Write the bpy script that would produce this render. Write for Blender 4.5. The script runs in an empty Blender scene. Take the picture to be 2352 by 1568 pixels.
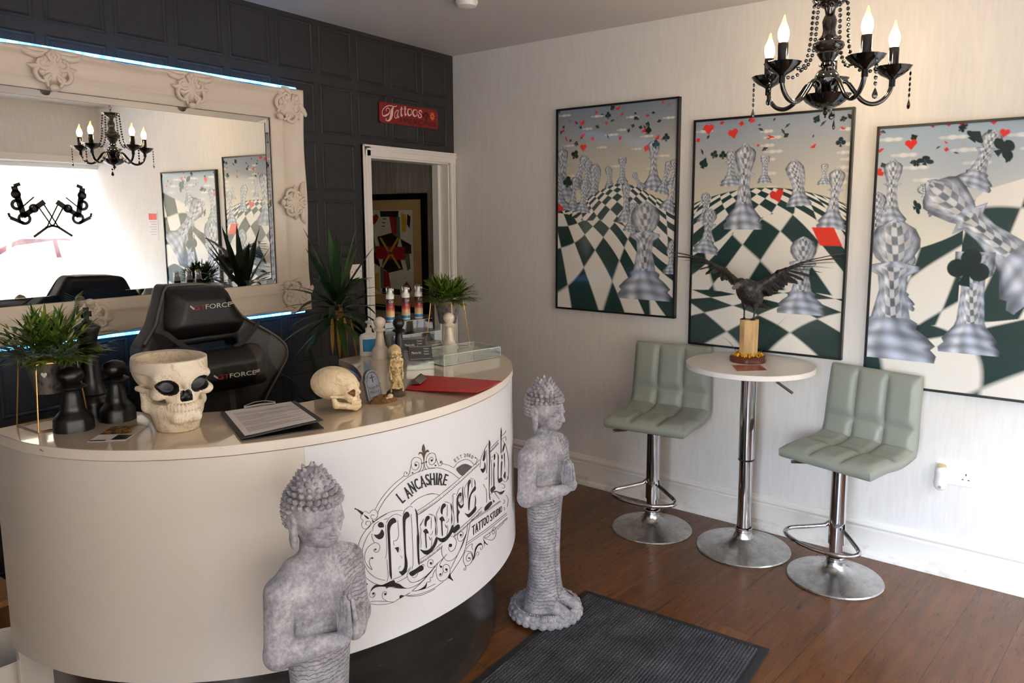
import bpy, math, random
import numpy as np
from mathutils import Vector, Matrix, Euler
random.seed(7)
RNG = np.random.default_rng(11)
S = bpy.context.scene
COL = S.collection
PI = math.pi
sin, cos = math.sin, math.cos

# ---------------------------------------------------------------- camera
CAM = np.array([-3.7386, -3.1188, 1.55])
FW = np.array([0.8174, 0.5609, -0.1311]); RT = np.array([0.5656, -0.8247, -0.0020]); UP = np.array([0.1092, 0.0726, 0.9914])
FPX, CXP, CYP = 1723.37, 1208.59, 725.08
cd = bpy.data.cameras.new('camera'); cam = bpy.data.objects.new('camera', cd); COL.objects.link(cam)
cd.sensor_width = 36.0; cd.lens = FPX / 2352 * 36
cd.shift_x = (1176 - CXP) / 2352; cd.shift_y = (CYP - 784) / 2352
cd.clip_start = 0.05; cd.clip_end = 200
cam.matrix_world = Matrix(((RT[0], UP[0], -FW[0], CAM[0]), (RT[1], UP[1], -FW[1], CAM[1]), (RT[2], UP[2], -FW[2], CAM[2]), (0, 0, 0, 1)))
S.camera = cam

# ---------------------------------------------------------------- light and exposure
S.view_settings.view_transform = 'Standard'; S.view_settings.look = 'None'
S.view_settings.exposure = 0.32; S.view_settings.gamma = 1.0; S.view_settings.use_curve_mapping = False
SKY_STRENGTH, SUN_STRENGTH, BULB_STRENGTH, LED_STRENGTH = 11.5, 0.5, 190.0, 9.0
wd = bpy.data.worlds.new('sky'); S.world = wd; wd.use_nodes = True
wn, wl = wd.node_tree.nodes, wd.node_tree.links
wn.clear()
wo = wn.new('ShaderNodeOutputWorld'); wb = wn.new('ShaderNodeBackground'); sk = wn.new('ShaderNodeTexSky')
sk.sky_type = 'NISHITA'; sk.sun_disc = False; sk.sun_elevation = math.radians(38); sk.sun_rotation = math.radians(10); sk.dust_density = 3.0; sk.air_density = 0.7; sk.ozone_density = 2.0
wb.inputs['Strength'].default_value = SKY_STRENGTH
hs = wn.new('ShaderNodeHueSaturation'); hs.inputs['Saturation'].default_value = 0.45
wl.new(sk.outputs[0], hs.inputs['Color']); wl.new(hs.outputs[0], wb.inputs[0]); wl.new(wb.outputs[0], wo.inputs[0])
sd = bpy.data.lights.new('sun', 'SUN'); sd.energy = SUN_STRENGTH; sd.angle = math.radians(2.0); sd.color = (1.0, 0.95, 0.87)
sun = bpy.data.objects.new('sun', sd); COL.objects.link(sun); sun.location = (0, 4, 12)
sun.rotation_euler = Vector((0.25, -1.0, -0.9)).to_track_quat('-Z', 'Y').to_euler()
# the shop window plus an added, unseen door and side window let the daylight in: sampling portals in the openings (they give no light of their own)
WX0, WX1, WZ0, WZ1, FY = -3.55, 0.10, 0.42, 2.03, -4.22
pd = bpy.data.lights.new('window_portal', 'AREA'); pd.shape = 'RECTANGLE'; pd.size = WX1 - WX0; pd.size_y = WZ1 - WZ0
pd.cycles.is_portal = True
po = bpy.data.objects.new('window_portal', pd); COL.objects.link(po)
po.location = ((WX0 + WX1) / 2, FY - 0.16, (WZ0 + WZ1) / 2); po.rotation_euler = (PI / 2, 0, 0)
GX0, GX1, GZ1 = -4.82, -3.80, 2.05  # opening of the added door, out of frame
pd2 = pd.copy(); pd2.size = GX1 - GX0; pd2.size_y = GZ1 - 0.05
po2 = bpy.data.objects.new('added_door_portal', pd2); COL.objects.link(po2)
po2.location = ((GX0 + GX1) / 2, FY - 0.16, GZ1 / 2); po2.rotation_euler = (PI / 2, 0, 0)
SY0, SY1, SZ0, SZ1 = -4.02, -2.62, 0.60, 2.00  # extra opening in the left wall, made for fill daylight
pd3 = pd.copy(); pd3.size = SY1 - SY0; pd3.size_y = SZ1 - SZ0
po3 = bpy.data.objects.new('added_window_portal', pd3); COL.objects.link(po3)
po3.location = (-5.20, (SY0 + SY1) / 2, (SZ0 + SZ1) / 2); po3.rotation_euler = (PI / 2, 0, -PI / 2)
S.cycles.use_denoising = True
S.cycles.use_adaptive_sampling = True; S.cycles.adaptive_threshold = 0.03
S.cycles.max_bounces = 7; S.cycles.diffuse_bounces = 4; S.cycles.glossy_bounces = 3; S.cycles.transmission_bounces = 6; S.cycles.transparent_max_bounces = 12
S.cycles.caustics_reflective = False; S.cycles.caustics_refractive = False; S.cycles.sample_clamp_indirect = 6.0

# ---------------------------------------------------------------- where things stand
CEIL = 2.54
DLT = 0.053                                   # the right wall is not quite square to the back wall
WD = np.array([-sin(DLT), -cos(DLT), 0.0]); WN = np.array([-cos(DLT), sin(DLT), 0.0])
def W(s, z, off=0.0):                          # right wall: s from the corner, z up, off into the room
    return WD * s + WN * off + np.array([0, 0, z])
def ray(x, y):
    return FW + (x - CXP) / FPX * RT - (y - CYP) / FPX * UP
def on_y(x, y, Y):
    d = ray(x, y); return CAM + d * (Y - CAM[1]) / d[1]
def on_z(x, y, Z):
    d = ray(x, y); return CAM + d * (Z - CAM[2]) / d[2]

# ---------------------------------------------------------------- mesh helpers
class MB:
    def __init__(s): s.v = []; s.f = []; s.mi = []; s.m = 0
    def add(s, vs, fs):
        o = len(s.v); s.v.extend([tuple(map(float, p)) for p in vs])
        for f in fs: s.f.append(tuple(i + o for i in f)); s.mi.append(s.m)
        return s
    def box(s, c, d, rot=None):
        h = np.array(d) / 2
        vs = np.array([(x, y, z) for x in (-1, 1) for y in (-1, 1) for z in (-1, 1)]) * h
        if rot is not None:
            R = np.array(Euler(rot).to_matrix()); vs = vs @ R.T
        return s.add(vs + np.array(c), [(0, 1, 3, 2), (4, 6, 7, 5), (0, 4, 5, 1), (2, 3, 7, 6), (0, 2, 6, 4), (1, 5, 7, 3)])
    def lathe(s, prof, seg=32, c=(0, 0, 0), R=None, ph=None, cap=True):
        # prof: (r, z); ph(angle, r, z) -> radius factor
        vs = []; n = len(prof)
        for r, z in prof:
            for k in range(seg):
                a = 2 * PI * k / seg; q = r * (ph(a, r, z) if ph else 1.0)
                vs.append((q * cos(a), q * sin(a), z))
        fs = [(i * seg + k, i * seg + (k + 1) % seg, (i + 1) * seg + (k + 1) % seg, (i + 1) * seg + k) for i in range(n - 1) for k in range(seg)]
        if cap:
            if prof[0][0] > 1e-6: fs.append(tuple(range(seg))[::-1])
            if prof[-1][0] > 1e-6: fs.append(tuple((n - 1) * seg + k for k in range(seg)))
        vs = np.array(vs)
        if R is not None: vs = vs @ np.array(R).T
        return s.add(vs + np.array(c), fs)
    def tube(s, pts, r, seg=8, closed=False, cap=True, flat=1.0, up=None):
        P = np.array(pts, float); n = len(P); r = np.broadcast_to(np.array(r, float), (n,))
        T = np.zeros_like(P)
        for i in range(n):
            a = P[(i - 1) % n] if (closed or i > 0) else P[i]; b = P[(i + 1) % n] if (closed or i < n - 1) else P[i]
            T[i] = b - a; T[i] /= max(np.linalg.norm(T[i]), 1e-9)
        ref = np.array(up if up is not None else ((0, 0, 1) if abs(T[0][2]) < 0.9 else (1, 0, 0)), float)
        vs = []
        N = ref - T[0] * (ref @ T[0]); N /= max(np.linalg.norm(N), 1e-9)
        for i in range(n):
            if up is not None: N = ref - T[i] * (ref @ T[i])
            else: N = N - T[i] * (N @ T[i])
            N = N / max(np.linalg.norm(N), 1e-9); B = np.cross(T[i], N)
            for k in range(seg):
                a = 2 * PI * k / seg; vs.append(P[i] + r[i] * (cos(a) * N * flat + sin(a) * B))
        m = n if closed else n - 1
        fs = [(i * seg + k, i * seg + (k + 1) % seg, ((i + 1) % n) * seg + (k + 1) % seg, ((i + 1) % n) * seg + k) for i in range(m) for k in range(seg)]
        if cap and not closed:
            fs.append(tuple(range(seg))[::-1]); fs.append(tuple((n - 1) * seg + k for k in range(seg)))
        return s.add(vs, fs)
    def sphere(s, c, r, seg=16, rings=10, R=None):
        r = np.broadcast_to(np.array(r, float), (3,))
        prof = [(sin(PI * i / rings), -cos(PI * i / rings)) for i in range(rings + 1)]
        vs = np.array([(q * cos(2 * PI * k / seg), q * sin(2 * PI * k / seg), z) for q, z in prof for k in range(seg)]) * r
        if R is not None: vs = vs @ np.array(R).T
        return s.add(vs + np.array(c), [(i * seg + k, i * seg + (k + 1) % seg, (i + 1) * seg + (k + 1) % seg, (i + 1) * seg + k) for i in range(rings) for k in range(seg)])
    def grid(s, fn, nu, nv, cu=False, cv=False):
        U = np.linspace(0, 1, nu, endpoint=not cu); V = np.linspace(0, 1, nv, endpoint=not cv)
        vs = [fn(u, v) for u in U for v in V]
        return s.add(vs, [(i * nv + j, ((i + 1) % nu) * nv + j, ((i + 1) % nu) * nv + (j + 1) % nv, i * nv + (j + 1) % nv)
                          for i in range(nu if cu else nu - 1) for j in range(nv if cv else nv - 1)])
    def prism(s, poly, lo, hi, axis='z'):
        # poly: 2D outline, extruded from lo to hi along the axis
        n = len(poly)
        def P(p, h): return (p[0], p[1], h) if axis == 'z' else ((p[0], h, p[1]) if axis == 'y' else (h, p[0], p[1]))
        vs = [P(p, lo) for p in poly] + [P(p, hi) for p in poly]
        fs = [tuple(range(n))[::-1], tuple(range(n, 2 * n))] + [(i, (i + 1) % n, n + (i + 1) % n, n + i) for i in range(n)]
        return s.add(vs, fs)
    def build(s, name, mat, parent=None, smooth=0.7, bevel=0, loc=None, rz=None, fix=True):
        me = bpy.data.meshes.new(name)
        me.from_pydata(s.v, [], s.f); me.validate()
        mats = mat if isinstance(mat, (list, tuple)) else [mat]
        for m in mats: me.materials.append(m)
        if len(mats) > 1 and len(me.polygons) == len(s.mi): me.polygons.foreach_set('material_index', s.mi)
        if fix:
            import bmesh
            bm = bmesh.new(); bm.from_mesh(me); bmesh.ops.recalc_face_normals(bm, faces=bm.faces); bm.to_mesh(me); bm.free()
        if smooth:
            me.shade_smooth()
            if smooth < 3: me.set_sharp_from_angle(angle=smooth)
        return link(me, name, parent, loc, rz, bevel)
def link(me, name, parent=None, loc=None, rz=None, bevel=0):
    o = bpy.data.objects.new(name, me); COL.objects.link(o)
    if parent: o.parent = parent
    if loc is not None: o.location = loc
    if rz is not None: o.rotation_euler = (0, 0, rz) if np.isscalar(rz) else rz
    if bevel:
        b = o.modifiers.new('bevel', 'BEVEL'); b.width = bevel; b.segments = 2; b.limit_method = 'ANGLE'; b.angle_limit = 0.6
    return o
def thing(name, label, cat, loc=(0, 0, 0), rz=0, group=None):
    o = bpy.data.objects.new(name, None); COL.objects.link(o); o.empty_display_size = 0.05
    o.location = loc; o.rotation_euler = (0, 0, rz) if np.isscalar(rz) else rz
    return tag(o, label, cat, group)
def tag(o, label, cat, group=None):
    o['label'] = label; o['category'] = cat
    if group: o['group'] = group
    return o
def struct(o):
    o['kind'] = 'structure'; return o
def dup(root, loc, rz=None, label=None, name=None):
    r = root.copy(); COL.objects.link(r); r.location = loc
    if rz is not None: r.rotation_euler = (0, 0, rz)
    if label: r['label'] = label
    def rec(src, dst):
        for ch in list(src.children):
            c = ch.copy(); COL.objects.link(c); c.parent = dst; rec(ch, c)
    rec(root, r); return r
def poly_cap(pts3):
    return list(pts3), [tuple(range(len(pts3)))]
def spline(pts, n=8, closed=False):
    # Catmull-Rom through the points
    P = [np.array(p, float) for p in pts]; m = len(P); out = []
    for i in range(m if closed else m - 1):
        p0 = P[(i - 1) % m] if (closed or i > 0) else 2 * P[0] - P[1]; p1 = P[i]; p2 = P[(i + 1) % m]
        p3 = P[(i + 2) % m] if (closed or i < m - 2) else 2 * P[-1] - P[-2]
        for k in range(n):
            t = k / n
            out.append(0.5 * ((2 * p1) + (p2 - p0) * t + (2 * p0 - 5 * p1 + 4 * p2 - p3) * t * t + (3 * p1 - p0 - 3 * p2 + p3) * t ** 3))
    if not closed: out.append(P[-1])
    return out

# ---------------------------------------------------------------- implicit surfaces (naive surface nets)
def sdf_mesh(fn, lo, hi, h):
    lo = np.array(lo, float); n = np.maximum(np.ceil((np.array(hi) - lo) / h).astype(int) + 1, 4)
    ax = [(lo[i] + h * np.arange(n[i])).astype(np.float32) for i in range(3)]
    X, Y, Z = np.meshgrid(*ax, indexing='ij', sparse=True)
    D = np.broadcast_to(fn(X, Y, Z), tuple(n)).astype(np.float32).copy()
    D[0] = D[-1] = 1; D[:, 0] = D[:, -1] = 1; D[:, :, 0] = D[:, :, -1] = 1
    ins = D < 0
    c = [(i, j, k) for i in (0, 1) for j in (0, 1) for k in (0, 1)]
    sl = lambda A, o: A[o[0]:A.shape[0] - 1 + o[0], o[1]:A.shape[1] - 1 + o[1], o[2]:A.shape[2] - 1 + o[2]]
    cnt = sum(sl(ins, o).astype(np.int8) for o in c)
    act = (cnt > 0) & (cnt < 8)
    idx = np.full(act.shape, -1, np.int64); I = np.argwhere(act); idx[act] = np.arange(len(I))
    acc = np.zeros((len(I), 3)); w = np.zeros(len(I))
    dv = {o: sl(D, o)[act] for o in c}
    for a in c:
        for d in range(3):
            if a[d] == 0:
                b = tuple(1 if q == d else a[q] for q in range(3))
                da, db = dv[a], dv[b]; m = (da < 0) != (db < 0)
                t = np.where(m, da / np.where(m, da - db, 1), 0)
                p = np.tile(np.array(a, float), (len(I), 1)); p[:, d] += t
                acc[m] += p[m]; w[m] += 1
    V = lo + h * (I + acc / w[:, None])
    Q = []
    for d in range(3):
        e, g = (d + 1) % 3, (d + 2) % 3
        A = [slice(None)] * 3; B = [slice(None)] * 3
        A[d] = slice(0, -1); B[d] = slice(1, None)
        ch = ins[tuple(A)] != ins[tuple(B)]
        E = np.argwhere(ch)
        E = E[(E[:, e] > 0) & (E[:, g] > 0) & (E[:, e] < act.shape[e]) & (E[:, g] < act.shape[g])]
        flip = ins[tuple(E.T)]
        def ci(de, dg):
            q = E.copy(); q[:, e] += de; q[:, g] += dg; return idx[tuple(q.T)]
        quad = np.stack([ci(-1, -1), ci(0, -1), ci(0, 0), ci(-1, 0)], 1)
        quad[~flip] = quad[~flip][:, ::-1]
        Q.append(quad)
    return V, np.concatenate(Q)
def np_mesh(V, Q, name, mats, parent=None, loc=None, rz=None, mi=None, attr=None):
    me = bpy.data.meshes.new(name); n, m = len(V), len(Q); k = Q.shape[1]
    me.vertices.add(n); me.vertices.foreach_set('co', np.asarray(V, np.float32).ravel())
    me.loops.add(m * k); me.loops.foreach_set('vertex_index', np.asarray(Q, np.int32).ravel())
    me.polygons.add(m); me.polygons.foreach_set('loop_start', np.arange(0, m * k, k, dtype=np.int32))
    me.update(calc_edges=True); me.validate()
    for q in (mats if isinstance(mats, (list, tuple)) else [mats]): me.materials.append(q)
    if mi is not None: me.polygons.foreach_set('material_index', np.asarray(mi, np.int32))
    if attr is not None:
        for an, val in attr.items():
            val = np.asarray(val, np.float32)
            if val.ndim == 1:
                a = me.attributes.new(an, 'FLOAT', 'POINT'); a.data.foreach_set('value', val)
            else:
                a = me.attributes.new(an, 'FLOAT_COLOR', 'POINT'); a.data.foreach_set('color', np.c_[val, np.ones(n)].astype(np.float32).ravel())
    me.shade_smooth()
    return link(me, name, parent, loc, rz)
def smin(a, b, k):
    h = np.clip(0.5 + 0.5 * (b - a) / k, 0, 1); return b + (a - b) * h - k * h * (1 - h)
def smax(a, b, k): return -smin(-a, -b, k)
def s_ell(X, Y, Z, c, r):
    qx, qy, qz = (X - c[0]) / r[0], (Y - c[1]) / r[1], (Z - c[2]) / r[2]
    k0 = np.sqrt(qx * qx + qy * qy + qz * qz) + 1e-9
    k1 = np.sqrt((qx / r[0]) ** 2 + (qy / r[1]) ** 2 + (qz / r[2]) ** 2) + 1e-9
    return k0 * (k0 - 1) / k1
def s_cap(X, Y, Z, a, b, ra, rb=None):
    rb = ra if rb is None else rb; a = np.array(a, float); b = np.array(b, float); d = b - a
    t = np.clip(((X - a[0]) * d[0] + (Y - a[1]) * d[1] + (Z - a[2]) * d[2]) / (d @ d), 0, 1)
    return np.sqrt((X - a[0] - d[0] * t) ** 2 + (Y - a[1] - d[1] * t) ** 2 + (Z - a[2] - d[2] * t) ** 2) - (ra + (rb - ra) * t)
def s_box(X, Y, Z, c, h, r=0.0):
    qx, qy, qz = np.abs(X - c[0]) - (h[0] - r), np.abs(Y - c[1]) - (h[1] - r), np.abs(Z - c[2]) - (h[2] - r)
    return np.sqrt(np.maximum(qx, 0) ** 2 + np.maximum(qy, 0) ** 2 + np.maximum(qz, 0) ** 2) + np.minimum(np.maximum(qx, np.maximum(qy, qz)), 0) - r
def s_poly(U, V, pts):
    P = np.array(pts, float); d = np.full(np.broadcast(U, V).shape, 1e9, np.float32); sg = np.ones_like(d); n = len(P)
    for i in range(n):
        a = P[i]; b = P[i - 1]; e = b - a; wx, wy = U - a[0], V - a[1]
        t = np.clip((wx * e[0] + wy * e[1]) / (e @ e), 0, 1)
        d = np.minimum(d, (wx - e[0] * t) ** 2 + (wy - e[1] * t) ** 2)
        c1 = V >= a[1]; c2 = V < b[1]; c3 = e[0] * wy > e[1] * wx
        m = (c1 & c2 & c3) | (~c1 & ~c2 & ~c3); sg = np.where(m, -sg, sg)
    return sg * np.sqrt(d)

# ---------------------------------------------------------------- materials
def srgb(r, g=None, b=None):
    if g is None: g = b = r
    f = lambda c: ((c / 255 + 0.055) / 1.055) ** 2.4 if c > 10 else c / 255 / 12.92
    return (f(r), f(g), f(b), 1.0)
class NT:
    def __init__(s, name):
        s.mat = bpy.data.materials.new(name); s.mat.use_nodes = True; s.t = s.mat.node_tree; s.n = s.t.nodes; s.l = s.t.links
        s.p = s.n['Principled BSDF']; s.out = s.n['Material Output']
    def new(s, kind, **kw):
        q = s.n.new('ShaderNode' + kind)
        for k, v in kw.items():
            if hasattr(q, k): setattr(q, k, v)
            else: q.inputs[k.replace('_', ' ')].default_value = v
        return q
    def ln(s, a, b): s.l.new(a, b)
    def obj(s):
        return s.new('TexCoord').outputs['Object']
    def noise(s, scale, detail=3.0, rough=0.55, vec=None, dist=0.0):
        q = s.new('TexNoise'); q.inputs['Scale'].default_value = scale; q.inputs['Detail'].default_value = detail; q.inputs['Roughness'].default_value = rough; q.inputs['Distortion'].default_value = dist
        s.ln(vec if vec is not None else s.obj(), q.inputs['Vector']); return q.outputs[0]
    def ramp(s, fac, stops):
        q = s.new('ValToRGB'); e = q.color_ramp.elements
        while len(e) < len(stops): e.new(0.5)
        for el, (p, c) in zip(e, stops): el.position = p; el.color = c if not np.isscalar(c) else (c, c, c, 1)
        s.ln(fac, q.inputs[0]); return q.outputs[0]
    def mix(s, fac, a, b, mode='MIX'):
        q = s.new('MixRGB', blend_type=mode)
        for v, i in ((fac, 0), (a, 1), (b, 2)):
            if isinstance(v, (int, float, tuple)): q.inputs[i].default_value = v
            else: s.ln(v, q.inputs[i])
        return q.outputs[0]
    def math(s, op, a, b=0.0):
        q = s.new('Math', operation=op)
        for v, i in ((a, 0), (b, 1)):
            if isinstance(v, (int, float)): q.inputs[i].default_value = v
            else: s.ln(v, q.inputs[i])
        return q.outputs[0]
    def map(s, vec, scale=(1, 1, 1), rot=(0, 0, 0), loc=(0, 0, 0)):
        q = s.new('Mapping'); q.inputs['Scale'].default_value = scale; q.inputs['Rotation'].default_value = rot; q.inputs['Location'].default_value = loc
        s.ln(vec, q.inputs[0]); return q.outputs[0]
    def bump(s, h, strength=0.3, dist=0.01):
        q = s.new('Bump'); q.inputs['Strength'].default_value = strength; q.inputs['Distance'].default_value = dist
        s.ln(h, q.inputs['Height']); s.ln(q.outputs[0], s.p.inputs['Normal'])
    def base(s, c):
        if isinstance(c, tuple): s.p.inputs['Base Color'].default_value = c
        else: s.ln(c, s.p.inputs['Base Color'])
    def set(s, rough=0.5, metal=0.0, spec=0.5, coat=0.0):
        s.p.inputs['Roughness'].default_value = rough; s.p.inputs['Metallic'].default_value = metal; s.p.inputs['Specular IOR Level'].default_value = spec; s.p.inputs['Coat Weight'].default_value = coat
def mat(name, c, rough=0.5, metal=0.0, var=0.08, scale=12.0, bump=0.0, bscale=80.0, spec=0.5, coat=0.0):
    t = NT(name); t.set(rough, metal, spec, coat)
    c = srgb(*c) if len(c) == 3 else c
    n = t.noise(scale)
    d = tuple(min(1, x * (1 - var)) for x in c[:3]) + (1,); e = tuple(min(1, x * (1 + var)) for x in c[:3]) + (1,)
    t.base(t.ramp(n, [(0.3, d), (0.7, e)]))
    if bump: t.bump(t.noise(bscale, 4), bump, 0.004)
    return t.mat
def emit(name, c, strength):
    t = NT(name); t.base(c); t.p.inputs['Emission Color'].default_value = c; t.p.inputs['Emission Strength'].default_value = strength; return t.mat
def clear(name, tint=(0.97, 0.98, 0.98, 1), gloss=0.10, edge=0.45, rough=0.02, ribs=0):
    # thin clear pane: lets straight rays through and reflects more at grazing angles
    t = NT(name); tr = t.new('BsdfTransparent'); tr.inputs[0].default_value = tint
    gl = t.new('BsdfGlossy'); gl.inputs['Roughness'].default_value = rough
    lw = t.new('LayerWeight'); lw.inputs[0].default_value = 0.35
    f = t.math('ADD', t.math('MULTIPLY', lw.outputs['Facing'], edge), gloss)
    mx = t.new('MixShader'); t.ln(f, mx.inputs[0]); t.ln(tr.outputs[0], mx.inputs[1]); t.ln(gl.outputs[0], mx.inputs[2]); t.ln(mx.outputs[0], t.out.inputs[0])
    return t.mat
# ================================================================ setting
# --- materials of the shell
t = NT('wood_floor'); t.set(0.28, 0, 0.45)
v = t.map(t.obj(), rot=(0, 0, math.radians(8)), loc=(0.3, -0.0576 + 0.18 * 40, 0))
bk = t.new('TexBrick'); t.ln(v, bk.inputs['Vector']); bk.offset = 0.37; bk.offset_frequency = 2
for k, x in (('Scale', 1.0), ('Mortar Size', 0.0016), ('Mortar Smooth', 0.2), ('Bias', 0.0), ('Brick Width', 1.28), ('Row Height', 0.18)): bk.inputs[k].default_value = x
bk.inputs['Color1'].default_value = (0, 0, 0, 1); bk.inputs['Color2'].default_value = (1, 1, 1, 1); bk.inputs['Mortar'].default_value = (0.5, 0.5, 0.5, 1)
gv = t.map(v, scale=(1.6, 22, 1)); off = t.new('VectorMath', operation='MULTIPLY_ADD'); t.ln(bk.outputs['Color'], off.inputs[0]); off.inputs[1].default_value = (7, 5, 0); t.ln(gv, off.inputs[2])
g1 = t.noise(1.6, 6, 0.65, off.outputs[0], 0.8)
g2 = t.noise(9.0, 3, 0.5, off.outputs[0], 0.2)
c = t.ramp(g1, [(0.25, srgb(66, 38, 18)), (0.48, srgb(98, 58, 28)), (0.75, srgb(124, 78, 40))])
c = t.mix(t.math('MULTIPLY', g2, 0.35), c, srgb(70, 40, 19))
c = t.mix(0.16, c, bk.outputs['Color'], 'OVERLAY')
c = t.mix(bk.outputs['Fac'], c, srgb(40, 24, 14)); t.base(c)
t.ln(t.ramp(g2, [(0.2, 0.24), (0.8, 0.36)]), t.p.inputs['Roughness'])
t.bump(t.math('ADD', t.math('MULTIPLY', g2, 0.15), t.math('MULTIPLY', bk.outputs['Fac'], -1.0)), 0.25, 0.002)
M_FLOOR = t.mat
t = NT('white_wallpaper'); t.set(0.75, 0, 0.3)
n1 = t.noise(60, 4, 0.6, t.map(t.obj(), scale=(1, 1, 0.12))); n2 = t.noise(2.0, 3)
t.base(t.mix(t.math('MULTIPLY', n2, 0.10), t.ramp(n1, [(0.3, srgb(226, 221, 217)), (0.7, srgb(234, 230, 227))]), srgb(214, 205, 196)))
t.bump(n1, 0.35, 0.002); M_WALL = t.mat
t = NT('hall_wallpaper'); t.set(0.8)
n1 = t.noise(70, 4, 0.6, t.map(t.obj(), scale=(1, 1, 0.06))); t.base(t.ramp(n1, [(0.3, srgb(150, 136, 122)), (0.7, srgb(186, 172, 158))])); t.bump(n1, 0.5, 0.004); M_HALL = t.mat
M_CEIL = mat('ceiling_paint', (206, 200, 196), 0.85, var=0.03, scale=1.2, bump=0.15, bscale=60)
M_TRIM = mat('white_gloss_paint', (236, 230, 224), 0.32, var=0.02, scale=3)
t = NT('dark_panel_paper'); t.set(0.62, 0, 0.35)
n1 = t.noise(26, 5, 0.65); n2 = t.noise(1.3, 2)
t.base(t.ramp(n1, [(0.25, srgb(36, 35, 37)), (0.75, srgb(47, 45, 46))])); t.bump(n1, 0.15, 0.002); M_DARK = t.mat
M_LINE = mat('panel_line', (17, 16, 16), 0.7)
M_SKIRT = M_TRIM
# --- floor and ceiling
b = MB(); b.box((-2.4, -2.0, -0.03), (5.6, 4.9, 0.06)); b.box((-0.5, 1.45, -0.03), (1.4, 2.3, 0.06)); struct(b.build('floor', M_FLOOR, smooth=0))
b = MB(); b.box((-2.4, -2.05, CEIL + 0.04), (5.6, 4.6, 0.08)); struct(b.build('ceiling', M_CEIL, smooth=0))
# --- back wall with the doorway, panels moulded in
DX0, DX1, DZ1 = -0.735, -0.055, 1.885
b = MB()
b.box(((-5.1 + DX0) / 2, 0.06, CEIL / 2), (DX0 + 5.1, 0.12, CEIL)); b.box(((DX0 + 0.15) / 2, 0.06, (DZ1 + CEIL) / 2), (0.15 - DX0, 0.12, CEIL - DZ1)); b.box(((DX1 + 0.15) / 2, 0.06, DZ1 / 2), (0.15 - DX1, 0.12, DZ1))
def ring(x0, x1, z0, z1, i0, i1, y0, y1, mi):
    o = [(x0 + i0, z0 + i0), (x1 - i0, z0 + i0), (x1 - i0, z1 - i0), (x0 + i0, z1 - i0)]; q = [(x0 + i1, z0 + i1), (x1 - i1, z0 + i1), (x1 - i1, z1 - i1), (x0 + i1, z1 - i1)]
    b.m = mi; b.add([(p[0], y0, p[1]) for p in o] + [(p[0], y1, p[1]) for p in q], [(k, (k + 1) % 4, 4 + (k + 1) % 4, 4 + k) for k in range(4)])
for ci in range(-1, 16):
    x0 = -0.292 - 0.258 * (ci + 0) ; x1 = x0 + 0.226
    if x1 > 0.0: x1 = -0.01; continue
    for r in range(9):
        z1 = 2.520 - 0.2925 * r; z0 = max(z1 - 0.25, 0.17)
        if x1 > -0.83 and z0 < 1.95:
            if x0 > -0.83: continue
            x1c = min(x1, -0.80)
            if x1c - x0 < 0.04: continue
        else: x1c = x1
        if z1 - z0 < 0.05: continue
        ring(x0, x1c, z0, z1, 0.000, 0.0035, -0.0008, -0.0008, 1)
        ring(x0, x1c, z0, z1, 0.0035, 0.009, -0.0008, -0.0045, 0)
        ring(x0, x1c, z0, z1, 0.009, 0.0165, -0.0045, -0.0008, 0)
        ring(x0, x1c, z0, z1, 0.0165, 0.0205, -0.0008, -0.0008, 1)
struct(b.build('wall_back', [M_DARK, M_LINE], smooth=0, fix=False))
# --- doorway: lining and architrave
b = MB()
b.box((DX0 + 0.006, 0.06, DZ1 / 2), (0.012, 0.13, DZ1)); b.box((DX1 - 0.006, 0.06, DZ1 / 2), (0.012, 0.13, DZ1)); b.box(((DX0 + DX1) / 2, 0.06, DZ1 - 0.006), (DX1 - DX0, 0.13, 0.012))
b.box((DX1 - 0.022, 0.085, DZ1 / 2), (0.022, 0.05, DZ1)); b.box((DX0 + 0.022, 0.085, DZ1 / 2), (0.022, 0.05, DZ1))
struct(b.build('trim_1', M_TRIM, smooth=0, bevel=0.002))
b = MB()
for w0, w1, dp in ((0.0, 0.062, 0.018), (0.018, 0.03, 0.024), (0.0, 0.012, 0.022)):
    x0, x1, zt = DX0 - 0.06 + w0, DX0 - 0.06 + w1, DZ1 + 0.06
    b.box(((x0 + x1) / 2, -dp / 2, (zt - w0) / 2), (x1 - x0, dp, zt - w0))
    b.box(((DX0 - 0.06 + w0 - 0.002) / 2, -dp / 2, zt - (w0 + w1) / 2), (abs(DX0 - 0.06 + w0) - 0.002, dp, w1 - w0))
b.box((DX1 + 0.020, -0.009, DZ1 / 2), (0.030, 0.018, DZ1)); b.box((DX1 + 0.035, -0.013, DZ1 / 2), (0.012, 0.024, DZ1))
struct(b.build('trim_2', M_TRIM, smooth=0, bevel=0.0025))
# --- hallway beyond the doorway
b = MB(); b.box((0.11, 1.35, 1.27), (0.1, 2.46, 2.54)); struct(b.build('wall_hall_right', M_HALL, smooth=0))
b = MB(); b.box((-1.15, 1.35, 1.27), (0.1, 2.46, 2.54)); struct(b.build('wall_hall_left', M_HALL, smooth=0))
b = MB(); b.box((-0.5, 2.62, 1.27), (1.4, 0.1, 2.54)); struct(b.build('wall_hall_end', M_HALL, smooth=0))
b = MB(); b.box((-0.5, 1.4, CEIL + 0.04), (1.4, 2.5, 0.08)); struct(b.build('ceiling_hall', M_CEIL, smooth=0))
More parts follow.
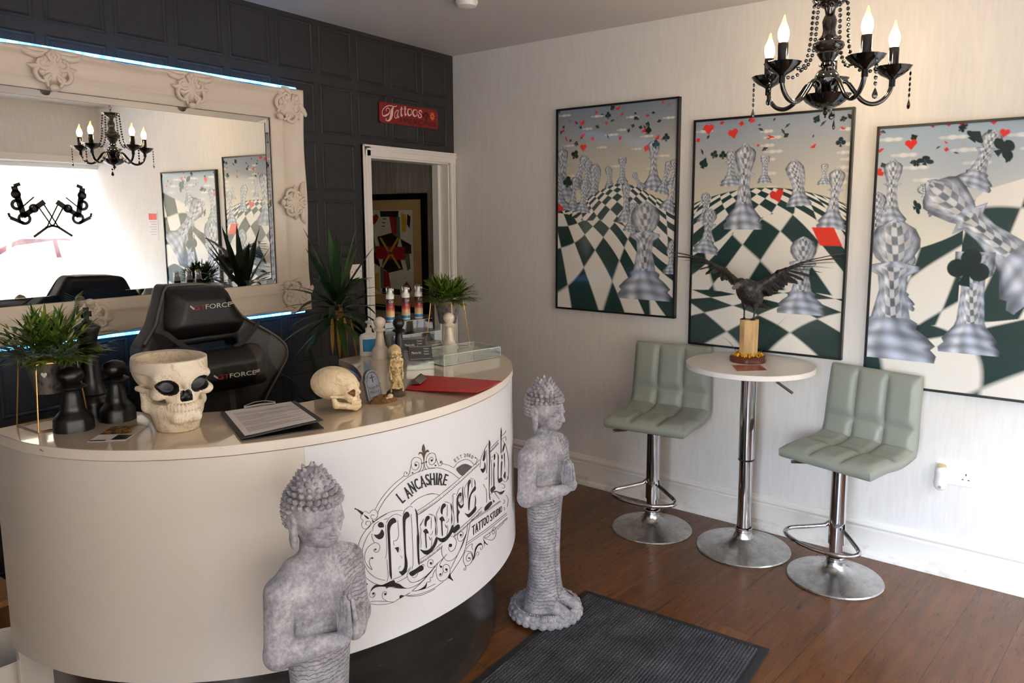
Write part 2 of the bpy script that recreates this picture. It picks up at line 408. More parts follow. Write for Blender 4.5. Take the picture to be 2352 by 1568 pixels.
# --- right wall
b = MB(); q = [W(-0.02, 0, 0), W(4.45, 0, 0), W(4.45, 0, -0.12), W(-0.02, 0, -0.12)]
b.add([p for p in q] + [p + np.array([0, 0, CEIL]) for p in q], [(0, 1, 2, 3), (4, 5, 6, 7), (0, 1, 5, 4), (1, 2, 6, 5), (2, 3, 7, 6), (3, 0, 4, 7)])
struct(b.build('wall_right', M_WALL, smooth=0))
# --- skirting along the right wall: board, bead and quarter round
prof = [(0, 0), (0.036, 0.0), (0.035, 0.012), (0.03, 0.022), (0.020, 0.028), (0.019, 0.030), (0.019, 0.124), (0.011, 0.128), (0.011, 0.134), (0.018, 0.139), (0.020, 0.147), (0.017, 0.155), (0.011, 0.160), (0.009, 0.166), (0.008, 0.170), (0, 0.172)]
b = MB(); vs = [W(s, z, o) for s in (0.03, 4.2) for o, z in prof]; n = len(prof)
b.add(vs, [(k, k + 1, n + k + 1, n + k) for k in range(n - 1)] + [tuple(range(n)), tuple(range(n, 2 * n))])
t = NT('scuffed_skirting'); t.set(0.35)
n1 = t.noise(7, 5, 0.7); sz = t.new('SeparateXYZ'); t.ln(t.obj(), sz.inputs[0])
lowm = t.math('LESS_THAN', sz.outputs[2], 0.05); d = t.math('MULTIPLY', t.ramp(n1, [(0.5, 0.0), (0.75, 0.6)]), lowm)
t.base(t.mix(d, srgb(236, 231, 225), srgb(150, 130, 105))); struct(b.build('baseboard_right', t.mat, smooth=0.5))
b = MB(); b.box((-2.9, -0.009, 0.08), (4.2, 0.018, 0.16)); struct(b.build('baseboard_back', M_DARK, smooth=0, bevel=0.003))
# --- left and front walls, shop window, added side window and door
b = MB()
b.box((-5.1, (SY1 + 0.1) / 2, CEIL / 2), (0.12, 0.1 - SY1, CEIL)); b.box((-5.1, (-4.3 + SY0) / 2, CEIL / 2), (0.12, SY0 + 4.3, CEIL)); b.box((-5.1, (SY0 + SY1) / 2, SZ0 / 2), (0.12, SY1 - SY0, SZ0)); b.box((-5.1, (SY0 + SY1) / 2, (SZ1 + CEIL) / 2), (0.12, SY1 - SY0, CEIL - SZ1))
struct(b.build('wall_left', M_WALL, smooth=0))
b = MB(); y = FY - 0.09
b.box(((-5.15 + GX0) / 2, y, CEIL / 2), (GX0 + 5.15, 0.18, CEIL)); b.box(((GX1 + WX0) / 2, y, CEIL / 2), (WX0 - GX1, 0.18, CEIL)); b.box(((GX0 + GX1) / 2, y, (GZ1 + CEIL) / 2), (GX1 - GX0, 0.18, CEIL - GZ1)); b.box(((WX1 + 0.35) / 2, y, CEIL / 2), (0.35 - WX1, 0.18, CEIL))
b.box(((WX0 + WX1) / 2, y, WZ0 / 2), (WX1 - WX0, 0.18, WZ0)); b.box(((WX0 + WX1) / 2, y, (WZ1 + CEIL) / 2), (WX1 - WX0, 0.18, CEIL - WZ1))
struct(b.build('wall_front', M_WALL, smooth=0))
M_UPVC = mat('white_window_frame', (240, 240, 240), 0.35, var=0.01)
win = struct(thing('window_1', 'wide shop window seen in the mirror with a frosted lower half', 'window', ((WX0 + WX1) / 2, FY - 0.1, WZ0))); del win['category']
hw = (WX1 - WX0) / 2; hz = WZ1 - WZ0
b = MB()
for x in (-hw + 0.02, hw - 0.02): b.box((x, 0, hz / 2), (0.04, 0.07, hz))
for z in (0.02, hz - 0.02): b.box((0, 0, z), (2 * hw, 0.07, 0.04))
b.build('window_frame', M_UPVC, win, smooth=0, bevel=0.004)
b = MB(); b.box((0, 0, hz / 2), (2 * hw - 0.08, 0.006, hz - 0.08)); b.build('window_pane', clear('window_glass', (0.96, 0.98, 0.97, 1), 0.03, 0.25), win, smooth=0)
b = MB(); b.box((0, 0.16, -0.015), (2 * hw + 0.06, 0.26, 0.03)); b.build('window_sill', M_TRIM, win, smooth=0, bevel=0.004)
b = MB(); b.box((0, 0.118, hz + 0.035), (2 * hw + 0.1, 0.04, 0.06)); b.build('window_head', M_TRIM, win, smooth=0, bevel=0.004)
w2 = struct(thing('added_window', 'unseen side window added to let in more daylight', 'window', (-5.1, (SY0 + SY1) / 2, SZ0))); del w2['category']  # invented window out of view, brightens the right wall and desk
b = MB(); sw_ = (SY1 - SY0) / 2; sh_ = SZ1 - SZ0
for y in (-sw_ + 0.025, 0, sw_ - 0.025): b.box((0, y, sh_ / 2), (0.07, 0.05, sh_))
for z in (0.025, sh_ - 0.025): b.box((0, 0, z), (0.07, 2 * sw_, 0.05))
b.build('window_frame', M_UPVC, w2, smooth=0, bevel=0.003)
b = MB(); b.box((0, 0, sh_ / 2), (0.006, 2 * sw_ - 0.1, sh_ - 0.1)); b.build('window_pane', clear('side_glass', (0.96, 0.98, 0.97, 1), 0.03, 0.25), w2, smooth=0)
gd = struct(thing('added_door', 'unseen glazed white door added beside the window for more daylight', 'door', ((GX0 + GX1) / 2, FY - 0.1, 0))); del gd['category']  # door added behind the camera as a further source of daylight
b = MB(); gw = (GX1 - GX0) / 2
for x in (-gw + 0.05, gw - 0.05): b.box((x, 0, GZ1 / 2), (0.10, 0.06, GZ1))
for z, h in ((0.10, 0.2), (GZ1 - 0.05, 0.10), (0.95, 0.10)): b.box((0, 0, z), (2 * gw, 0.06, h))
b.build('added_door_frame', M_UPVC, gd, smooth=0, bevel=0.003)
b = MB(); b.box((0, 0, GZ1 / 2 + 0.05), (2 * gw - 0.2, 0.006, GZ1 - 0.3)); b.build('added_door_pane', clear('added_door_glass', (0.96, 0.98, 0.97, 1), 0.03, 0.25), gd, smooth=0)
b = MB(); b.tube([(gw - 0.05, 0.05, 0.85), (gw - 0.05, 0.09, 0.85), (gw - 0.05, 0.09, 1.15), (gw - 0.05, 0.05, 1.15)], 0.012, 8); b.build('added_door_handle', M_UPVC, gd)
t = NT('frosted_film'); t.n.remove(t.p)
tl = t.new('BsdfTranslucent'); tl.inputs[0].default_value = (0.80, 0.81, 0.82, 1); df = t.new('BsdfDiffuse'); df.inputs[0].default_value = (0.85, 0.86, 0.87, 1)
mx = t.new('MixShader'); mx.inputs[0].default_value = 0.12; t.ln(tl.outputs[0], mx.inputs[1]); t.ln(df.outputs[0], mx.inputs[2]); t.ln(mx.outputs[0], t.out.inputs[0])
b = MB(); b.add([(x, 0.006, z) for x, z in ((-hw + 0.04, 0.04), (hw - 0.04, 0.04), (hw - 0.04, 1.19 - WZ0), (-hw + 0.04, 1.19 - WZ0))], [(0, 1, 2, 3)]); b.build('frosted_film', t.mat, win, smooth=0)
# the shop's window sticker: a pair of crossed tattoo machines in black film on the glass
M_BLACKFILM = mat('black_film', (14, 14, 14), 0.5)
def machine(b, s, ox, oz):
    P = lambda x, z: (ox + s * x, 0.0065, oz + z)
    def bar(a, c, w):
        a = np.array(a); c = np.array(c); d = (c - a) / np.linalg.norm(c - a); nrm = np.array([-d[1], d[0]]) * w / 2
        b.prism([tuple((P(*(q))[0], P(*q)[2])) for q in (a + nrm, c + nrm, c - nrm, a - nrm)], 0.0045, 0.0065, 'y')
    def disc(c, r, hole=0.0):
        m = 24; o = [(c[0] + r * cos(2 * PI * k / m), c[1] + r * sin(2 * PI * k / m)) for k in range(m)]
        if hole == 0: b.prism([(P(*q)[0], P(*q)[2]) for q in o], 0.0045, 0.0065, 'y')
        else:
            for k in range(m): 
                a0, a1 = 2 * PI * k / m, 2 * PI * (k + 1) / m
                b.prism([(P(c[0] + rr * cos(a), c[1] + rr * sin(a))[0], P(c[0] + rr * cos(a), c[1] + rr * sin(a))[2]) for rr, a in ((r, a0), (r, a1), (hole, a1), (hole, a0))], 0.0045, 0.0065, 'y')
    bar((0.02, 0.07), (0.20, -0.06), 0.045); bar((0.19, -0.07), (0.25, 0.20), 0.05); bar((0.25, 0.20), (0.20, 0.22), 0.03); disc((0.11, 0.01), 0.04, 0.02); disc((0.19, -0.08), 0.055, 0.03); disc((0.24, 0.04), 0.05, 0.022); disc((0.24, 0.13), 0.04, 0.02)
    bar((0.20, -0.12), (0.30, -0.07), 0.03); bar((0.30, -0.07), (0.31, -0.03), 0.02); bar((0.03, 0.05), (-0.08, -0.16), 0.012); bar((0.07, 0.02), (-0.02, -0.14), 0.012); bar((-0.08, -0.16), (-0.19, -0.24), 0.02); bar((-0.02, -0.14), (-0.09, -0.16), 0.02); bar((0.10, 0.11), (0.20, 0.02), 0.012)
b = MB(); ox = -0.64 - (WX0 + WX1) / 2; machine(b, 1, ox + 0.03, 1.62 - WZ0); machine(b, -1, ox - 0.03, 1.62 - WZ0)
b.build('machine_sticker', M_BLACKFILM, win, smooth=0)
# --- street outside
M_ASPH = mat('asphalt', (80, 79, 78), 0.9, scale=40); M_PAVE = mat('pavement', (150, 146, 140), 0.9, scale=6)
b = MB(); b.box((-15, -12, -0.22), (120, 60, 0.1)); struct(b.build('ground_road', M_ASPH, smooth=0))
b = MB(); b.box((0, -5.3, -0.13), (90, 2.0, 0.14)); b.box((0, -12.9, -0.13), (90, 1.6, 0.14)); struct(b.build('ground_pavement', M_PAVE, smooth=0))
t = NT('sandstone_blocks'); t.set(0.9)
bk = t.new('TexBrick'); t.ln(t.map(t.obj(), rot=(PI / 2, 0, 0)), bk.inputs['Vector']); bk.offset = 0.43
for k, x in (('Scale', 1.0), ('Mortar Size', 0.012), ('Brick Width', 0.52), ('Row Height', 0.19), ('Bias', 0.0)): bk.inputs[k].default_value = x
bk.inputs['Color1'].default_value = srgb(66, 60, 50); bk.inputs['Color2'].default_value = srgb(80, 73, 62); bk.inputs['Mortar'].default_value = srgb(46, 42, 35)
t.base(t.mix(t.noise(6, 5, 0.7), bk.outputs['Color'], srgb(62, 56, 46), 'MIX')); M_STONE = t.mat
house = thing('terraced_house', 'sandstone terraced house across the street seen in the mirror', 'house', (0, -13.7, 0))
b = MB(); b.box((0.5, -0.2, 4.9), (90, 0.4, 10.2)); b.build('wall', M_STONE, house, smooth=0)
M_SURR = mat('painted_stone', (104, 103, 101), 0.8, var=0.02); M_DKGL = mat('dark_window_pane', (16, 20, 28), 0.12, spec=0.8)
for i, xc in enumerate((1.75, -0.55, 4.2, -3.4)):
    w, z0, z1 = 0.50, 0.55, 1.95
    arc = lambda w, z, r: [(xc + w * cos(PI * k / 12), z + r * sin(PI * k / 12)) for k in range(13)]
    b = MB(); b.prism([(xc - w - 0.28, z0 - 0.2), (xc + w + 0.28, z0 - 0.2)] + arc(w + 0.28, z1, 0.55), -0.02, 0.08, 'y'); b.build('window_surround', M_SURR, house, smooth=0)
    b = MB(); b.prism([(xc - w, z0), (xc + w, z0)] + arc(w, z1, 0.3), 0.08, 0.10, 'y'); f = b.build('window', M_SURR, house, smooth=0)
    b = MB()
    for x in (-0.24, 0.24):
        for z in ((z0 + 0.4), (z1 - 0.25)): b.box((xc + x, 0.105, z), (0.40, 0.012, 0.62))
    b.build('pane', M_DKGL, f, smooth=0)
b = MB(); b.tube([(0.62, 0.06, 0), (0.62, 0.06, 6)], 0.055, 10); b.build('downpipe', mat('slate_pipe', (30, 33, 40), 0.5), house)
# red hatchback parked outside
car = thing('car', 'red parked car outside the window, seen in the mirror', 'car', (0.4, -8.3, -0.17))
M_RED = mat('red_car_paint', (150, 14, 24), 0.25, var=0.02, coat=0.6); M_CGL = mat('car_glass', (60, 70, 78), 0.08, spec=0.8); M_TYRE = mat('tyre', (22, 22, 22), 0.8); M_ALLOY = mat('alloy_wheel', (150, 150, 155), 0.3, 0.8)
side = [(-2.1, 0.35), (-2.15, 0.62), (-1.95, 0.80), (-1.15, 0.96), (-0.95, 0.99), (-0.2, 1.40), (0.25, 1.50), (1.1, 1.48), (1.65, 1.32), (2.05, 1.00), (2.12, 0.6), (2.05, 0.32)]
sp = [tuple(p) for p in spline(side + [(0, 0.25)], 5, True)]
def carsec(u, v):
    p = sp[int(round(v * (len(sp) - 1)))]; h = p[1]; wdt = 0.87 - max(0, h - 0.95) * 0.42 - max(0, 0.5 - h) * 0.2
    e = (u - 0.5) * 2; return (p[0] * (1 - 0.03 * e ** 6), wdt * math.copysign(abs(e) ** 0.6, e), h)
b = MB(); b.grid(carsec, 15, len(sp), False, True); b.build('body', M_RED, car, smooth=1.2)
b = MB()
for sgn in (-1, 1):
    for poly in ([(-0.80, 1.02), (-0.15, 1.37), (0.28, 1.42), (0.28, 1.02)], [(0.34, 1.02), (0.34, 1.42), (1.05, 1.41), (1.52, 1.27), (1.60, 1.05)]):
        pts = [(x, sgn * (0.905 - (z - 0.95) * 0.42), z) for x, z in poly]; b.add(pts, [tuple(range(len(pts)))])
b.add([(-1.02, -0.7, 1.0), (-1.02, 0.7, 1.0), (-0.28, 0.6, 1.40), (-0.28, -0.6, 1.40)], [(0, 1, 2, 3)]); b.build('side_glass', M_CGL, car, smooth=0)
for x in (-1.35, 1.35):
    for sgn in (-1, 1):
        b = MB(); b.lathe([(0.16, -0.1), (0.30, -0.1), (0.32, -0.06), (0.32, 0.06), (0.30, 0.1), (0.16, 0.1)], 24, (x, sgn * 0.78, 0.32), Matrix.Rotation(PI / 2, 3, 'X')); w_ = b.build('wheel', M_TYRE, car)
        b = MB(); b.lathe([(0.0, -0.105), (0.2, -0.105), (0.2, 0.105), (0.0, 0.105)], 20, (x, sgn * 0.78, 0.32), Matrix.Rotation(PI / 2, 3, 'X')); b.build('rim', M_ALLOY, w_)
b = MB()
for sgn in (-1, 1): b.sphere((-0.72, sgn * 0.98, 1.05), (0.12, 0.09, 0.08))
b.build('mirror', M_RED, car)
# ================================================================ lettering helper
_gl = {}
def glyphs(txt):
    # flat mesh of a text in the built-in face: verts (n,2) with cap height 1, faces, advance width
    if txt in _gl: return _gl[txt]
    cu = bpy.data.curves.new('t', 'FONT'); cu.body = txt; cu.size = 1.0; cu.fill_mode = 'FRONT'; cu.resolution_u = 3
    o = bpy.data.objects.new('t', cu); COL.objects.link(o)
    dg = bpy.context.evaluated_depsgraph_get(); me = bpy.data.meshes.new_from_object(o.evaluated_get(dg))
    V = np.array([v.co[:2] for v in me.vertices]).reshape(-1, 2); F = [tuple(p.vertices) for p in me.polygons]
    bpy.data.objects.remove(o); bpy.data.curves.remove(cu); bpy.data.meshes.remove(me)
    if len(V): V = V - V.min(0); V = V / max(V[:, 1].max(), 1e-6)
    _gl[txt] = (V, F); return _gl[txt]
def text_on(b, txt, org, ex, ey, w=None):
    # lay the text in the plane org + x*ex + y*ey; ey is the cap height, w the total width
    V, F = glyphs(txt)
    if not len(V): return
    org, ex, ey = (np.array(q, float) for q in (org, ex, ey))
    sx = (w / V[:, 0].max()) if w else np.linalg.norm(ey)
    exn = ex / np.linalg.norm(ex)
    b.add([org + exn * (p[0] * sx) + ey * p[1] for p in V], F)

# ================================================================ reception desk
DZ, DZB = 0.975, 0.338
M_DESK = mat('cream_laminate', (232, 225, 218), 0.22, var=0.01, scale=2, coat=0.3)
M_TOP = mat('glossy_worktop', (214, 196, 174), 0.07, var=0.015, scale=3, coat=0.8, spec=0.6)
M_VINYL = mat('white_vinyl', (232, 233, 240), 0.4, var=0.005, scale=2, spec=0.3)
t = NT('worn_edge_band'); t.set(0.3); n1 = t.noise(16, 4, 0.6, t.map(t.obj(), scale=(1, 1, 2.5)))
t.base(t.mix(t.ramp(n1, [(0.69, 0.0), (0.73, 1.0)]), srgb(238, 229, 218), srgb(166, 132, 98))); M_EDGE = t.mat
t = NT('brushed_plinth_metal'); t.set(0.22, 0.85); n1 = t.noise(5, 5, 0.65, t.map(t.obj(), scale=(1, 1, 6))); t.base(t.ramp(n1, [(0.3, srgb(92, 88, 84)), (0.75, srgb(122, 117, 112))]))
t.ln(t.ramp(n1, [(0.2, 0.18), (0.8, 0.30)]), t.p.inputs['Roughness']); M_PLINTH = t.mat
def desk_pt(th, z, off=0.0):
    # th: angle along the outer face, z: height
    k = (DZ - z) / (DZ - DZB); yc = -0.92 + 0.09 * k; A = 0.904 - 0.001 * k + off; B = 0.72 + 0.135 * k + off
    return np.stack([-2.02 + A * np.cos(th), yc + B * np.sin(th), z + 0 * th], -1)
def to_px(P):
    v = P - CAM; zz = v @ FW; return np.stack([CXP + FPX * (v @ RT) / zz, CYP - FPX * (v @ UP) / zz], -1)
def desk_from_px(px, off):
    px = np.array(px, float); th = np.full(len(px), math.radians(300.0)); z = np.full(len(px), 0.68)
    for _ in range(40):
        r = px - to_px(desk_pt(th, z, off)); e = 1e-4
        a = (to_px(desk_pt(th + e, z, off)) - to_px(desk_pt(th, z, off))) / e; c = (to_px(desk_pt(th, z + e, off)) - to_px(desk_pt(th, z, off))) / e
        det = a[:, 0] * c[:, 1] - a[:, 1] * c[:, 0]; det = np.where(np.abs(det) < 1e3, 1e3 * np.sign(det + 1e-9), det)
        th = np.clip(th + np.clip((r[:, 0] * c[:, 1] - r[:, 1] * c[:, 0]) / det, -0.2, 0.2), PI * 1.02, PI * 1.985)
        z = np.clip(z + np.clip((a[:, 0] * r[:, 1] - a[:, 1] * r[:, 0]) / det, -0.2, 0.2), DZB, DZ)
    return desk_pt(th, z, off)
desk = thing('reception_desk', 'curved cream and white reception desk with a glossy top and a black tattoo studio logo', 'desk', (0, 0, 0))
YEND = -0.785
TH = np.linspace(PI, 2 * PI, 72)
inner = [tuple(p) for p in spline([(-2.655, YEND), (-2.60, -0.908), (-2.575, -0.975), (-2.478, -1.108), (-2.30, -1.227), (-2.10, -1.25), (-1.93, -1.165), (-1.80, -1.018), (-1.715, -0.87), (-1.691, YEND)], 5)]
def outline(z, off, yend=YEND):
    o = [tuple(p[:2]) for p in desk_pt(TH, z, off)]
    return [(o[0][0], yend)] + o + [(o[-1][0], yend)]
o_ = outline(DZ, 0.004); b = MB(); b.prism(o_ + inner[::-1], DZ - 0.026, DZ); b.build('worktop', M_TOP, desk, smooth=0.4, bevel=0.0015)
b = MB(); e0, e1 = outline(DZ, 0.0048), outline(DZ, 0.0048); n = len(e0)
b.add([(p[0], p[1], DZ - 0.027) for p in e0] + [(p[0], p[1], DZ - 0.001) for p in e1], [(k, k + 1, n + k + 1, n + k) for k in range(n - 1)]); b.build('edge_band', M_EDGE, desk, smooth=0.6)
zs = np.linspace(DZB, DZ - 0.03, 10); b = MB()
rows = [[(p[0], p[1], z) for p in outline(z, 0.0)] for z in zs] + [[(p[0], p[1], z) for p in outline(z, -0.022)] for z in zs[::-1]]
n = len(rows[0]); m = len(rows); b.add([p for r in rows for p in r], [(i * n + k, i * n + k + 1, ((i + 1) % m) * n + k + 1, ((i + 1) % m) * n + k) for i in range(m) for k in range(n - 1)] + [tuple(i * n for i in range(m)), tuple(i * n + n - 1 for i in range(m))])
b.build('front_panel', M_DESK, desk, smooth=0.7)
b = MB(); pl = [(-2.02 + 0.815 * cos(a), -0.83 + 0.785 * sin(a)) for a in np.linspace(PI, 2 * PI, 60)]
b.prism([(pl[0][0], YEND)] + pl + [(pl[-1][0], YEND)] + [(-1.42, YEND), (-1.5, -1.1), (-2.02, -1.4), (-2.5, -1.1), (-2.6, YEND)], 0.0, DZB + 0.03); b.build('plinth', M_PLINTH, desk, smooth=0.5)
b = MB(); k = len(inner); q0 = [(x + 0.014 * (1 if x > -2.1 else -1), y - 0.012) for x, y in inner]
b.add([(x, y, DZ - 0.07) for x, y in q0] + [(x, y, DZ - 0.026) for x, y in q0], [(i, i + 1, k + i + 1, k + i) for i in range(k - 1)]); a_ = b.build('apron', M_DESK, desk, smooth=0.5)
so = a_.modifiers.new('thick', 'SOLIDIFY'); so.thickness = 0.012
for x0, x1, yy in ((-2.918, -2.665, YEND - 0.013), (-1.675, -1.122, YEND - 0.013)):
    b = MB(); b.box(((x0 + x1) / 2, yy, (0.02 + DZ - 0.026) / 2), (x1 - x0, 0.02, DZ - 0.046)); b.build('end_panel', M_DESK, desk, smooth=0, bevel=0.002)
# the printed wrap on the right half of the front
_p = desk_from_px([(707, 1150)], 0.0)[0]; thv = np.linspace(2 * PI + math.atan2((_p[1] + 0.92 - 0.09 * (DZ - _p[2]) / (DZ - DZB)) / (0.72 + 0.135 * (DZ - _p[2]) / (DZ - DZB)), (_p[0] + 2.02) / 0.904), 2 * PI, 50); zz = np.linspace(DZB + 0.002, DZ - 0.032, 8)
b = MB(); b.add([desk_pt(np.array(t_), z, 0.0008) for z in zz for t_ in thv], [(i * 50 + k, i * 50 + k + 1, (i + 1) * 50 + k + 1, (i + 1) * 50 + k) for i in range(7) for k in range(49)])
wrap = b.build('vinyl_wrap', M_VINYL, desk, smooth=3)

# ---- the studio logo, traced on the wrap
FR = {'A': (800, 1000, 7.84), 'B': (800, 1180, 7.84), 'C': (980, 960, 7.127), 'D': (960, 1150, 7.842), 'E': (760, 960, 3.4087)}
def fp(f, pts):
    x0, y0, s = FR[f]; return [np.array([x0 + p[0] / s, y0 + p[1] / s]) for p in pts]
LG = MB(); LT = MB(); OFF = 0.0018
def put(b, px, faces):
    P = desk_from_px(px, OFF); b.add(P, faces)
def stroke(pts, w, smooth=True, b=None, taper=False):
    P = np.array(spline(pts, 5)) if smooth and len(pts) > 2 else np.array(pts)
    T = np.gradient(P, axis=0); T /= np.linalg.norm(T, axis=1)[:, None] + 1e-9; N = np.c_[-T[:, 1], T[:, 0]]
    w = np.full(len(P), w)
    if taper: w = w * np.linspace(1.0, 0.35, len(P))
    n = len(P); put(b or LG, np.r_[P + N * w[:, None] / 2, P - N * w[:, None] / 2], [(k, k + 1, n + k + 1, n + k) for k in range(n - 1)])
def fill(pts, b=None, mi=0):
    bb = b or LG; bb.m = mi; P = np.array(spline(pts, 3, True)); put(bb, P, [tuple(range(len(P)))]); bb.m = 0
def dot(c, r):
    put(LG, [c + r * np.array([cos(2 * PI * k / 12), sin(2 * PI * k / 12)]) for k in range(12)], [tuple(range(12))])
def S_(f, txt, w=0.95):
    for seg in txt.split(';'):
        v = [tuple(float(q) for q in p.split(',')) for p in seg.split()]
        stroke(fp(f, v), w)
def F_(f, txt, mi=0, b=None):
    for seg in txt.split(';'):
        v = [tuple(float(q) for q in p.split(',')) for p in seg.split()]
        fill(fp(f, v), b, mi)
def D_(f, txt):
    for p in txt.split():
        x, y, r = (float(q) for q in p.split(',')); dot(fp(f, [(x, y)])[0], r / FR[f][2])
S_('A', '480,1340 560,1190 680,1030 830,870 1010,725;525,1410 570,1300 680,1130 830,960 1010,800 1150,705 1290,645 1430,600 1560,588;1055,690 1055,665 1025,655 1005,690 1010,725 1040,735 1080,715 1105,660 1120,580 1135,530 1140,460 1190,400 1250,395 1310,430 1325,500 1310,590 1265,665;1130,520 1150,590 1210,620 1265,580 1275,520 1245,475 1205,490 1195,530 1218,540;1362,480 1362,540 1350,600 1330,650;1365,480 1375,560 1405,620;1465,598 1420,550 1400,490 1405,430 1430,360 1480,320 1530,315 1568,340;265,1380 320,1365 375,1400 420,1350 480,1340 525,1385 530,1450 490,1505 430,1500 405,1465 430,1425 470,1440;240,1410 225,1480 270,1530;460,1550 600,1450 760,1375 880,1350 985,1350;985,1420 1020,1340 1080,1290 1120,1275 1160,1290;1115,1250 1230,1150 1380,1075 1500,1045 1568,1050;1290,1620 1360,1500;1450,1415 1500,1420 1535,1440')
S_('C', '30,825 120,815 200,815 320,850 430,910 535,995;40,580 100,570 140,600 155,660 150,700 120,750 80,765 45,745 35,700 50,660 85,640 105,665 100,695;155,650 175,720 200,775 240,770 255,730 240,700 220,720;255,745 340,765 400,790 440,815;440,815 500,740 570,695 640,675 700,690 750,730 780,770;780,640 800,655 825,665 820,700 800,760;0,1255 90,1238 160,1245 215,1265;1000,420 930,560 885,680 875,800;980,520 990,700 985,900;1240,360 1290,440 1330,600 1345,800 1335,1000;1300,1260 1335,1330 1320,1450;415,1290 440,1240 470,1240;435,1280 430,1500 440,1560;490,1270 520,1180 560,1135;530,1380 560,1370 570,1320 545,1290 520,1320;715,980 765,1000;660,1060 620,1160 630,1300;740,1010 740,1130;1060,640 1085,625;1130,560 1165,590;1060,680 1065,900 1060,1100;925,1080 960,1140;970,1150 985,1250 980,1380;950,1000 985,990 985,960;1230,290 1290,230 1290,205;1225,350 1285,305 1300,330 1295,370;1040,1250 1100,1210 1150,1270 1190,1330;1240,1010 1290,1045 1325,1000 1320,950;1215,1070 1270,1090 1275,1140 1235,1150;1080,1330 1110,1360 1090,1390;1250,1340 1275,1345 1270,1390 1250,1400;1255,1460 1275,1470 1270,1510')
D_('A', '1050,680,11 1218,533,22 1327,498,15 1363,490,14 1402,475,17 1500,450,20 1156,672,14 127,1320,15'); D_('C', '85,690,15 228,725,14 145,775,14 800,650,10 1095,1360,12')
F_('A', '1355,150 1385,235 1380,290 1395,270 1425,255 1450,270 1450,300 1425,295 1395,330 1375,400 1365,490 1360,490 1350,400 1330,350 1300,325 1275,335 1265,355 1265,320 1290,295 1330,305 1335,290 1325,235', 1)
F_('A', '130,1310 270,1385 240,1430 215,1400'); F_('B', '280,15 340,45 375,85 350,90 310,60;430,100 470,150 440,150;535,180 580,145 630,170 640,235 600,245 560,245 535,215;460,370 520,375 570,340 605,275 640,330 640,390 610,440 550,455 500,425')
S_('B', '270,125 240,180 255,245 300,270 350,260 400,200 400,150 360,130 320,150 315,190 345,195;690,0 560,80 430,170 310,300 215,460 170,640 165,800 200,960 270,1080 360,1180 450,1240 530,1270;415,300 330,430 270,580 255,740 280,880 340,1010 440,1110 550,1170 665,1195;430,355 425,420 470,515;490,515 400,560 330,640 295,760 310,870 370,960 430,1005 395,930 380,860 400,800 430,785;490,515 550,545 570,600 545,670 500,690 460,665 470,630;550,135 480,180 445,250 445,310;670,200 690,500 690,700 665,800;695,820 715,1040 715,1150 690,1220;685,160 740,70 830,10 900,10 960,45;890,110 905,300 905,400 870,475 815,490 825,570;640,105 715,75;1130,0 1150,300 1165,700 1165,900 1145,995;915,1000 915,960 950,940;1320,920 1350,905 1365,935 1345,965;1150,1130 1190,1145 1230,1120 1255,1065;800,1180 960,1115 1050,1040 1130,950;850,1245 960,1190 1060,1130;1120,985 1070,1070 1065,1140 1100,1210 1160,1235 1250,1210 1340,1160 1440,1080 1568,945;1070,1340 1150,1320 1300,1240 1420,1110 1500,1020 1568,930;1150,1390 1330,1220 1500,1030;1040,1475 1200,1480 1350,1450 1500,1385 1568,1345;1160,1390 1290,1370 1420,1330 1568,1260;1415,1225 1475,1220 1475,1145 1515,1140 1530,1070 1568,1000;330,1285 345,1260 310,1235 260,1260 225,1340 225,1420 260,1500 320,1568;400,1400 380,1450 400,1495 450,1495 485,1455 475,1420 440,1415;690,1440 680,1400 640,1405 610,1460 630,1530 700,1568;940,750 970,800')
D_('B', '433,795,17 493,638,17 325,1265,22 450,1435,20 665,1445,22 940,1495,22')
F_('B', '930,1470 960,1460 1040,1470 1130,1405 960,1510 930,1525;1190,1395 1300,1350 1380,1290 1415,1225 1410,1290 1385,1340 1280,1375')
S_('E', '235,1310 245,1380 275,1440 370,1460 480,1445 560,1395;255,1515 262,1470 320,1435 420,1435 490,1440;600,1390 700,1375 800,1335 880,1280'); D_('E', '255,1445,9'); F_('E', '250,1515 253,1485 272,1460 262,1490')
S_('D', '590,640 650,650 690,720 680,820 640,890 590,910 555,870 560,820;440,800 425,880 440,980 500,1060 560,1080 640,1050 720,960 790,800 860,600;860,640 800,710 750,725 715,690 710,630 750,560 800,560 815,600 790,650 760,640;380,1100 310,1170 250,1200 200,1195 170,1150 190,1080 230,1055 270,1075 270,1120 240,1150 215,1130;360,1110 335,1200 330,1320 370,1420 430,1445 500,1420 560,1350 580,1250 560,1170 510,1140 460,1170 450,1240 480,1290 520,1280 530,1230;455,1040 400,1130 395,1180;520,960 440,1050 330,1150 200,1320 0,1450;455,1270 430,1340 395,1355 390,1320;835,900 900,905 960,920 985,980 980,1060;850,910 820,1000 820,1090 850,1160 890,1165 950,1120 985,1060;980,1010 960,950 920,940 880,990 870,1050 900,1090 940,1070 940,1020;850,1160 865,1210 850,1245 830,1240 835,1205;1160,790 1160,850 1130,880 1120,840;1000,1060 1060,930 1095,925 1090,970 1065,980;1180,660 1250,690 1320,710 1370,680 1405,600 1400,500 1365,470 1335,540 1350,600 1380,570 1370,530;1190,655 1260,650 1300,600 1280,570;870,880 900,820 980,770 970,830 990,880;945,370 880,730 840,900 760,1060 590,1320;895,410 870,600 800,800 720,960 590,1220;950,355 1210,185 1480,0;945,385 1230,195 1490,10;875,760 1240,500 1600,215;865,800 1240,540 1605,245;1180,650 1340,540 1610,300')
D_('D', '585,800,32 772,615,20 232,1120,20 512,1235,22 405,1320,17 918,1030,15 1360,530,12')
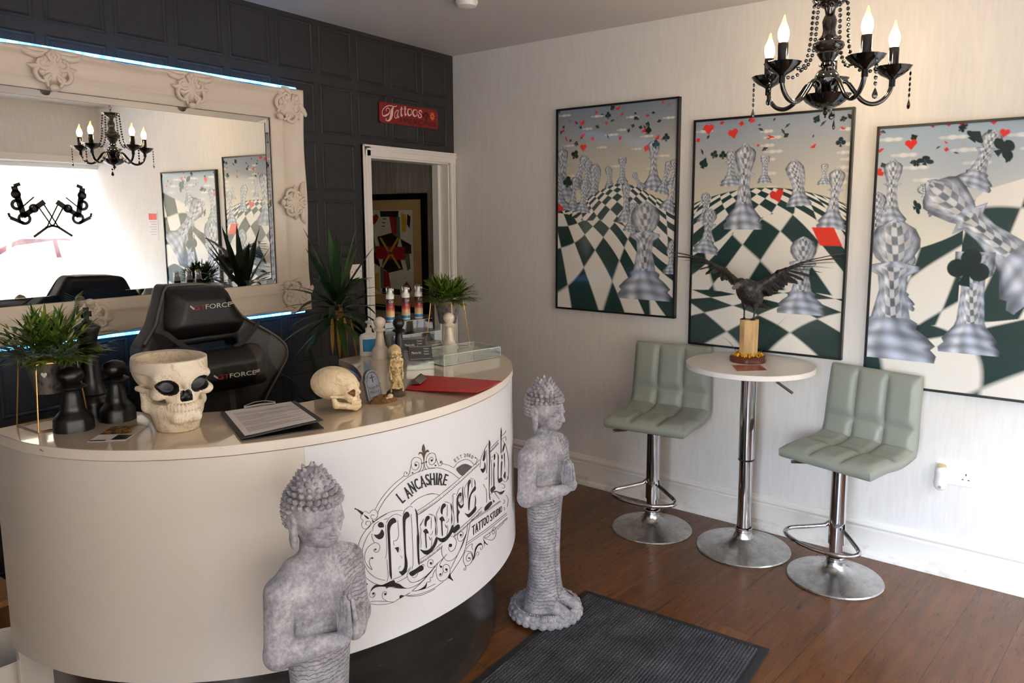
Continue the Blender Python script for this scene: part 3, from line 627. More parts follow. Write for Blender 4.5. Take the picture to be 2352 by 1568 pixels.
F_('D', '395,1150 410,1170 435,1170 430,1200 400,1200;540,1380 580,1300 595,1370 630,1420 625,1440 580,1405;985,1060 1010,960 1030,850 1080,780 1130,755 1160,790 1130,795 1090,810 1050,880 1020,1000 990,1070;1170,660 1200,720 1240,770 1270,780 1240,790 1205,765 1195,830 1190,740')
# beams with their shading
def beam(f1, p1, f2, p2, n):
    a = np.array(spline(fp(f1, p1), 12)); c = np.array(spline(fp(f2, p2), 12)); stroke(list(a), 0.9, False); stroke(list(c), 0.9, False)
    for k in range(n):
        u = (k + 0.5 + 0.3 * sin(k * 2.3)) / n
        pa = a[int(u * (len(a) - 1))]; pc = c[int(u * (len(c) - 1))]
        s = 0.35 + 0.3 * (sin(k * 1.7) * 0.5 + 0.5); stroke([pc + (pa - pc) * s, pc], 0.55, False)
beam('C', [(-160, 1522), (0, 1420), (210, 1265), (530, 995), (870, 680)], 'C', [(-138, 1585), (0, 1490), (230, 1320), (580, 1015), (865, 745)], 62)
beam('C', [(1040, 500), (1110, 430), (1175, 360)], 'C', [(1040, 560), (1110, 490), (1180, 410)], 14)
beam('D', [(40, 1055), (230, 930), (440, 750)], 'D', [(40, 1130), (215, 1010), (430, 840)], 26); beam('D', [(650, 590), (750, 500), (950, 320), (1150, 110)], 'D', [(650, 645), (760, 560), (960, 370), (1150, 190)], 34)
F_('C', '485,840 530,790 590,755 650,750 700,770 740,800 670,865 580,945', 2)
# letters of the name: black sides of each letter
F_('B', '700,230 720,150 760,95 810,68 850,90 865,148 810,175 765,230 750,310 755,420 775,900 785,1170 755,1130 740,1050 730,800 710,420;980,100 985,39 1010,-11 1050,-40 1085,-26 1105,40 1050,85 1030,150 1030,400 1040,700 1065,850 1065,960 1040,1050 985,1105 960,1100 910,1035 960,1030 1000,980 1015,900 1010,720 1000,550 985,250;1200,-101 1250,0 1255,200 1280,440 1275,620 1285,910 1255,860 1240,620 1235,400 1245,360 1230,150 1218,0;1095,1060 1210,990 1320,920 1355,1000 1250,1060 1150,1120;620,1275 810,1190 850,1240 920,1260 1000,1320 1070,1340 960,1345 850,1335 740,1320 680,1345 670,1315 560,1310 470,1335 400,1400 420,1340 480,1280 540,1270;835,615 905,595 910,640 895,700 860,640;940,605 935,640 920,680 930,640', 0, LT)
o1 = ['120,430 120,370 140,300 170,270 205,275 210,320 165,370 155,430 145,470', '95,550 105,530 150,500 185,550 190,590 150,600 160,830 140,830 125,600 105,570', '35,870 120,895 200,870 270,790 325,655 355,710 320,810 250,910 180,965 110,955', '300,260 325,330 320,430 330,550 320,640 310,560 315,420 300,330', '195,640 230,690 225,710 205,670']
o1s = '190,240 230,245 285,265;105,325 40,455;40,460 55,540 45,640 60,740 50,845;235,290 240,400 235,500;265,540 255,590 220,615;245,660 250,750 230,855'
def sh(txt, dx, dy): return ';'.join(' '.join('%g,%g' % (float(p.split(',')[0]) + dx, float(p.split(',')[1]) + dy) for p in seg.split()) for seg in txt.split(';'))
for dx, dy in ((0, 0), (290, -222)):
    for q in o1: F_('D', sh(q, dx, dy), 0, LT)
    S_('D', sh(o1s, dx, dy))
F_('D', '695,0 720,60 725,150 755,200 730,260 730,380 710,400 700,300 700,180;610,520 720,420 755,480 650,580;840,215 900,240 970,180 1040,90 1050,160 1000,230 920,300 880,270', 0, LT); S_('D', '630,20 640,200 655,330 640,460')
F_('C', '490,1330 510,1260 550,1215 570,1230 565,1280 535,1280 515,1340 560,1430 600,1400 610,1390 600,1440 570,1475 540,1465 500,1390;600,1110 595,1190 605,1290 600,1400 585,1300 580,1180 590,1130;670,1080 680,1030 705,1005 720,1010 720,1060 700,1100 690,1200 675,1320 670,1300 672,1150;795,1110 805,1170 740,1240 715,1330 700,1500 685,1500 680,1430 690,1310 740,1190;780,1000 800,1050 800,1110 790,1100;790,1260 810,1330 800,1440 785,1440 795,1340;1015,420 1028,360 1045,420 1035,520 1045,650 1035,800 1035,1000 1030,1200 1045,1330 1025,1290 1020,900 1025,640;955,530 965,560 960,650 940,700 920,700 920,650 935,590;945,720 965,760 965,830 940,880 915,895 880,830 920,830 945,790;950,1460 1050,1360 1070,1410 965,1520;1100,600 1120,585 1125,650 1105,690 1100,640;1105,720 1120,780 1105,830 1110,1100 1095,1100 1095,780;1165,590 1180,640 1175,900 1180,1010 1165,1010 1165,700;1045,1160 1105,1105 1125,1160 1060,1215;1170,1010 1225,970 1240,1020 1185,1065;1210,300 1220,150 1230,220 1225,400 1225,560 1212,560 1215,400;1240,520 1270,410 1285,440 1250,555;1225,610 1240,600 1240,660 1225,670;1220,720 1240,720 1235,800 1225,960 1215,940;1265,580 1280,600 1280,840 1270,700;1260,930 1290,870 1290,980 1270,980;1060,1220 1130,1190 1200,1210 1280,1180 1240,1240 1200,1250 1150,1210', 0, LT)
def letter(f, ch, cx, cy, rot, h, w, shear=None, bold=0):
    V, Fc = glyphs(ch); a = math.radians(rot); ey = np.array([-sin(a), -cos(a)]) * h; ex = np.array([cos(a), -sin(a)]) if shear is None else np.array(shear, float)
    P = [np.array([cx, cy]) + ex * (p[0] / V[:, 0].max() - 0.5) * w + ey * (p[1] - 0.5) for p in V]
    for dx in ((0,) if not bold else (-bold, bold)):
        put(LT, np.array(fp(f, [p + ex * dx for p in P])), Fc)
for ch, cx, cy, rot, h, w in (('L', 945, 1120, 38, 200, 70), ('A', 1068, 1025, 32, 200, 92), ('N', 1150, 935, 27, 200, 85), ('C', 1240, 875, 20, 200, 75), ('A', 1340, 832, 14, 200, 90), ('S', 1430, 795, 10, 200, 70), ('H', 1516, 786, 3, 205, 78), ('I', 1592, 781, -2, 205, 20), ('R', 1662, 788, -8, 205, 72), ('E', 1752, 797, -15, 200, 58)):
    letter('A', ch, cx, cy, rot, h, w, bold=6)
    a = math.radians(rot); ey = np.array([-sin(a), -cos(a)]) * h / 2; ex = np.array([cos(a), -sin(a)])
    for sg in (-1, 1):                                             # slab serifs
        for q in {'L': (-0.3,), 'A': (-0.42, 0.42) if sg < 0 else (0,), 'N': (-0.4, 0.4), 'H': (-0.4, 0.4), 'I': (0,), 'R': (-0.35, 0.4) if sg < 0 else (-0.35,), 'E': (-0.35,)}.get(ch, ()):
            c_ = np.array([cx, cy]) + sg * ey + ex * q * w; stroke(fp('A', [c_ - ex * 19, c_ + ex * 19]), 1.3, False, LT)
for k, (ch, cx, cy, h, w) in enumerate((('T', 1002, 527, 172, 52), ('A', 1058, 485, 168, 50), ('T', 1112, 445, 160, 48), ('T', 1160, 408, 156, 44), ('O', 1204, 372, 150, 42), ('O', 1255, 333, 146, 42), ('S', 1320, 292, 140, 36), ('T', 1362, 258, 134, 36), ('U', 1402, 228, 128, 34), ('D', 1440, 198, 122, 32), ('I', 1470, 172, 116, 8), ('O', 1498, 150, 110, 28))):
    letter('D', ch, cx, cy, 2, h, w, (1, -0.72), 4)
for ch, cx, cy, rot in (('E', 470, 692, 33), ('S', 512, 658, 27), ('T', 562, 630, 15), ('2', 625, 610, 5), ('0', 670, 605, 0), ('1', 708, 613, -10), ('0', 745, 635, -16)): letter('C', ch, cx, cy, rot, 56, 12 if ch == '1' else 34)
for k, ch in enumerate('ACCRINGTON'): letter('D', ch, 1432 + k * 19, 505 - k * 20, 3, 40 - k, 5 if ch == 'I' else 15, (1, -0.95))
M_INK = mat('black_print', (24, 22, 22), 0.4); M_BRN = mat('brown_print', (72, 50, 30), 0.4); M_GRYP = mat('charcoal_print', (74, 70, 68), 0.4)
LG.build('logo_ornament', [M_INK, M_BRN, M_GRYP], wrap, smooth=0, fix=False); LT.build('lettering', M_INK, wrap, smooth=0, fix=False)

# ================================================================ wall mirror in a carved frame
M_FRAME = mat('painted_frame', (228, 212, 192), 0.42, var=0.03, scale=9, bump=0.1, bscale=140)
t = NT('mirror_glass'); t.base((0.93, 0.94, 0.93, 1)); t.set(0.004, 1.0); M_MIRROR = t.mat
MX0, MX1, MZ0, MZ1 = -2.95, -1.228, 1.080, 2.166; MFW = 0.175
mir = thing('wall_mirror', 'huge cream carved mirror with blue strip light around its edge, on dark panelling', 'mirror', ((MX0 + MX1) / 2, -0.012, (MZ0 + MZ1) / 2), (0, 0, -0.0109))
hx, hz_ = (MX1 - MX0) / 2, (MZ1 - MZ0) / 2
prof = [(0.0, 0.0), (0.0, 0.050), (0.006, 0.058), (0.016, 0.060), (0.026, 0.055), (0.034, 0.048), (0.050, 0.042), (0.085, 0.036), (0.110, 0.034), (0.118, 0.037), (0.126, 0.038), (0.132, 0.034), (0.150, 0.030), (0.170, 0.026), (0.176, 0.024), (0.178, 0.018)]
b = MB(); NX = 40
def fr(i, d):
    # i: distance in from the outer edge, d: depth; outer edge gently serpentine
    pts = []
    for sx0, sz0, sx1, sz1 in ((-1, -1, 1, -1), (1, -1, 1, 1), (1, 1, -1, 1), (-1, 1, -1, -1)):
        for k in range(NX):
            u = k / NX; wv = (0.010 * (1 - cos(2 * PI * u * (3 if sz0 == sz1 else 2))) * 0.5) * max(0, 1 - i / 0.06)
            ix = hx - i * (1.0); iz = hz_ - i * 0.83
            x = (sx0 + (sx1 - sx0) * u) * ix; z = (sz0 + (sz1 - sz0) * u) * iz
            if sz0 == sz1: z -= sz0 * wv
            else: x -= sx0 * wv
            pts.append((x, -d, z))
    return pts
rows = [fr(*p) for p in prof]; n = 4 * NX
b.add([p for r in rows for p in r], [(i * n + k, i * n + (k + 1) % n, (i + 1) * n + (k + 1) % n, (i + 1) * n + k) for i in range(len(rows) - 1) for k in range(n)])
b.build('frame', M_FRAME, mir, smooth=0.9)
b = MB(); ix, iz = hx - 0.176, hz_ - 0.176 * 0.83
b.box((0, -0.010, 0), (2 * ix + 0.01, 0.008, 2 * iz + 0.01)); b.build('mirror_glass', M_MIRROR, mir, smooth=0)
b = MB(); bw = 0.028                                             # bevelled border of the glass
o_ = [(-ix, -iz), (ix, -iz), (ix, iz), (-ix, iz)]; q_ = [(x - math.copysign(bw, x), z - math.copysign(bw, z)) for x, z in o_]
b.add([(x, -0.0145, z) for x, z in o_] + [(x, -0.0165, z) for x, z in q_] + [(x, -0.0140, z) for x, z in o_], [(k, (k + 1) % 4, 4 + (k + 1) % 4, 4 + k) for k in range(4)]); b.build('glass_bevel', M_MIRROR, mir, smooth=0)
def scroll(b, c, r, a0, turns, sgn, d, w0, w1, grow=0.25):
    pts = []; n = 26
    for k in range(n):
        u = k / (n - 1); a = a0 + sgn * u * turns * 2 * PI; q = r * (1 - (1 - grow) * u)
        pts.append((c[0] + q * cos(a), -d - 0.006 * u, c[1] + q * sin(a)))
    b.tube(pts, np.linspace(w0, w1, n), 8, flat=1.0); b.sphere(pts[-1], w1 * 1.5, 10, 8)
def rocaille(name, at, ang, s, corner=False):
    b = MB(); d = 0.052
    for sg in (-1, 1):
        scroll(b, (sg * 0.036, 0.010), 0.036, PI / 2 + sg * 0.6, 0.85, sg, d, 0.0115, 0.005)
        scroll(b, (sg * 0.030, -0.036), 0.036, PI * 0.5 - sg * 0.4, 0.62, -sg, d, 0.0105, 0.005, 0.5)
        b.tube([(sg * 0.03, -d, 0.040), (sg * 0.060, -d - 0.005, 0.030), (sg * 0.085, -d - 0.004, 0.036), (sg * 0.108, -d, 0.052)], [0.009, 0.014, 0.013, 0.005], 8)
        b.tube([(sg * 0.050, -d, -0.004), (sg * 0.068, -d - 0.002, -0.010), (sg * 0.084, -d + 0.004, -0.004)], [0.009, 0.010, 0.003], 8)
        b.tube([(sg * 0.012, -d - 0.004, -0.03), (sg * 0.032, -d - 0.008, -0.048), (sg * 0.020, -d - 0.002, -0.076)], [0.007, 0.010, 0.005], 8)
        b.tube([(sg * 0.006, -d - 0.006, 0.050), (sg * 0.020, -d - 0.012, 0.036), (sg * 0.010, -d - 0.010, 0.014)], [0.005, 0.008, 0.004], 8)
    b.sphere((0, -d + 0.008, -0.01), (0.036, 0.020, 0.048), 16, 12); b.sphere((0, -d - 0.002, -0.080), (0.018, 0.014, 0.014), 12, 8); b.sphere((0, -d - 0.004, 0.044), (0.011, 0.012, 0.016), 12, 8)
    b.sphere((0.002, -d + 0.010, 0.006), (0.062, 0.016, 0.058), 16, 10)
    R = np.array(Matrix.Rotation(ang, 3, 'Y')); V = np.array(b.v) * np.array([s, 1, s]) @ R.T; V[:, 0] += at[0]; V[:, 2] += at[1]
    V[:, 0] = np.clip(V[:, 0], -hx - 0.004, hx + 0.004); V[:, 2] = np.clip(V[:, 2], -hz_ - 0.002, hz_ + 0.002)
    b.v = [tuple(p) for p in V]; return b.build(name, M_FRAME, mir, smooth=1.2)
cx_ = (MX0 + MX1) / 2; cz_ = (MZ0 + MZ1) / 2
for x in (-1.821, -2.364): rocaille('carved_ornament', (x - cx_, 2.104 - cz_), 0, 1.0)
for x in (-1.821, -2.30): rocaille('carved_ornament', (x - cx_, 1.142 - cz_), PI, 1.0)
for sx in (-1, 1):
    rocaille('carved_ornament', (sx * (hx - 0.068), 1.620 - cz_), sx * PI / 2, 1.0)
    for sz in (-1, 1): rocaille('carved_ornament', (sx * (hx - 0.082), sz * (hz_ - 0.078)), sx * PI / 4 if sz > 0 else sx * PI * 3 / 4, 1.1)
t = NT('blue_led'); t.base(srgb(120, 190, 255)); t.p.inputs['Emission Color'].default_value = (0.10, 0.42, 1.0, 1)
n1 = t.noise(55, 2, 0.5, t.map(t.obj(), scale=(1, 0.2, 0.2))); t.ln(t.math('MULTIPLY', t.ramp(n1, [(0.35, 0.35), (0.65, 1.0)]), LED_STRENGTH), t.p.inputs['Emission Strength']); M_LED = t.mat
b = MB()
for z in (-hz_ - 0.004, hz_ + 0.004): b.tube([(-hx + 0.02, -0.030, z), (hx - 0.03, -0.030, z)], 0.006, 8)
b.tube([(-hx - 0.004, -0.030, -hz_ + 0.03), (-hx - 0.004, -0.030, hz_ - 0.03)], 0.006, 8)
b.build('strip_light', M_LED, mir)
# ---- tin sign and light switch on the back wall
M_SIGN = mat('red_tin', (122, 12, 16), 0.38, var=0.12, scale=30); M_SGW = mat('sign_lettering', (226, 190, 176), 0.5); M_SGB = mat('sign_black', (30, 8, 8), 0.5); M_SGO = mat('sign_orange', (226, 130, 40), 0.5)
sg_ = thing('tin_sign', 'red tin sign with cream script lettering above the doorway', 'sign', (-0.41, -0.010, 2.134), (0, -0.012, 0))
b = MB(); o_ = []
for cx, cz, a0 in ((0.232, 0.042, 0), (-0.232, 0.042, 90), (-0.232, -0.042, 180), (0.232, -0.042, 270)): o_ += [(cx + 0.015 * cos(math.radians(a0 + a)), cz + 0.015 * sin(math.radians(a0 + a))) for a in (0, 30, 60, 90)]
b.prism(o_, -0.002, 0.002, 'y'); b.build('plate', M_SIGN, sg_, smooth=0)
b = MB(); YS = -0.0028
def rib(b, pts, w):
    P = np.array(spline(pts, 6)); T = np.gradient(P, axis=0); T /= np.linalg.norm(T, axis=1)[:, None]; N = np.c_[-T[:, 1], T[:, 0]]; n = len(P)
    w = np.interp(np.linspace(0, 1, n), np.linspace(0, 1, len(w)), w) if not np.isscalar(w) else np.full(n, w)
    b.add([(p[0], YS, p[1]) for p in np.r_[P + N * w[:, None] / 2, P - N * w[:, None] / 2]], [(k, k + 1, n + k + 1, n + k) for k in range(n - 1)])
def sp_(txt): return [((float(p.split(',')[0]) - 1110) / 3980, -(float(p.split(',')[1]) - (680 + 0.15 * (float(p.split(',')[0]) - 1110))) / 6000 * 0.95) for p in txt.split()]
for s_, w in (('690,330 600,350 470,320 350,350 250,450 215,560 240,670 320,665 420,600 460,500 430,420 370,410 340,470 360,520', [0.004, 0.005, 0.004, 0.004, 0.006, 0.010, 0.006, 0.004, 0.004, 0.003]), ('580,360 540,450 520,560 500,680 450,800 380,850 320,810 350,750', [0.006, 0.018, 0.022, 0.018, 0.009, 0.004, 0.004]), ('745,475 680,490 620,580 605,700 640,755 690,720 725,600 740,480', 0.005), ('735,480 715,600 690,680 720,730 745,680', 0.010), ('845,360 825,480 820,600 825,680 865,640', 0.010), ('790,455 885,440', 0.004), ('960,340 950,460 945,590 950,650 995,610', 0.010), ('915,425 1005,430', 0.004), ('1120,430 1060,450 1040,560 1060,640 1110,660 1170,600 1175,490 1130,420', [0.004, 0.008, 0.014, 0.006, 0.004, 0.004]), ('1310,450 1240,480 1215,570 1240,660 1290,690 1350,640 1365,520 1320,450', [0.004, 0.008, 0.014, 0.006, 0.004, 0.004]), ('1525,560 1500,490 1450,490 1425,550 1470,610 1510,670 1480,735 1420,735 1390,660 1420,650', 0.007)): rib(b, sp_(s_), w)
b.build('script_lettering', M_SGW, sg_, smooth=0, fix=False)
b = MB(); text_on(b, '&', (-0.083, YS, -0.040), (1, 0, 0), (0, 0, 0.022), 0.02); text_on(b, 'PIERCING', (-0.050, YS, -0.047), (1, 0, 0), (0, 0, 0.030), 0.272)
for x, z, r, a in ((0.135, 0.028, 0.02, 0.5), (0.160, 0.018, 0.018, 2.0), (0.142, 0.0, 0.02, 1.2), (0.12, 0.012, 0.016, 2.6)): rib(b, [(x - r * cos(a), z - r * sin(a)), (x, z), (x + r * cos(a), z + r * sin(a))], [0.003, 0.012, 0.003])
b.build('black_lettering', M_SGB, sg_, smooth=0, fix=False)
b = MB()
for k in range(9): a = 2 * PI * k / 9; rib(b, [(0.197 + 0.005 * cos(a), 0.016 + 0.006 * sin(a)), (0.197 + 0.013 * cos(a), 0.016 + 0.015 * sin(a)), (0.197 + 0.021 * cos(a + 0.2), 0.016 + 0.025 * sin(a + 0.2))], [0.002, 0.006, 0.003])
b.build('painted_flower', M_SGO, sg_, smooth=0, fix=False)
M_PLAST = mat('white_switch_plastic', (240, 236, 230), 0.3, var=0.01)
sw = thing('light_switch', 'white light switch plate on the dark wall beside the door', 'switch', (-0.862, -0.006, 1.251))
b = MB(); b.box((0, 0, 0), (0.086, 0.010, 0.080)); b.build('plate', M_PLAST, sw, smooth=0, bevel=0.003)
b = MB(); b.box((0.002, -0.007, 0), (0.018, 0.006, 0.030), (0.12, 0, 0)); b.build('rocker', M_PLAST, sw, smooth=0, bevel=0.001)
for x in (-0.032, 0.032): b = MB(); b.lathe([(0, 0), (0.003, 0), (0.003, 0.001)], 10, (x, -0.005, 0), Matrix.Rotation(PI / 2, 3, 'X')); b.build('screw', mat('screw_metal', (120, 116, 110), 0.4, 0.8), sw)
# ================================================================ praying statues
t = NT('weathered_stone'); t.set(0.85, 0, 0.25)
ob = t.obj(); n1 = t.noise(18, 6, 0.7, ob); n2 = t.noise(90, 4, 0.7, ob); n3 = t.noise(5, 3, 0.5, ob)
c = t.ramp(t.math('ADD', t.math('MULTIPLY', n1, 0.6), t.math('MULTIPLY', n2, 0.4)), [(0.36, srgb(118, 116, 126)), (0.5, srgb(160, 158, 166)), (0.66, srgb(205, 202, 206))])
at = t.new('Attribute', attribute_name='robe'); sz = t.new('SeparateXYZ'); t.ln(ob, sz.inputs[0])
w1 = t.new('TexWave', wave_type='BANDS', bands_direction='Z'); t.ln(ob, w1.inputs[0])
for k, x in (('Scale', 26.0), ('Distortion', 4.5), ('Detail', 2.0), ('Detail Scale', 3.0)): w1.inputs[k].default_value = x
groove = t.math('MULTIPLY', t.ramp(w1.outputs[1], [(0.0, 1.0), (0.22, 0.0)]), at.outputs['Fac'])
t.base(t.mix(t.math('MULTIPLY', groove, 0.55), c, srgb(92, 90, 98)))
cav = t.new('NewGeometry')                                          # darker grey in the creases
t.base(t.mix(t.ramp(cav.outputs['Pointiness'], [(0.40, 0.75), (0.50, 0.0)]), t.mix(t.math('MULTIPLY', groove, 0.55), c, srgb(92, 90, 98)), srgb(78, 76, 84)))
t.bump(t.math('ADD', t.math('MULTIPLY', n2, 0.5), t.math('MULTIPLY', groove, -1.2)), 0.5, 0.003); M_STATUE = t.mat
def build_statue(label):
    st = thing('praying_statue', label, 'statue', (0, 0, 0))
    # statue faces -Y; z up; feet on a lotus base. All sizes in metres.
    def robe_r(Z): return np.interp(Z, [0.04, 0.08, 0.14, 0.25, 0.36, 0.44, 0.48, 0.53], [0.100, 0.088, 0.074, 0.070, 0.079, 0.086, 0.082, 0.068])
    def body(X, Y, Z):
        ra = robe_r(Z); rb = np.interp(Z, [0.04, 0.10, 0.2, 0.35, 0.46, 0.53], [0.080, 0.066, 0.056, 0.056, 0.060, 0.055])
        q = np.sqrt((X / ra) ** 2 + ((Y - 0.006) / rb) ** 2)
        d = np.maximum((q - 1) * np.minimum(ra, rb) * 0.9, np.maximum(0.035 - Z, Z - 0.53))
        d = d + 0.010 * np.exp(-((X - 0.004) / 0.008) ** 2) * (Y < 0) * np.clip((0.42 - Z) / 0.1, 0, 1)           # channel between the legs
        tor = smin(s_ell(X, Y, Z, (0, 0.004, 0.52), (0.082, 0.060, 0.10)), s_ell(X, Y, Z, (0, 0.008, 0.625), (0.098, 0.062, 0.085)), 0.04)
        for sx in (-1, 1): tor = smin(tor, s_cap(X, Y, Z, (sx * 0.055, 0.012, 0.682), (sx * 0.098, 0.008, 0.655), 0.040, 0.036), 0.03)
        d = smin(d, tor, 0.03)
        d = smin(d, s_cap(X, Y, Z, (0, 0.012, 0.66), (0, 0.002, 0.762), 0.040, 0.037), 0.022)                         # neck
        for sx in (-1, 1):
            arm = s_cap(X, Y, Z, (sx * 0.108, 0.012, 0.655), (sx * 0.122, 0.006, 0.505), 0.036, 0.033)
            arm = smin(arm, s_cap(X, Y, Z, (sx * 0.122, 0.004, 0.505), (sx * 0.026, -0.098, 0.528), 0.033, 0.021), 0.015)
            d = smin(d, arm, 0.010)
            hand = s_ell(X, Y, Z, (sx * 0.011, -0.106, 0.548), (0.011, 0.021, 0.034))
            for k, (yo, L) in enumerate(((-0.124, 0.056), (-0.1135, 0.066), (-0.103, 0.062), (-0.0925, 0.050))):
                hand = smin(hand, s_cap(X, Y, Z, (sx * 0.010, yo + 0.004, 0.566), (sx * 0.0065, yo + 0.010, 0.566 + L), 0.0062, 0.0050), 0.003)
            hand = smin(hand, s_cap(X, Y, Z, (sx * 0.010, -0.086, 0.548), (sx * 0.007, -0.078, 0.592), 0.0075, 0.0055), 0.003)
            d = smin(d, hand, 0.005)
        # mantle over the left shoulder
        m = np.sqrt((X - 0.08) ** 2 + (Y - 0.012) ** 2 * 1.2)
        d = np.where((X > 0.025 + (0.70 - Z) * 0.12) & (Z > 0.47) & (Z < 0.705), d - 0.0045, d)
        # feet
        for sx in (-1, 1):
            ft = smin(s_ell(X, Y, Z, (sx * 0.038, -0.075, 0.052), (0.028, 0.056, 0.022)), s_ell(X, Y, Z, (sx * 0.038, -0.040, 0.066), (0.024, 0.04, 0.03)), 0.015)
            for k in range(5): ft = smin(ft, s_cap(X, Y, Z, (sx * (0.020 + 0.0095 * k), -0.108, 0.047), (sx * (0.018 + 0.0105 * k), -0.132 + 0.0035 * k, 0.042), 0.0072 if k else 0.009, 0.006), 0.004)
            d = smin(d, ft, 0.006)
        return d
    V, Q = sdf_mesh(body, (-0.17, -0.155, 0.02), (0.17, 0.10, 0.775), 0.0036)
    Vh, Qh = sdf_mesh(statue_head, (-0.085, -0.095, 0.725), (0.085, 0.10, 0.945), 0.0021)
    robe = np.r_[np.clip((0.50 - V[:, 2]) / 0.012, 0, 1) * (np.abs(V[:, 0]) < 0.09) * (V[:, 1] > -0.075), np.zeros(len(Vh))]
    robe[:len(V)] = np.maximum(robe[:len(V)], (V[:, 0] > 0.035 + (0.70 - V[:, 2]) * 0.12) * (V[:, 2] > 0.45) * (V[:, 2] < 0.705))
    robe[:len(V)] *= V[:, 2] > 0.055
    np_mesh(np.r_[V, Vh], np.r_[Q, Qh + len(V)], 'body', M_STATUE, st, attr={'robe': robe})
    # curls of the hair
    b = MB()
    def curl(p, nrm, r):
        R = np.array(Vector(nrm).to_track_quat('Z', 'Y').to_matrix())
        b.lathe([(r, -0.004), (r * 0.98, 0.002), (r * 0.74, 0.0055), (r * 0.70, 0.0045), (r * 0.62, 0.0068), (r * 0.42, 0.0088), (r * 0.37, 0.0078), (r * 0.3, 0.0094), (0.0008, 0.0108)], 9, p, R)
    for k, (zc, n, rr) in enumerate(((0.800, 22, 0.0068), (0.813, 25, 0.0070), (0.826, 26, 0.0072), (0.839, 26, 0.0074), (0.8525, 25, 0.0075), (0.866, 22, 0.0074), (0.879, 18, 0.0072), (0.8905, 14, 0.0068), (0.9015, 12, 0.0062), (0.912, 10, 0.0060), (0.9215, 8, 0.0058), (0.930, 5, 0.0056))):
        for i in range(n):
            a = 2 * PI * (i + 0.5 * (k % 2)) / n
            if zc < 0.852 and sin(a) < -0.25 - (0.852 - zc) * 2: continue                       # leave the face free
            if zc < 0.842 and sin(a) < 0.02: continue
            rx = np.interp(zc, [0.79, 0.83, 0.862, 0.885, 0.90, 0.93, 0.938], [0.061, 0.067, 0.063, 0.050, 0.039, 0.021, 0.005]); ry = rx * 1.1
            p = np.array([rx * cos(a), 0.008 + ry * sin(a), zc]); nr = np.array([cos(a), sin(a), np.interp(zc, [0.8, 0.84, 0.88, 0.9, 0.935], [0.0, 0.25, 0.9, 0.7, 2.2])]); curl(p, nr / np.linalg.norm(nr), rr * 1.06)
    curl(np.array([0, 0.008, 0.938]), np.array([0, 0, 1.0]), 0.006)
    b.build('hair_curls', M_STATUE, st, smooth=1.2)
    b = MB(); b.lathe([(0.0, 0.0), (0.128, 0.0), (0.140, 0.008), (0.140, 0.030), (0.128, 0.044), (0.120, 0.046), (0.116, 0.040), (0.0, 0.040)], 72, ph=lambda a, r, z: (1.0 + (0.018 * abs(sin(a * 13)) if 0.004 < z < 0.045 and r > 0.124 else 0)))
    for k in range(26):
        a = 2 * PI * k / 26; c_, s_ = cos(a), sin(a)
        R = np.array(Matrix.Rotation(a, 3, 'Z')); b.sphere((0.138 * c_, 0.138 * s_, 0.0125), (0.010, 0.0165, 0.0125), 10, 7, R); b.sphere((0.133 * c_, 0.133 * s_, 0.0335), (0.0095, 0.0160, 0.0105), 10, 7, R)
    for k in range(84): a = 2 * PI * k / 84; b.sphere((0.120 * cos(a), 0.120 * sin(a), 0.0465), 0.0036, 6, 5)
    b.build('lotus_base', M_STATUE, st, smooth=1.2)
    return st
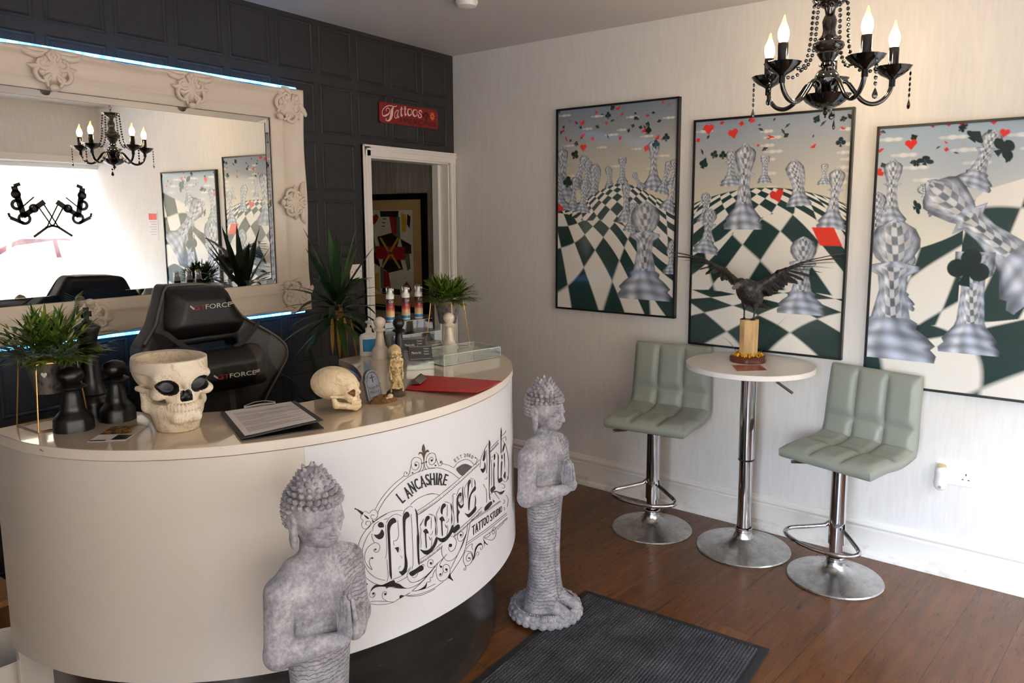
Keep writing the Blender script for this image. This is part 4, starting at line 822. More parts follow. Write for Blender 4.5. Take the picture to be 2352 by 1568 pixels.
def statue_head(X, Y, Z):
    cx = np.abs(X)
    d = s_ell(X, Y, Z, (0, 0.006, 0.826), (0.064, 0.071, 0.066))
    d = smin(d, s_ell(X, Y, Z, (0, -0.014, 0.795), (0.053, 0.054, 0.054)), 0.02)               # face and jaw
    d = smin(d, s_ell(X, Y, Z, (0, -0.044, 0.760), (0.020, 0.019, 0.017)), 0.016)               # chin
    d = smin(d, s_ell(X, Y, Z, (0, 0.008, 0.885), (0.046, 0.050, 0.040)), 0.012)                # hair mass and topknot
    d = smin(d, s_ell(X, Y, Z, (0, 0.008, 0.912), (0.028, 0.030, 0.026)), 0.010)
    d = smin(d, s_cap(X, Y, Z, (0, 0.01, 0.72), (0, 0.004, 0.765), 0.037, 0.036), 0.014)
    d = smin(d, s_cap(X, Y, Z, (0, -0.064, 0.815), (0, -0.0765, 0.786), 0.0062, 0.0085), 0.006) # nose
    d = smin(d, s_ell(cx, Y, Z, (0.008, -0.069, 0.785), (0.0066, 0.0075, 0.0055)), 0.004)
    brow = np.abs(np.sqrt((cx - 0.026) ** 2 + (Z - 0.800) ** 2) - 0.023); d = d - 0.0022 * np.exp(-(brow / 0.0035) ** 2) * (Z > 0.806) * (Y < 0)
    d = smax(d, -s_ell(cx, Y, Z, (0.026, -0.073, 0.8115), (0.018, 0.012, 0.009)), 0.006)          # sockets
    lid = s_ell(cx, Y, Z, (0.026, -0.0535, 0.8095), (0.0165, 0.0130, 0.0092)); d = smin(d, lid, 0.002)
    d = d + 0.0020 * np.exp(-((Z - 0.8045 - 5.0 * (cx - 0.026) ** 2) / 0.0012) ** 2) * (np.abs(cx - 0.026) < 0.017) * (Y < -0.04)   # closed eye line
    d = smin(d, s_ell(X, Y, Z, (0, -0.0625, 0.7725), (0.0165, 0.0085, 0.0042)), 0.002)            # lips
    d = smin(d, s_ell(X, Y, Z, (0, -0.0615, 0.7665), (0.0125, 0.0090, 0.0040)), 0.002)
    d = d + 0.0024 * np.exp(-((Z - 0.7696 - 8 * X * X) / 0.0011) ** 2) * (cx < 0.017) * (Y < -0.05)
    ear = smin(s_ell(cx, Y, Z, (0.0655, 0.010, 0.815), (0.008, 0.016, 0.022)), s_ell(cx, Y, Z, (0.0640, 0.006, 0.775), (0.0085, 0.0125, 0.030)), 0.008)
    ear = smax(ear, -s_ell(cx, Y, Z, (0.0740, 0.008, 0.817), (0.004, 0.008, 0.014)), 0.003)
    d = smin(d, ear, 0.004)
    return np.where(Z < 0.728, np.maximum(d, 0.728 - Z), d)
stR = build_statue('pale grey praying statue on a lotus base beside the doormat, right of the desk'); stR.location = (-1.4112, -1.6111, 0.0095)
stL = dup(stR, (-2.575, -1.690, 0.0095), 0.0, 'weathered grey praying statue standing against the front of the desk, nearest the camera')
# ================================================================ bar table and stools
M_CHROME = mat('chrome', (205, 205, 208), 0.10, 1.0, var=0.03)
t = NT('worn_chrome'); t.set(0.25, 1.0); n1 = t.noise(22, 6, 0.7); n2 = t.noise(4, 4, 0.6)
c = t.ramp(n1, [(0.35, srgb(168, 166, 164)), (0.6, srgb(206, 205, 204))]); c = t.mix(t.ramp(t.math('MULTIPLY', n1, n2), [(0.36, 0.0), (0.44, 0.55)]), c, srgb(112, 94, 80)); t.base(c)
t.ln(t.ramp(n2, [(0.3, 0.16), (0.7, 0.42)]), t.p.inputs['Roughness']); M_WORN = t.mat
t = NT('sage_leatherette'); t.set(0.42, 0, 0.45); n1 = t.noise(3, 3); t.base(t.ramp(n1, [(0.3, srgb(138, 142, 132)), (0.7, srgb(150, 154, 143))])); t.bump(t.noise(260, 3), 0.12, 0.001); M_LEATH = t.mat
M_BLKP = mat('black_plastic', (24, 24, 24), 0.4)
def pedestal(root, h, r0=0.198, two=False, zf=0.27):
    b = MB(); b.lathe([(0.0, 0.0), (r0, 0.0), (r0 + 0.001, 0.004), (r0 - 0.003, 0.009), (r0 * 0.8, 0.017), (r0 * 0.55, 0.028), (r0 * 0.36, 0.041), (0.046, 0.058), (0.038, 0.076), (0.036, 0.090), (0.0, 0.090)], 64); b.build('base', M_WORN, root, smooth=0.6)
    b = MB(); b.lathe([(0.038, 0.084), (0.0395, 0.090), (0.0395, 0.100), (0.036, 0.104)], 32, cap=False); b.build('collar', M_CHROME, root, smooth=0.6)
    if two:
        b = MB(); b.lathe([(0.031, 0.085), (0.031, 0.435), (0.0, 0.435)], 32); b.build('lower_column', M_CHROME, root, smooth=0.6)
        b = MB(); b.lathe([(0.0, 0.43), (0.0355, 0.43), (0.0355, h)], 32, cap=False); b.build('upper_column', M_CHROME, root, smooth=0.6)
        b = MB(); b.lathe([(0.0358, 0.428), (0.0362, 0.430), (0.0358, 0.437)], 32, cap=False); b.build('seal_ring', M_BLKP, root)
    else:
        b = MB(); b.lathe([(0.028, 0.085), (0.028, zf), (0.0, zf)], 32); b.build('lower_column', M_CHROME, root, smooth=0.6)
        b = MB(); b.lathe([(0.0, 0.16), (0.034, 0.16), (0.034, 0.235), (0.033, 0.25), (0.033, h), (0.0, h)], 32); b.build('upper_column', M_CHROME, root, smooth=0.6)
def make_stool(label):
    # faces -X in its own space; seat plane about z 0.57
    st = thing('bar_stool', label, 'stool', (0, 0, 0), 0)
    H = 0.585
    pedestal(st, H - 0.06, 0.197, False, 0.22)
    # foot ring: a rounded D in front
    b = MB(); z = 0.205
    pts = spline([(-0.02, 0.040, z + 0.03), (-0.06, 0.105, z + 0.012), (-0.105, 0.158, z), (-0.150, 0.150, z - 0.006), (-0.185, 0.085, z - 0.010), (-0.197, 0.0, z - 0.012), (-0.185, -0.085, z - 0.010), (-0.150, -0.150, z - 0.006), (-0.105, -0.158, z), (-0.06, -0.105, z + 0.012), (-0.02, -0.040, z + 0.03)], 6); b.tube(pts, 0.0095, 10)
    b.tube([(0, 0.03, z + 0.045), (-0.02, 0.042, z + 0.03)], 0.0095, 10); b.tube([(0, -0.03, z + 0.045), (-0.02, -0.042, z + 0.03)], 0.0095, 10); b.build('foot_ring', M_CHROME, st)
    b = MB(); b.tube([(-0.02, 0.04, H - 0.075), (-0.05, 0.12, H - 0.082)], 0.005, 8); b.tube([(-0.05, 0.12, H - 0.082), (-0.075, 0.185, H - 0.092)], 0.0075, 8); b.build('lever', M_CHROME, st)
    b = MB(); b.box((0.05, 0, H - 0.068), (0.18, 0.18, 0.02)); b.build('seat_plate', M_BLKP, st, smooth=0, bevel=0.003)
    # padded L shell: side profile of the upholstered face, thickness, 3 x 2 tufts each
    FX = -0.145
    def shell(name, path, ncell, tex, face_sign, w0, w1, thk):
        b = MB(); nu, nv = 48, 52; P = spline(path, 12); m = len(P) - 1
        def pt(u, v, side):
            # u along the path, v across
            k = u * m; i = min(int(k), m - 1); f = k - i; p = P[i] * (1 - f) + P[i + 1] * f; tg = P[i + 1] - P[i]; tg /= np.linalg.norm(tg); nr = np.array([-tg[1], tg[0]]) * face_sign
            wd = (w0 + (w1 - w0) * u) / 2; e = (v - 0.5) * 2
            puff = 0.0
            if side > 0:
                cu = abs(sin(PI * ncell * u)) if tex != 'n' else 1; cv = abs(sin(PI * 3 * v))
                puff = 0.019 * (min(1, cu * 1.7) ** 0.55) * (min(1, cv * 1.7) ** 0.55) - 0.010
            edge = max(0.0, 1 - (min(u, 1 - u) / 0.06 if tex == 'all' else (1 - u) / 0.06 if tex == 'end' else 1)) if tex else 0
            ed = max(edge, max(0, 1 - min(v, 1 - v) / 0.045))
            h = (thk / 2 - 0.012 * ed ** 2 + puff * (1 - ed)) * side
            y = e * (wd - 0.004 * edge ** 2); q = p + nr * h
            return (q[0], y, q[1])
        U = np.linspace(0, 1, nu); Vv = np.linspace(0, 1, nv)
        top = [pt(u, v, 1) for u in U for v in Vv]; bot = [pt(u, v, -1) for u in U for v in Vv]; N = nu * nv
        fs = [(i * nv + j, (i + 1) * nv + j, (i + 1) * nv + j + 1, i * nv + j + 1) for i in range(nu - 1) for j in range(nv - 1)]
        fs += [tuple(N + q for q in f) for f in fs]
        for i in range(nu - 1): fs += [(i * nv, (i + 1) * nv, N + (i + 1) * nv, N + i * nv), (i * nv + nv - 1, (i + 1) * nv + nv - 1, N + (i + 1) * nv + nv - 1, N + i * nv + nv - 1)]
        for j in range(nv - 1): fs += [(j, j + 1, N + j + 1, N + j), ((nu - 1) * nv + j, (nu - 1) * nv + j + 1, N + (nu - 1) * nv + j + 1, N + (nu - 1) * nv + j)]
        b.add(top + bot, fs); return b.build(name, M_LEATH, st, smooth=1.1)
    shell('seat', [(FX + 0.355, H - 0.014), (FX + 0.26, H - 0.036), (FX + 0.13, H - 0.032), (FX, H - 0.038)], 2, 'end', -1, 0.425, 0.415, 0.052)
    shell('backrest', [(FX + 0.346, H - 0.024), (FX + 0.366, H + 0.03), (FX + 0.376, H + 0.15), (FX + 0.396, H + 0.315)], 2, 'end', 1, 0.425, 0.40, 0.052)
    return st
sA = make_stool('sage green padded bar stool on the left of the white bar table'); sA.location = (-0.424, -1.6046, 0); sA.rotation_euler.z = math.radians(3)
sB = dup(sA, (-0.458, -2.480, 0), math.radians(-18), 'sage green padded bar stool on the right of the bar table, nearest the socket'); sB.scale = (1, 1, 0.985)
for o in (sA, sB): o['group'] = 'bar stools at the white table'
TBX, TBY, TZ = -0.386, -2.055, 0.884
tb = thing('bar_table', 'round white bar table on a chrome pedestal between the two stools', 'table', (TBX, TBY, 0))
pedestal(tb, TZ - 0.02, 0.215, True)
M_TTOP = mat('white_tabletop', (236, 230, 226), 0.3, var=0.01)
b = MB(); b.lathe([(0.0, TZ - 0.024), (0.280, TZ - 0.024), (0.284, TZ - 0.022), (0.284, TZ - 0.002), (0.282, TZ), (0.0, TZ)], 96); b.build('tabletop', M_TTOP, tb, smooth=0.5)
b = MB(); b.lathe([(0.0355, TZ - 0.05), (0.09, TZ - 0.03), (0.09, TZ - 0.024)], 32, cap=False); b.build('top_mount', M_CHROME, tb, smooth=0.6)
b = MB(); b.tube([(0.0, -0.05, TZ - 0.04), (-0.02, -0.11, TZ - 0.05), (-0.03, -0.135, TZ - 0.065)], 0.0045, 8); b.tube([(-0.03, -0.135, TZ - 0.065), (-0.055, -0.21, TZ - 0.10)], 0.0065, 8); b.build('lever', M_CHROME, tb)
# ================================================================ gaming chair behind the desk
t = NT('black_leatherette'); t.set(0.45, 0, 0.4); t.base(t.ramp(t.noise(6, 3), [(0.3, srgb(22, 19, 18)), (0.7, srgb(30, 26, 25))])); t.bump(t.noise(220, 3), 0.15, 0.001); M_BLKL = t.mat
t = NT('carbon_grey_panel'); t.set(0.5, 0, 0.4); ck = t.new('TexChecker'); ck.inputs['Scale'].default_value = 240; t.ln(t.obj(), ck.inputs[0]); ck.inputs[1].default_value = srgb(76, 70, 66); ck.inputs[2].default_value = srgb(62, 57, 54); t.base(ck.outputs[0]); M_CARB = t.mat
M_PIPE = mat('grey_piping', (96, 90, 85), 0.6); M_STRAP = mat('black_strap', (16, 14, 14), 0.7); M_LOGR = mat('red_print', (170, 24, 28), 0.5); M_LOGW = mat('white_print', (222, 214, 205), 0.5)
YC = -0.50
gc = thing('gaming_chair', 'black and grey gaming chair with head and lumbar pillows behind the desk', 'chair', (-2.06, YC, 0))
def cp(x, y): p = on_y(x, y, YC); return (p[0] + 2.06, p[2])
outl = [cp(*q) for q in ((397, 660), (420, 656), (470, 653), (515, 654), (532, 662), (548, 692), (566, 722), (584, 738), (622, 765), (640, 782), (648, 800), (646, 820), (634, 848), (612, 895), (596, 935), (600, 1010))]
outl += [cp(*q) for q in ((398, 1035), (385, 960), (345, 890), (322, 840), (316, 812), (326, 790), (350, 762), (364, 742), (378, 705))]
hole = [cp(*q) for q in ((405, 806), (430, 796), (525, 782), (548, 780), (556, 800), (540, 822), (460, 836), (415, 832))]
ol = [tuple(p) for p in spline(outl, 4, True)]; hl = [tuple(p) for p in spline(hole, 4, True)]
def shellf(X, Y, Z):
    P2 = s_poly(X[:, 0, :], Z[0, 0, :][None, :], ol)[:, None, :]
    H2 = s_poly(X[:, 0, :], Z[0, 0, :][None, :], hl)[:, None, :]
    d2 = np.maximum(P2, -H2 - 0.004)
    yc = 0.05 + 0.10 * (Z - 0.8) - np.clip(np.abs(X) - 0.13, 0, 1) * 0.35
    q = np.abs(Y - yc) - 0.028
    return np.sqrt(np.maximum(d2 + 0.02, 0) ** 2 + np.maximum(q, 0) ** 2) + np.minimum(np.maximum(d2 + 0.02, q), 0) - 0.02
V, Q = sdf_mesh(shellf, (-0.36, -0.20, 0.50), (0.38, 0.22, 1.33), 0.0065)
ctr = V[Q].mean(1); side = (np.abs(ctr[:, 0] - 0.0) > 0.235) & (ctr[:, 2] < 1.09) & (ctr[:, 2] > 0.9) & (np.abs(ctr[:, 0]) > 0.235 + (ctr[:, 2] - 1.0) ** 2 * 4) | ((ctr[:, 2] < 0.88) & (np.abs(ctr[:, 0] - 0.07) < 0.012))
np_mesh(V, Q, 'backrest', [M_BLKL, M_CARB], gc, mi=side.astype(int))
def pillow(name, poly, y0, thick, mats, capx=None, parent=gc):
    pl = [tuple(p) for p in spline([cp(*q) for q in poly], 4, True)]
    def f(X, Y, Z):
        d2 = s_poly(X[:, 0, :], Z[0, 0, :][None, :], pl)[:, None, :]
        t_ = thick * np.sqrt(np.clip(-d2 / 0.055, 0, 1)) 
        return np.where(d2 < 0, np.maximum(np.abs(Y - y0) - t_, d2) * 0.6, np.sqrt(d2 ** 2 + (Y - y0) ** 2))
    P = np.array(pl); V, Q = sdf_mesh(f, (P[:, 0].min() - 0.03, y0 - thick - 0.02, P[:, 1].min() - 0.03), (P[:, 0].max() + 0.03, y0 + thick + 0.02, P[:, 1].max() + 0.03), 0.005)
    mi = None
    if capx: c_ = V[Q].mean(1); mi = ((c_[:, 0] > capx[1]) | (c_[:, 0] < capx[0])).astype(int)
    o = np_mesh(V, Q, name, mats, parent, mi=mi); sm = o.modifiers.new('soften', 'SMOOTH'); sm.iterations = 6; sm.factor = 0.5
    def ysurf(x, z): return y0 - thick * math.sqrt(min(1, max(0, -float(s_poly(np.array([[x]]), np.array([[z]]), pl)[0, 0]) / 0.055)))
    return o, ysurf
hp, ysh = pillow('head_pillow', ((400, 664), (470, 658), (524, 660), (548, 700), (570, 732), (560, 758), (545, 768), (480, 776), (425, 784), (395, 780), (380, 764), (378, 742), (388, 700)), 0.045, 0.072, [M_BLKL])
lp, ysl = pillow('lumbar_pillow', ((430, 806), (460, 802), (535, 792), (576, 786), (590, 800), (599, 840), (598, 870), (580, 880), (500, 896), (420, 904), (405, 890), (402, 850), (412, 818)), -0.025, 0.075, [M_BLKL, M_CARB], (cp(425, 850)[0], cp(556, 850)[0]))
def logo(parent, ys, a, c, h):
    x0, z0 = cp(*a); x1, z1 = cp(*c); L = x1 - x0
    for txt, u0, u1, m in (('GT', 0.10, 0.36, M_LOGR), ('FORCE', 0.37, 0.97, M_LOGW)):
        b = MB(); V, F = glyphs(txt); wv = V[:, 0].max(); pts = []
        for p in V:
            x = x0 + L * (u0 + (u1 - u0) * p[0] / wv); z = z0 + (z1 - z0) * (u0 + (u1 - u0) * p[0] / wv) + h * p[1]; pts.append((x, ys(x, z + 0.0) - 0.004, z))
        b.add(pts, F)
        if txt == 'FORCE':
            for k in range(4): x, z = x0 + L * (0.02 + 0.02 * k), z0 + h * (0.75 - 0.18 * k); b.add([(x + dx, ys(x, z) - 0.004, z + dz) for dx, dz in ((0, 0), (0.006, 0), (0.006, 0.006), (0, 0.006))], [(0, 1, 2, 3)])
            for k in range(2): x, z = x0 + L * 0.95, z1 + h * (0.4 + 0.35 * k); b.add([(x + dx, ys(x, z) - 0.004, z + dz) for dx, dz in ((0, 0), (0.022, 0.003), (0.022, 0.006), (0, 0.003))], [(0, 1, 2, 3)])
        b.build('red_lettering' if txt == 'GT' else 'white_lettering', m, parent, smooth=0, fix=False)
logo(hp, ysh, (424, 713), (523, 702), 0.018); logo(lp, ysl, (452, 866), (554, 852), 0.017)
b = MB()
for pts in (((350, 757), (372, 765), (400, 788), (430, 802), (452, 806)), ((588, 737), (575, 752), (558, 772), (540, 786), (526, 794))):
    b.tube([(cp(*q)[0], y, cp(*q)[1]) for q, y in zip(pts, (-0.02, -0.03, -0.035, -0.04, -0.035))], 0.010, 6, flat=0.25, up=(0, -1, 0.01))
b.build('strap', M_STRAP, gc)
b = MB(); q = [(p[0], float(0.05 + 0.10 * (p[1] - 0.8) - max(0, abs(p[0]) - 0.13) * 0.35) - 0.040, p[1]) for p in [cp(*k) for k in ((596, 935), (612, 895), (634, 848), (647, 815), (644, 788), (622, 765), (584, 738), (566, 722), (548, 692), (532, 664), (515, 656), (470, 655), (420, 658), (398, 664), (378, 706), (364, 743), (350, 763), (326, 791))]]
b.tube([tuple(p) for p in spline(q, 4)], 0.0045, 6); b.build('piping', M_PIPE, gc)
b = MB(); b.box((0, -0.17, 0.50), (0.50, 0.46, 0.10)); b.build('seat', M_BLKL, gc, smooth=0, bevel=0.03)
for sx in (-1, 1):
    b = MB(); b.box((sx * 0.31, -0.16, 0.70), (0.08, 0.26, 0.03)); ar = b.build('armrest', M_BLKP, gc, smooth=0, bevel=0.01)
    b = MB(); b.box((sx * 0.31, -0.12, 0.58), (0.04, 0.07, 0.22)); b.build('armrest_post', M_BLKP, ar, smooth=0, bevel=0.008)
b = MB(); b.tube([(0, -0.1, 0.10), (0, -0.1, 0.46)], 0.03, 16); b.build('gas_lift', M_BLKP, gc)
for k in range(5):
    a = 2 * PI * k / 5 + 0.3; b = MB(); b.tube([(0, -0.1, 0.10), (0.29 * cos(a), -0.1 + 0.29 * sin(a), 0.075)], [0.03, 0.02], 8); b.sphere((0.29 * cos(a), -0.1 + 0.29 * sin(a), 0.03), (0.028, 0.028, 0.03), 12, 8); b.build('castor_leg', M_BLKP, gc)
# ================================================================ three framed prints on the right wall
AW, AH = 0.755, 1.125
PROF = {
 'pawn': [(0, .30), (.05, .31), (.09, .27), (.12, .30), (.18, .24), (.23, .17), (.27, .18), (.30, .13), (.50, .085), (.60, .10), (.64, .17), (.67, .17), (.69, .08), (.72, .12), (.80, .165), (.86, .165), (.93, .13), (.98, .05), (1.0, 0.0)],
 'queen': [(0, .23), (.05, .24), (.09, .20), (.13, .22), (.20, .16), (.25, .12), (.30, .10), (.50, .065), (.60, .07), (.63, .13), (.66, .07), (.70, .09), (.80, .12), (.88, .13), (.92, .10), (.95, .05), (.97, .04), (1.0, 0.0)],
 'rook': [(0, .26), (.05, .27), (.10, .22), (.14, .24), (.22, .18), (.27, .14), (.33, .12), (.60, .10), (.74, .10), (.78, .16), (.82, .16), (.84, .17), (1.0, .17), (1.0, 0.0)],
 'knight': [(0, .26), (.06, .27), (.12, .22), (.18, .20), (.24, .15), (.40, .12), (.55, .16), (.70, .19), (.82, .20), (.92, .12), (.98, .05), (1.0, 0.0)]}
def checker(a, c, w=0.06):
    # antialiased checker
    q = lambda x: np.clip(np.sin(PI * x) / w, -1, 1)
    return 0.5 + 0.5 * q(a) * q(c)
class Canvas:
    def __init__(s, nx=300, ny=447):
        s.u = np.linspace(0, AW, nx)[:, None]; s.v = np.linspace(0, AH, ny)[None, :]; s.nx, s.ny = nx, ny
        s.c = np.zeros((nx, ny, 3)); s.px = AW / nx
    def over(s, mask, col):
        m = np.clip(mask, 0, 1)[..., None]; s.c = s.c * (1 - m) + np.asarray(col) * m
    def cov(s, d): return np.clip(0.5 - d / (1.6 * s.px), 0, 1)
    def sky(s, top, bot, hv):
        f = np.clip(s.v / hv, 0, 1) + 0 * s.u; s.c[:] = np.array(top) * (1 - f[..., None] ** 1.2) + np.array(bot) * f[..., None] ** 1.2
    def cloud(s, cu, cv, a, b_, col=(.80, .76, .68)):
        d = ((s.u - cu) / a) ** 2 + ((s.v - cv) / b_) ** 2 + 0.25 * np.sin((s.u - cu) / a * 9); s.over(np.clip(1.15 - d, 0, 1) * 0.75, col)
    def floor(s, h, warp, light=(.84, .80, .74), dark=(.022, .048, .046)):
        H = h(s.u); dv = s.v - H; a, c = warp(s.u, np.maximum(dv, 1e-3)); k = checker(a, c, 0.10)
        col = np.array(light) * k[..., None] + np.array(dark) * (1 - k[..., None]); s.over(s.cov(-dv), col)
    def piece(s, kind, cu, bv, h, tilt=0.0, wide=1.0, tone=1.0):
        t_ = math.radians(tilt); du, dv = s.u - cu, bv - s.v; q = (du * sin(t_) + dv * cos(t_)) / h; p = (du * cos(t_) - dv * sin(t_)) / h / wide
        P = PROF[kind]; r = np.interp(q, [x[0] for x in P], [x[1] for x in P], left=0, right=0); q0 = np.clip(q, 0, 1)
        if kind == 'knight': p = p + 0.07 * np.clip((q - .5) / .3, 0, 1)
        dd = np.where((q > 0) & (q < 1), (np.abs(p) - r) * h, 0.02); t = np.clip(p / np.maximum(r, 1e-3), -1, 1)
        ringm = 0.5 + 0.5 * np.sin(q0 * 58 + 3 * t * t); streak = 0.5 + 0.5 * np.sin(t * 7 + q0 * 9) * np.cos(t * 3)
        base = np.array((.56, .62, .76)) * (0.30 + 0.75 * streak[..., None]) * (0.6 + 0.5 * ringm[..., None])
        refr = checker(4.5 * t * (0.4 + r * 3) + q0 * 3, q0 * 16 - 2.5 * t * t, .25)
        inner = np.array((.74, .73, .72)) * refr[..., None] + np.array((.10, .12, .14)) * (1 - refr[..., None])
        mid = np.clip(1.15 - np.abs(t) * 1.25, 0, 1)[..., None] * (((q0 > .3) & (q0 < .66)) | ((q0 > .7) & (q0 < .97)))[..., None]
        col = base * (1 - mid * .75) + inner * mid * .75
        col = col + 0.35 * np.exp(-((t + .45) / .16) ** 2)[..., None] * (0.4 + .6 * ringm[..., None]); edge = np.clip((np.abs(t) - .80) / .2, 0, 1)[..., None]
        col = col * (1 - .55 * edge) * tone; s.over(s.cov(dd) * .96, col)
    def suit(s, kind, cu, cv, r, rot, col, sq=1.0):
        a = math.radians(rot); x = ((s.u - cu) * cos(a) + (s.v - cv) * sin(a)) / r; y = (-(s.u - cu) * sin(a) + (s.v - cv) * cos(a)) / r / sq
        cir = lambda px, py, q: np.sqrt((x - px) ** 2 + (y - py) ** 2) - q
        if kind == 'h': d = np.minimum(np.minimum(cir(-.42, -.25, .5), cir(.42, -.25, .5)), np.maximum(np.abs(x) + y * .85 - .80, -.15 - y))
        elif kind == 'd': d = (np.abs(x) * 1.3 + np.abs(y) - 1) * .7
        elif kind == 's': d = np.minimum(np.minimum(cir(-.4, .2, .45), cir(.4, .2, .45)), np.minimum(np.maximum(np.abs(x) - y * .7 - .72, y - .1), np.maximum(np.abs(x) - .12 - .3 * np.clip(y, 0, 1), np.abs(y - .6) - .4)))
        else: d = np.minimum(np.minimum(np.minimum(cir(0, -.45, .45), cir(-.48, .15, .45)), cir(.48, .15, .45)), np.maximum(np.abs(x) - .12 - .25 * np.clip(y - .3, 0, 1), np.abs(y - .45) - .5))
        s.over(s.cov(d * r), col)
    def confetti(s, n, seed, vmax, sz=(.008, .02)):
        g = np.random.default_rng(seed)
        for k in range(n):
            kd = 'hcsd'[g.integers(4)]; red = kd in 'hd'; s.suit(kd, g.uniform(0, AW), vmax * g.uniform(0.02, 1) ** 1.5, g.uniform(*sz), g.uniform(-70, 70), (.62, .035, .03) if red else (.02, .03, .03), g.uniform(.3, 1))
RED, BLK = (.66, .04, .03), (.015, .03, .03)
A1 = Canvas(); A1.sky((.20, .235, .29), (.66, .58, .44), 0.44)
for k in range(16): A1.cloud(0.05 + (k * .313) % .72, 0.03 + (k * .127) % .36, .05 - .001 * k, .007)
for z in (('queen', .05, .50, .30, -4), ('pawn', .12, .44, .20, 22), ('pawn', .19, .44, .16, 8), ('knight', .24, .50, .20, 10), ('knight', .35, .44, .12, 0), ('rook', .43, .43, .15, 0), ('queen', .62, .46, .27, 0), ('pawn', .55, .45, .10, -30), ('queen', .67, .48, .18, 15), ('pawn', .74, .44, .14, 0)): A1.piece(*z, tone=.9)
A1.floor(lambda u: .475 + .055 * np.cos((u - .42) * 9) * -1, lambda u, d: ((u - .4) * .62 / (d + .12) * 4.6 + .9 / (d + .14) * 1.05, (u - .4) * .62 / (d + .12) * 4.6 - .9 / (d + .14) * 1.05))
A1.floor(lambda u: .66 + .30 * (u - .40) + .03 * np.sin(u * 12), lambda u, d: ((u - .2) / (d + .30) * 3.0 + .95 / (d + .26) + 1.5 * u, (u - .2) / (d + .30) * 3.0 - .95 / (d + .26) - .6 * u))
for z in (('queen', .10, .565, .20, 8), ('pawn', .17, .575, .17, 5), ('pawn', .02, .56, .22, -6), ('queen', .70, .57, .20, 20), ('queen', .455, .63, .22, 0), ('rook', .48, .68, .16, 8), ('pawn', .74, .90, .18, 0), ('pawn', .575, 1.045, .53, 0)): A1.piece(*z)
A1.confetti(46, 3, .20); 
for z in (('h', .175, .215, .024, 0, RED), ('c', .12, .25, .028, 30, BLK), ('s', .585, .145, .022, 0, BLK), ('c', .69, .19, .022, 0, BLK), ('c', .63, .22, .024, 0, BLK), ('h', .015, .55, .026, 40, RED), ('c', .07, .40, .035, 10, BLK), ('c', .335, .05, .02, 0, BLK), ('d', .575, .24, .022, 25, RED)): A1.suit(*z)
A2 = Canvas(); A2.sky((.27, .315, .39), (.76, .68, .52), .46)
for k in range(15): A2.cloud(0.05 + (k * .357) % .72, 0.05 + (k * .117) % .30, .055 - .0015 * k, .009)
for z in (('pawn', .195, .325, .18, 0), ('rook', .365, .315, .13, 0), ('pawn', .645, .33, .10, 0)): A2.piece(*z)
hill2 = lambda u: .335 + .55 * (u - .36) ** 2
A2.floor(hill2, lambda u, d: ((u - .30) / (d + .085) * 1.9 + .50 / (d + .11) - 1.6 * d, (u - .30) / (d + .085) * 1.9 - .50 / (d + .11) + 1.6 * d))
A2.floor(lambda u: .475 + .09 * np.cos((u - .47) * 6.5) * -1 + .07, lambda u, d: ((u - .36) / (d + .31) * 2.15 + 1.22 / (d + .40), (u - .36) / (d + .31) * 2.15 - 1.22 / (d + .40)))
A2.floor(lambda u: .835 + .012 * np.sin(u * 9), lambda u, d: ((u - .36) / (d + .55) * 2.35 + .5 / (d + .13) , (u - .36) / (d + .55) * 2.35 - .5 / (d + .13)))
for z in (('knight', .535, .425, .22, -4), ('queen', .685, .53, .28, 4), ('pawn', .065, .50, .15, 0), ('pawn', .07, .66, .23, 6), ('queen', .265, .535, .42, 0), ('pawn', .565, .935, .37, 0)): A2.piece(*z)
A2.confetti(26, 8, .16)
for z in (('h', .43, .375, .036, -20, RED), ('h', .07, .04, .03, 0, RED), ('h', .20, .07, .028, -15, RED), ('c', .105, .165, .022, 20, BLK), ('c', .15, .17, .022, 0, BLK), ('s', .05, .205, .028, 20, BLK), ('c', .71, .14, .024, 0, BLK), ('s', .60, .03, .02, 30, BLK)): A2.suit(*z)
q = A2; q.over(q.cov(np.maximum(np.abs((q.u - .67) - .5 * (q.v - .565)) - .05, np.abs(q.v - .565) - .042)), (.72, .05, .03))
A3 = Canvas(); A3.sky((.33, .42, .52), (.82, .78, .66), .50)
for k in range(14): A3.cloud(0.05 + (k * .337) % .72, 0.05 + (k * .113) % .28, .06, .010, (.85, .84, .80))
for z in (('queen', .065, .43, .30, 0), ('pawn', .005, .52, .25, 0)): A3.piece(*z)
A3.floor(lambda u: .30 - .33 * (u - .34) + .10 * np.sin((u - .2) * 7) * (u < .35) + np.clip(.42 - u, 0, 1) * .75, lambda u, d: ((u + .25 * d) * 5.2 + .9 * d * d, (d * 4.2 + .55 * u + .55 * np.sin(u * 5))))
A3.piece('pawn', .365, .265, .24, 18); A3.piece('pawn', .255, .36, .14, -35); A3.piece('queen', .66, .66, .63, -47, 1.1)
A3.floor(lambda u: .80 + .05 * np.sin(u * 4 + 1), lambda u, d: ((u - .02) * 2.6 + .22 / (d + .16) + 1.3 * d, .95 / (d + .36) - 1.05 * u))
for z in (('pawn', .105, .78, .26, 8), ('rook', .40, .955, .43, 0), ('pawn', .09, 1.01, .62, 0)): A3.piece(*z)
A3.confetti(30, 21, .16)
for z in (('h', .13, .075, .026, -5, RED), ('c', .475, .11, .055, 55, BLK, .7), ('c', .38, .59, .085, 10, BLK), ('c', .19, .145, .036, 10, BLK, .6), ('c', .17, .34, .034, 70, BLK, .5), ('s', .37, .055, .045, 40, BLK, .5), ('h', .47, .05, .02, 10, RED), ('h', .01, .19, .02, 60, RED)): A3.suit(*z)
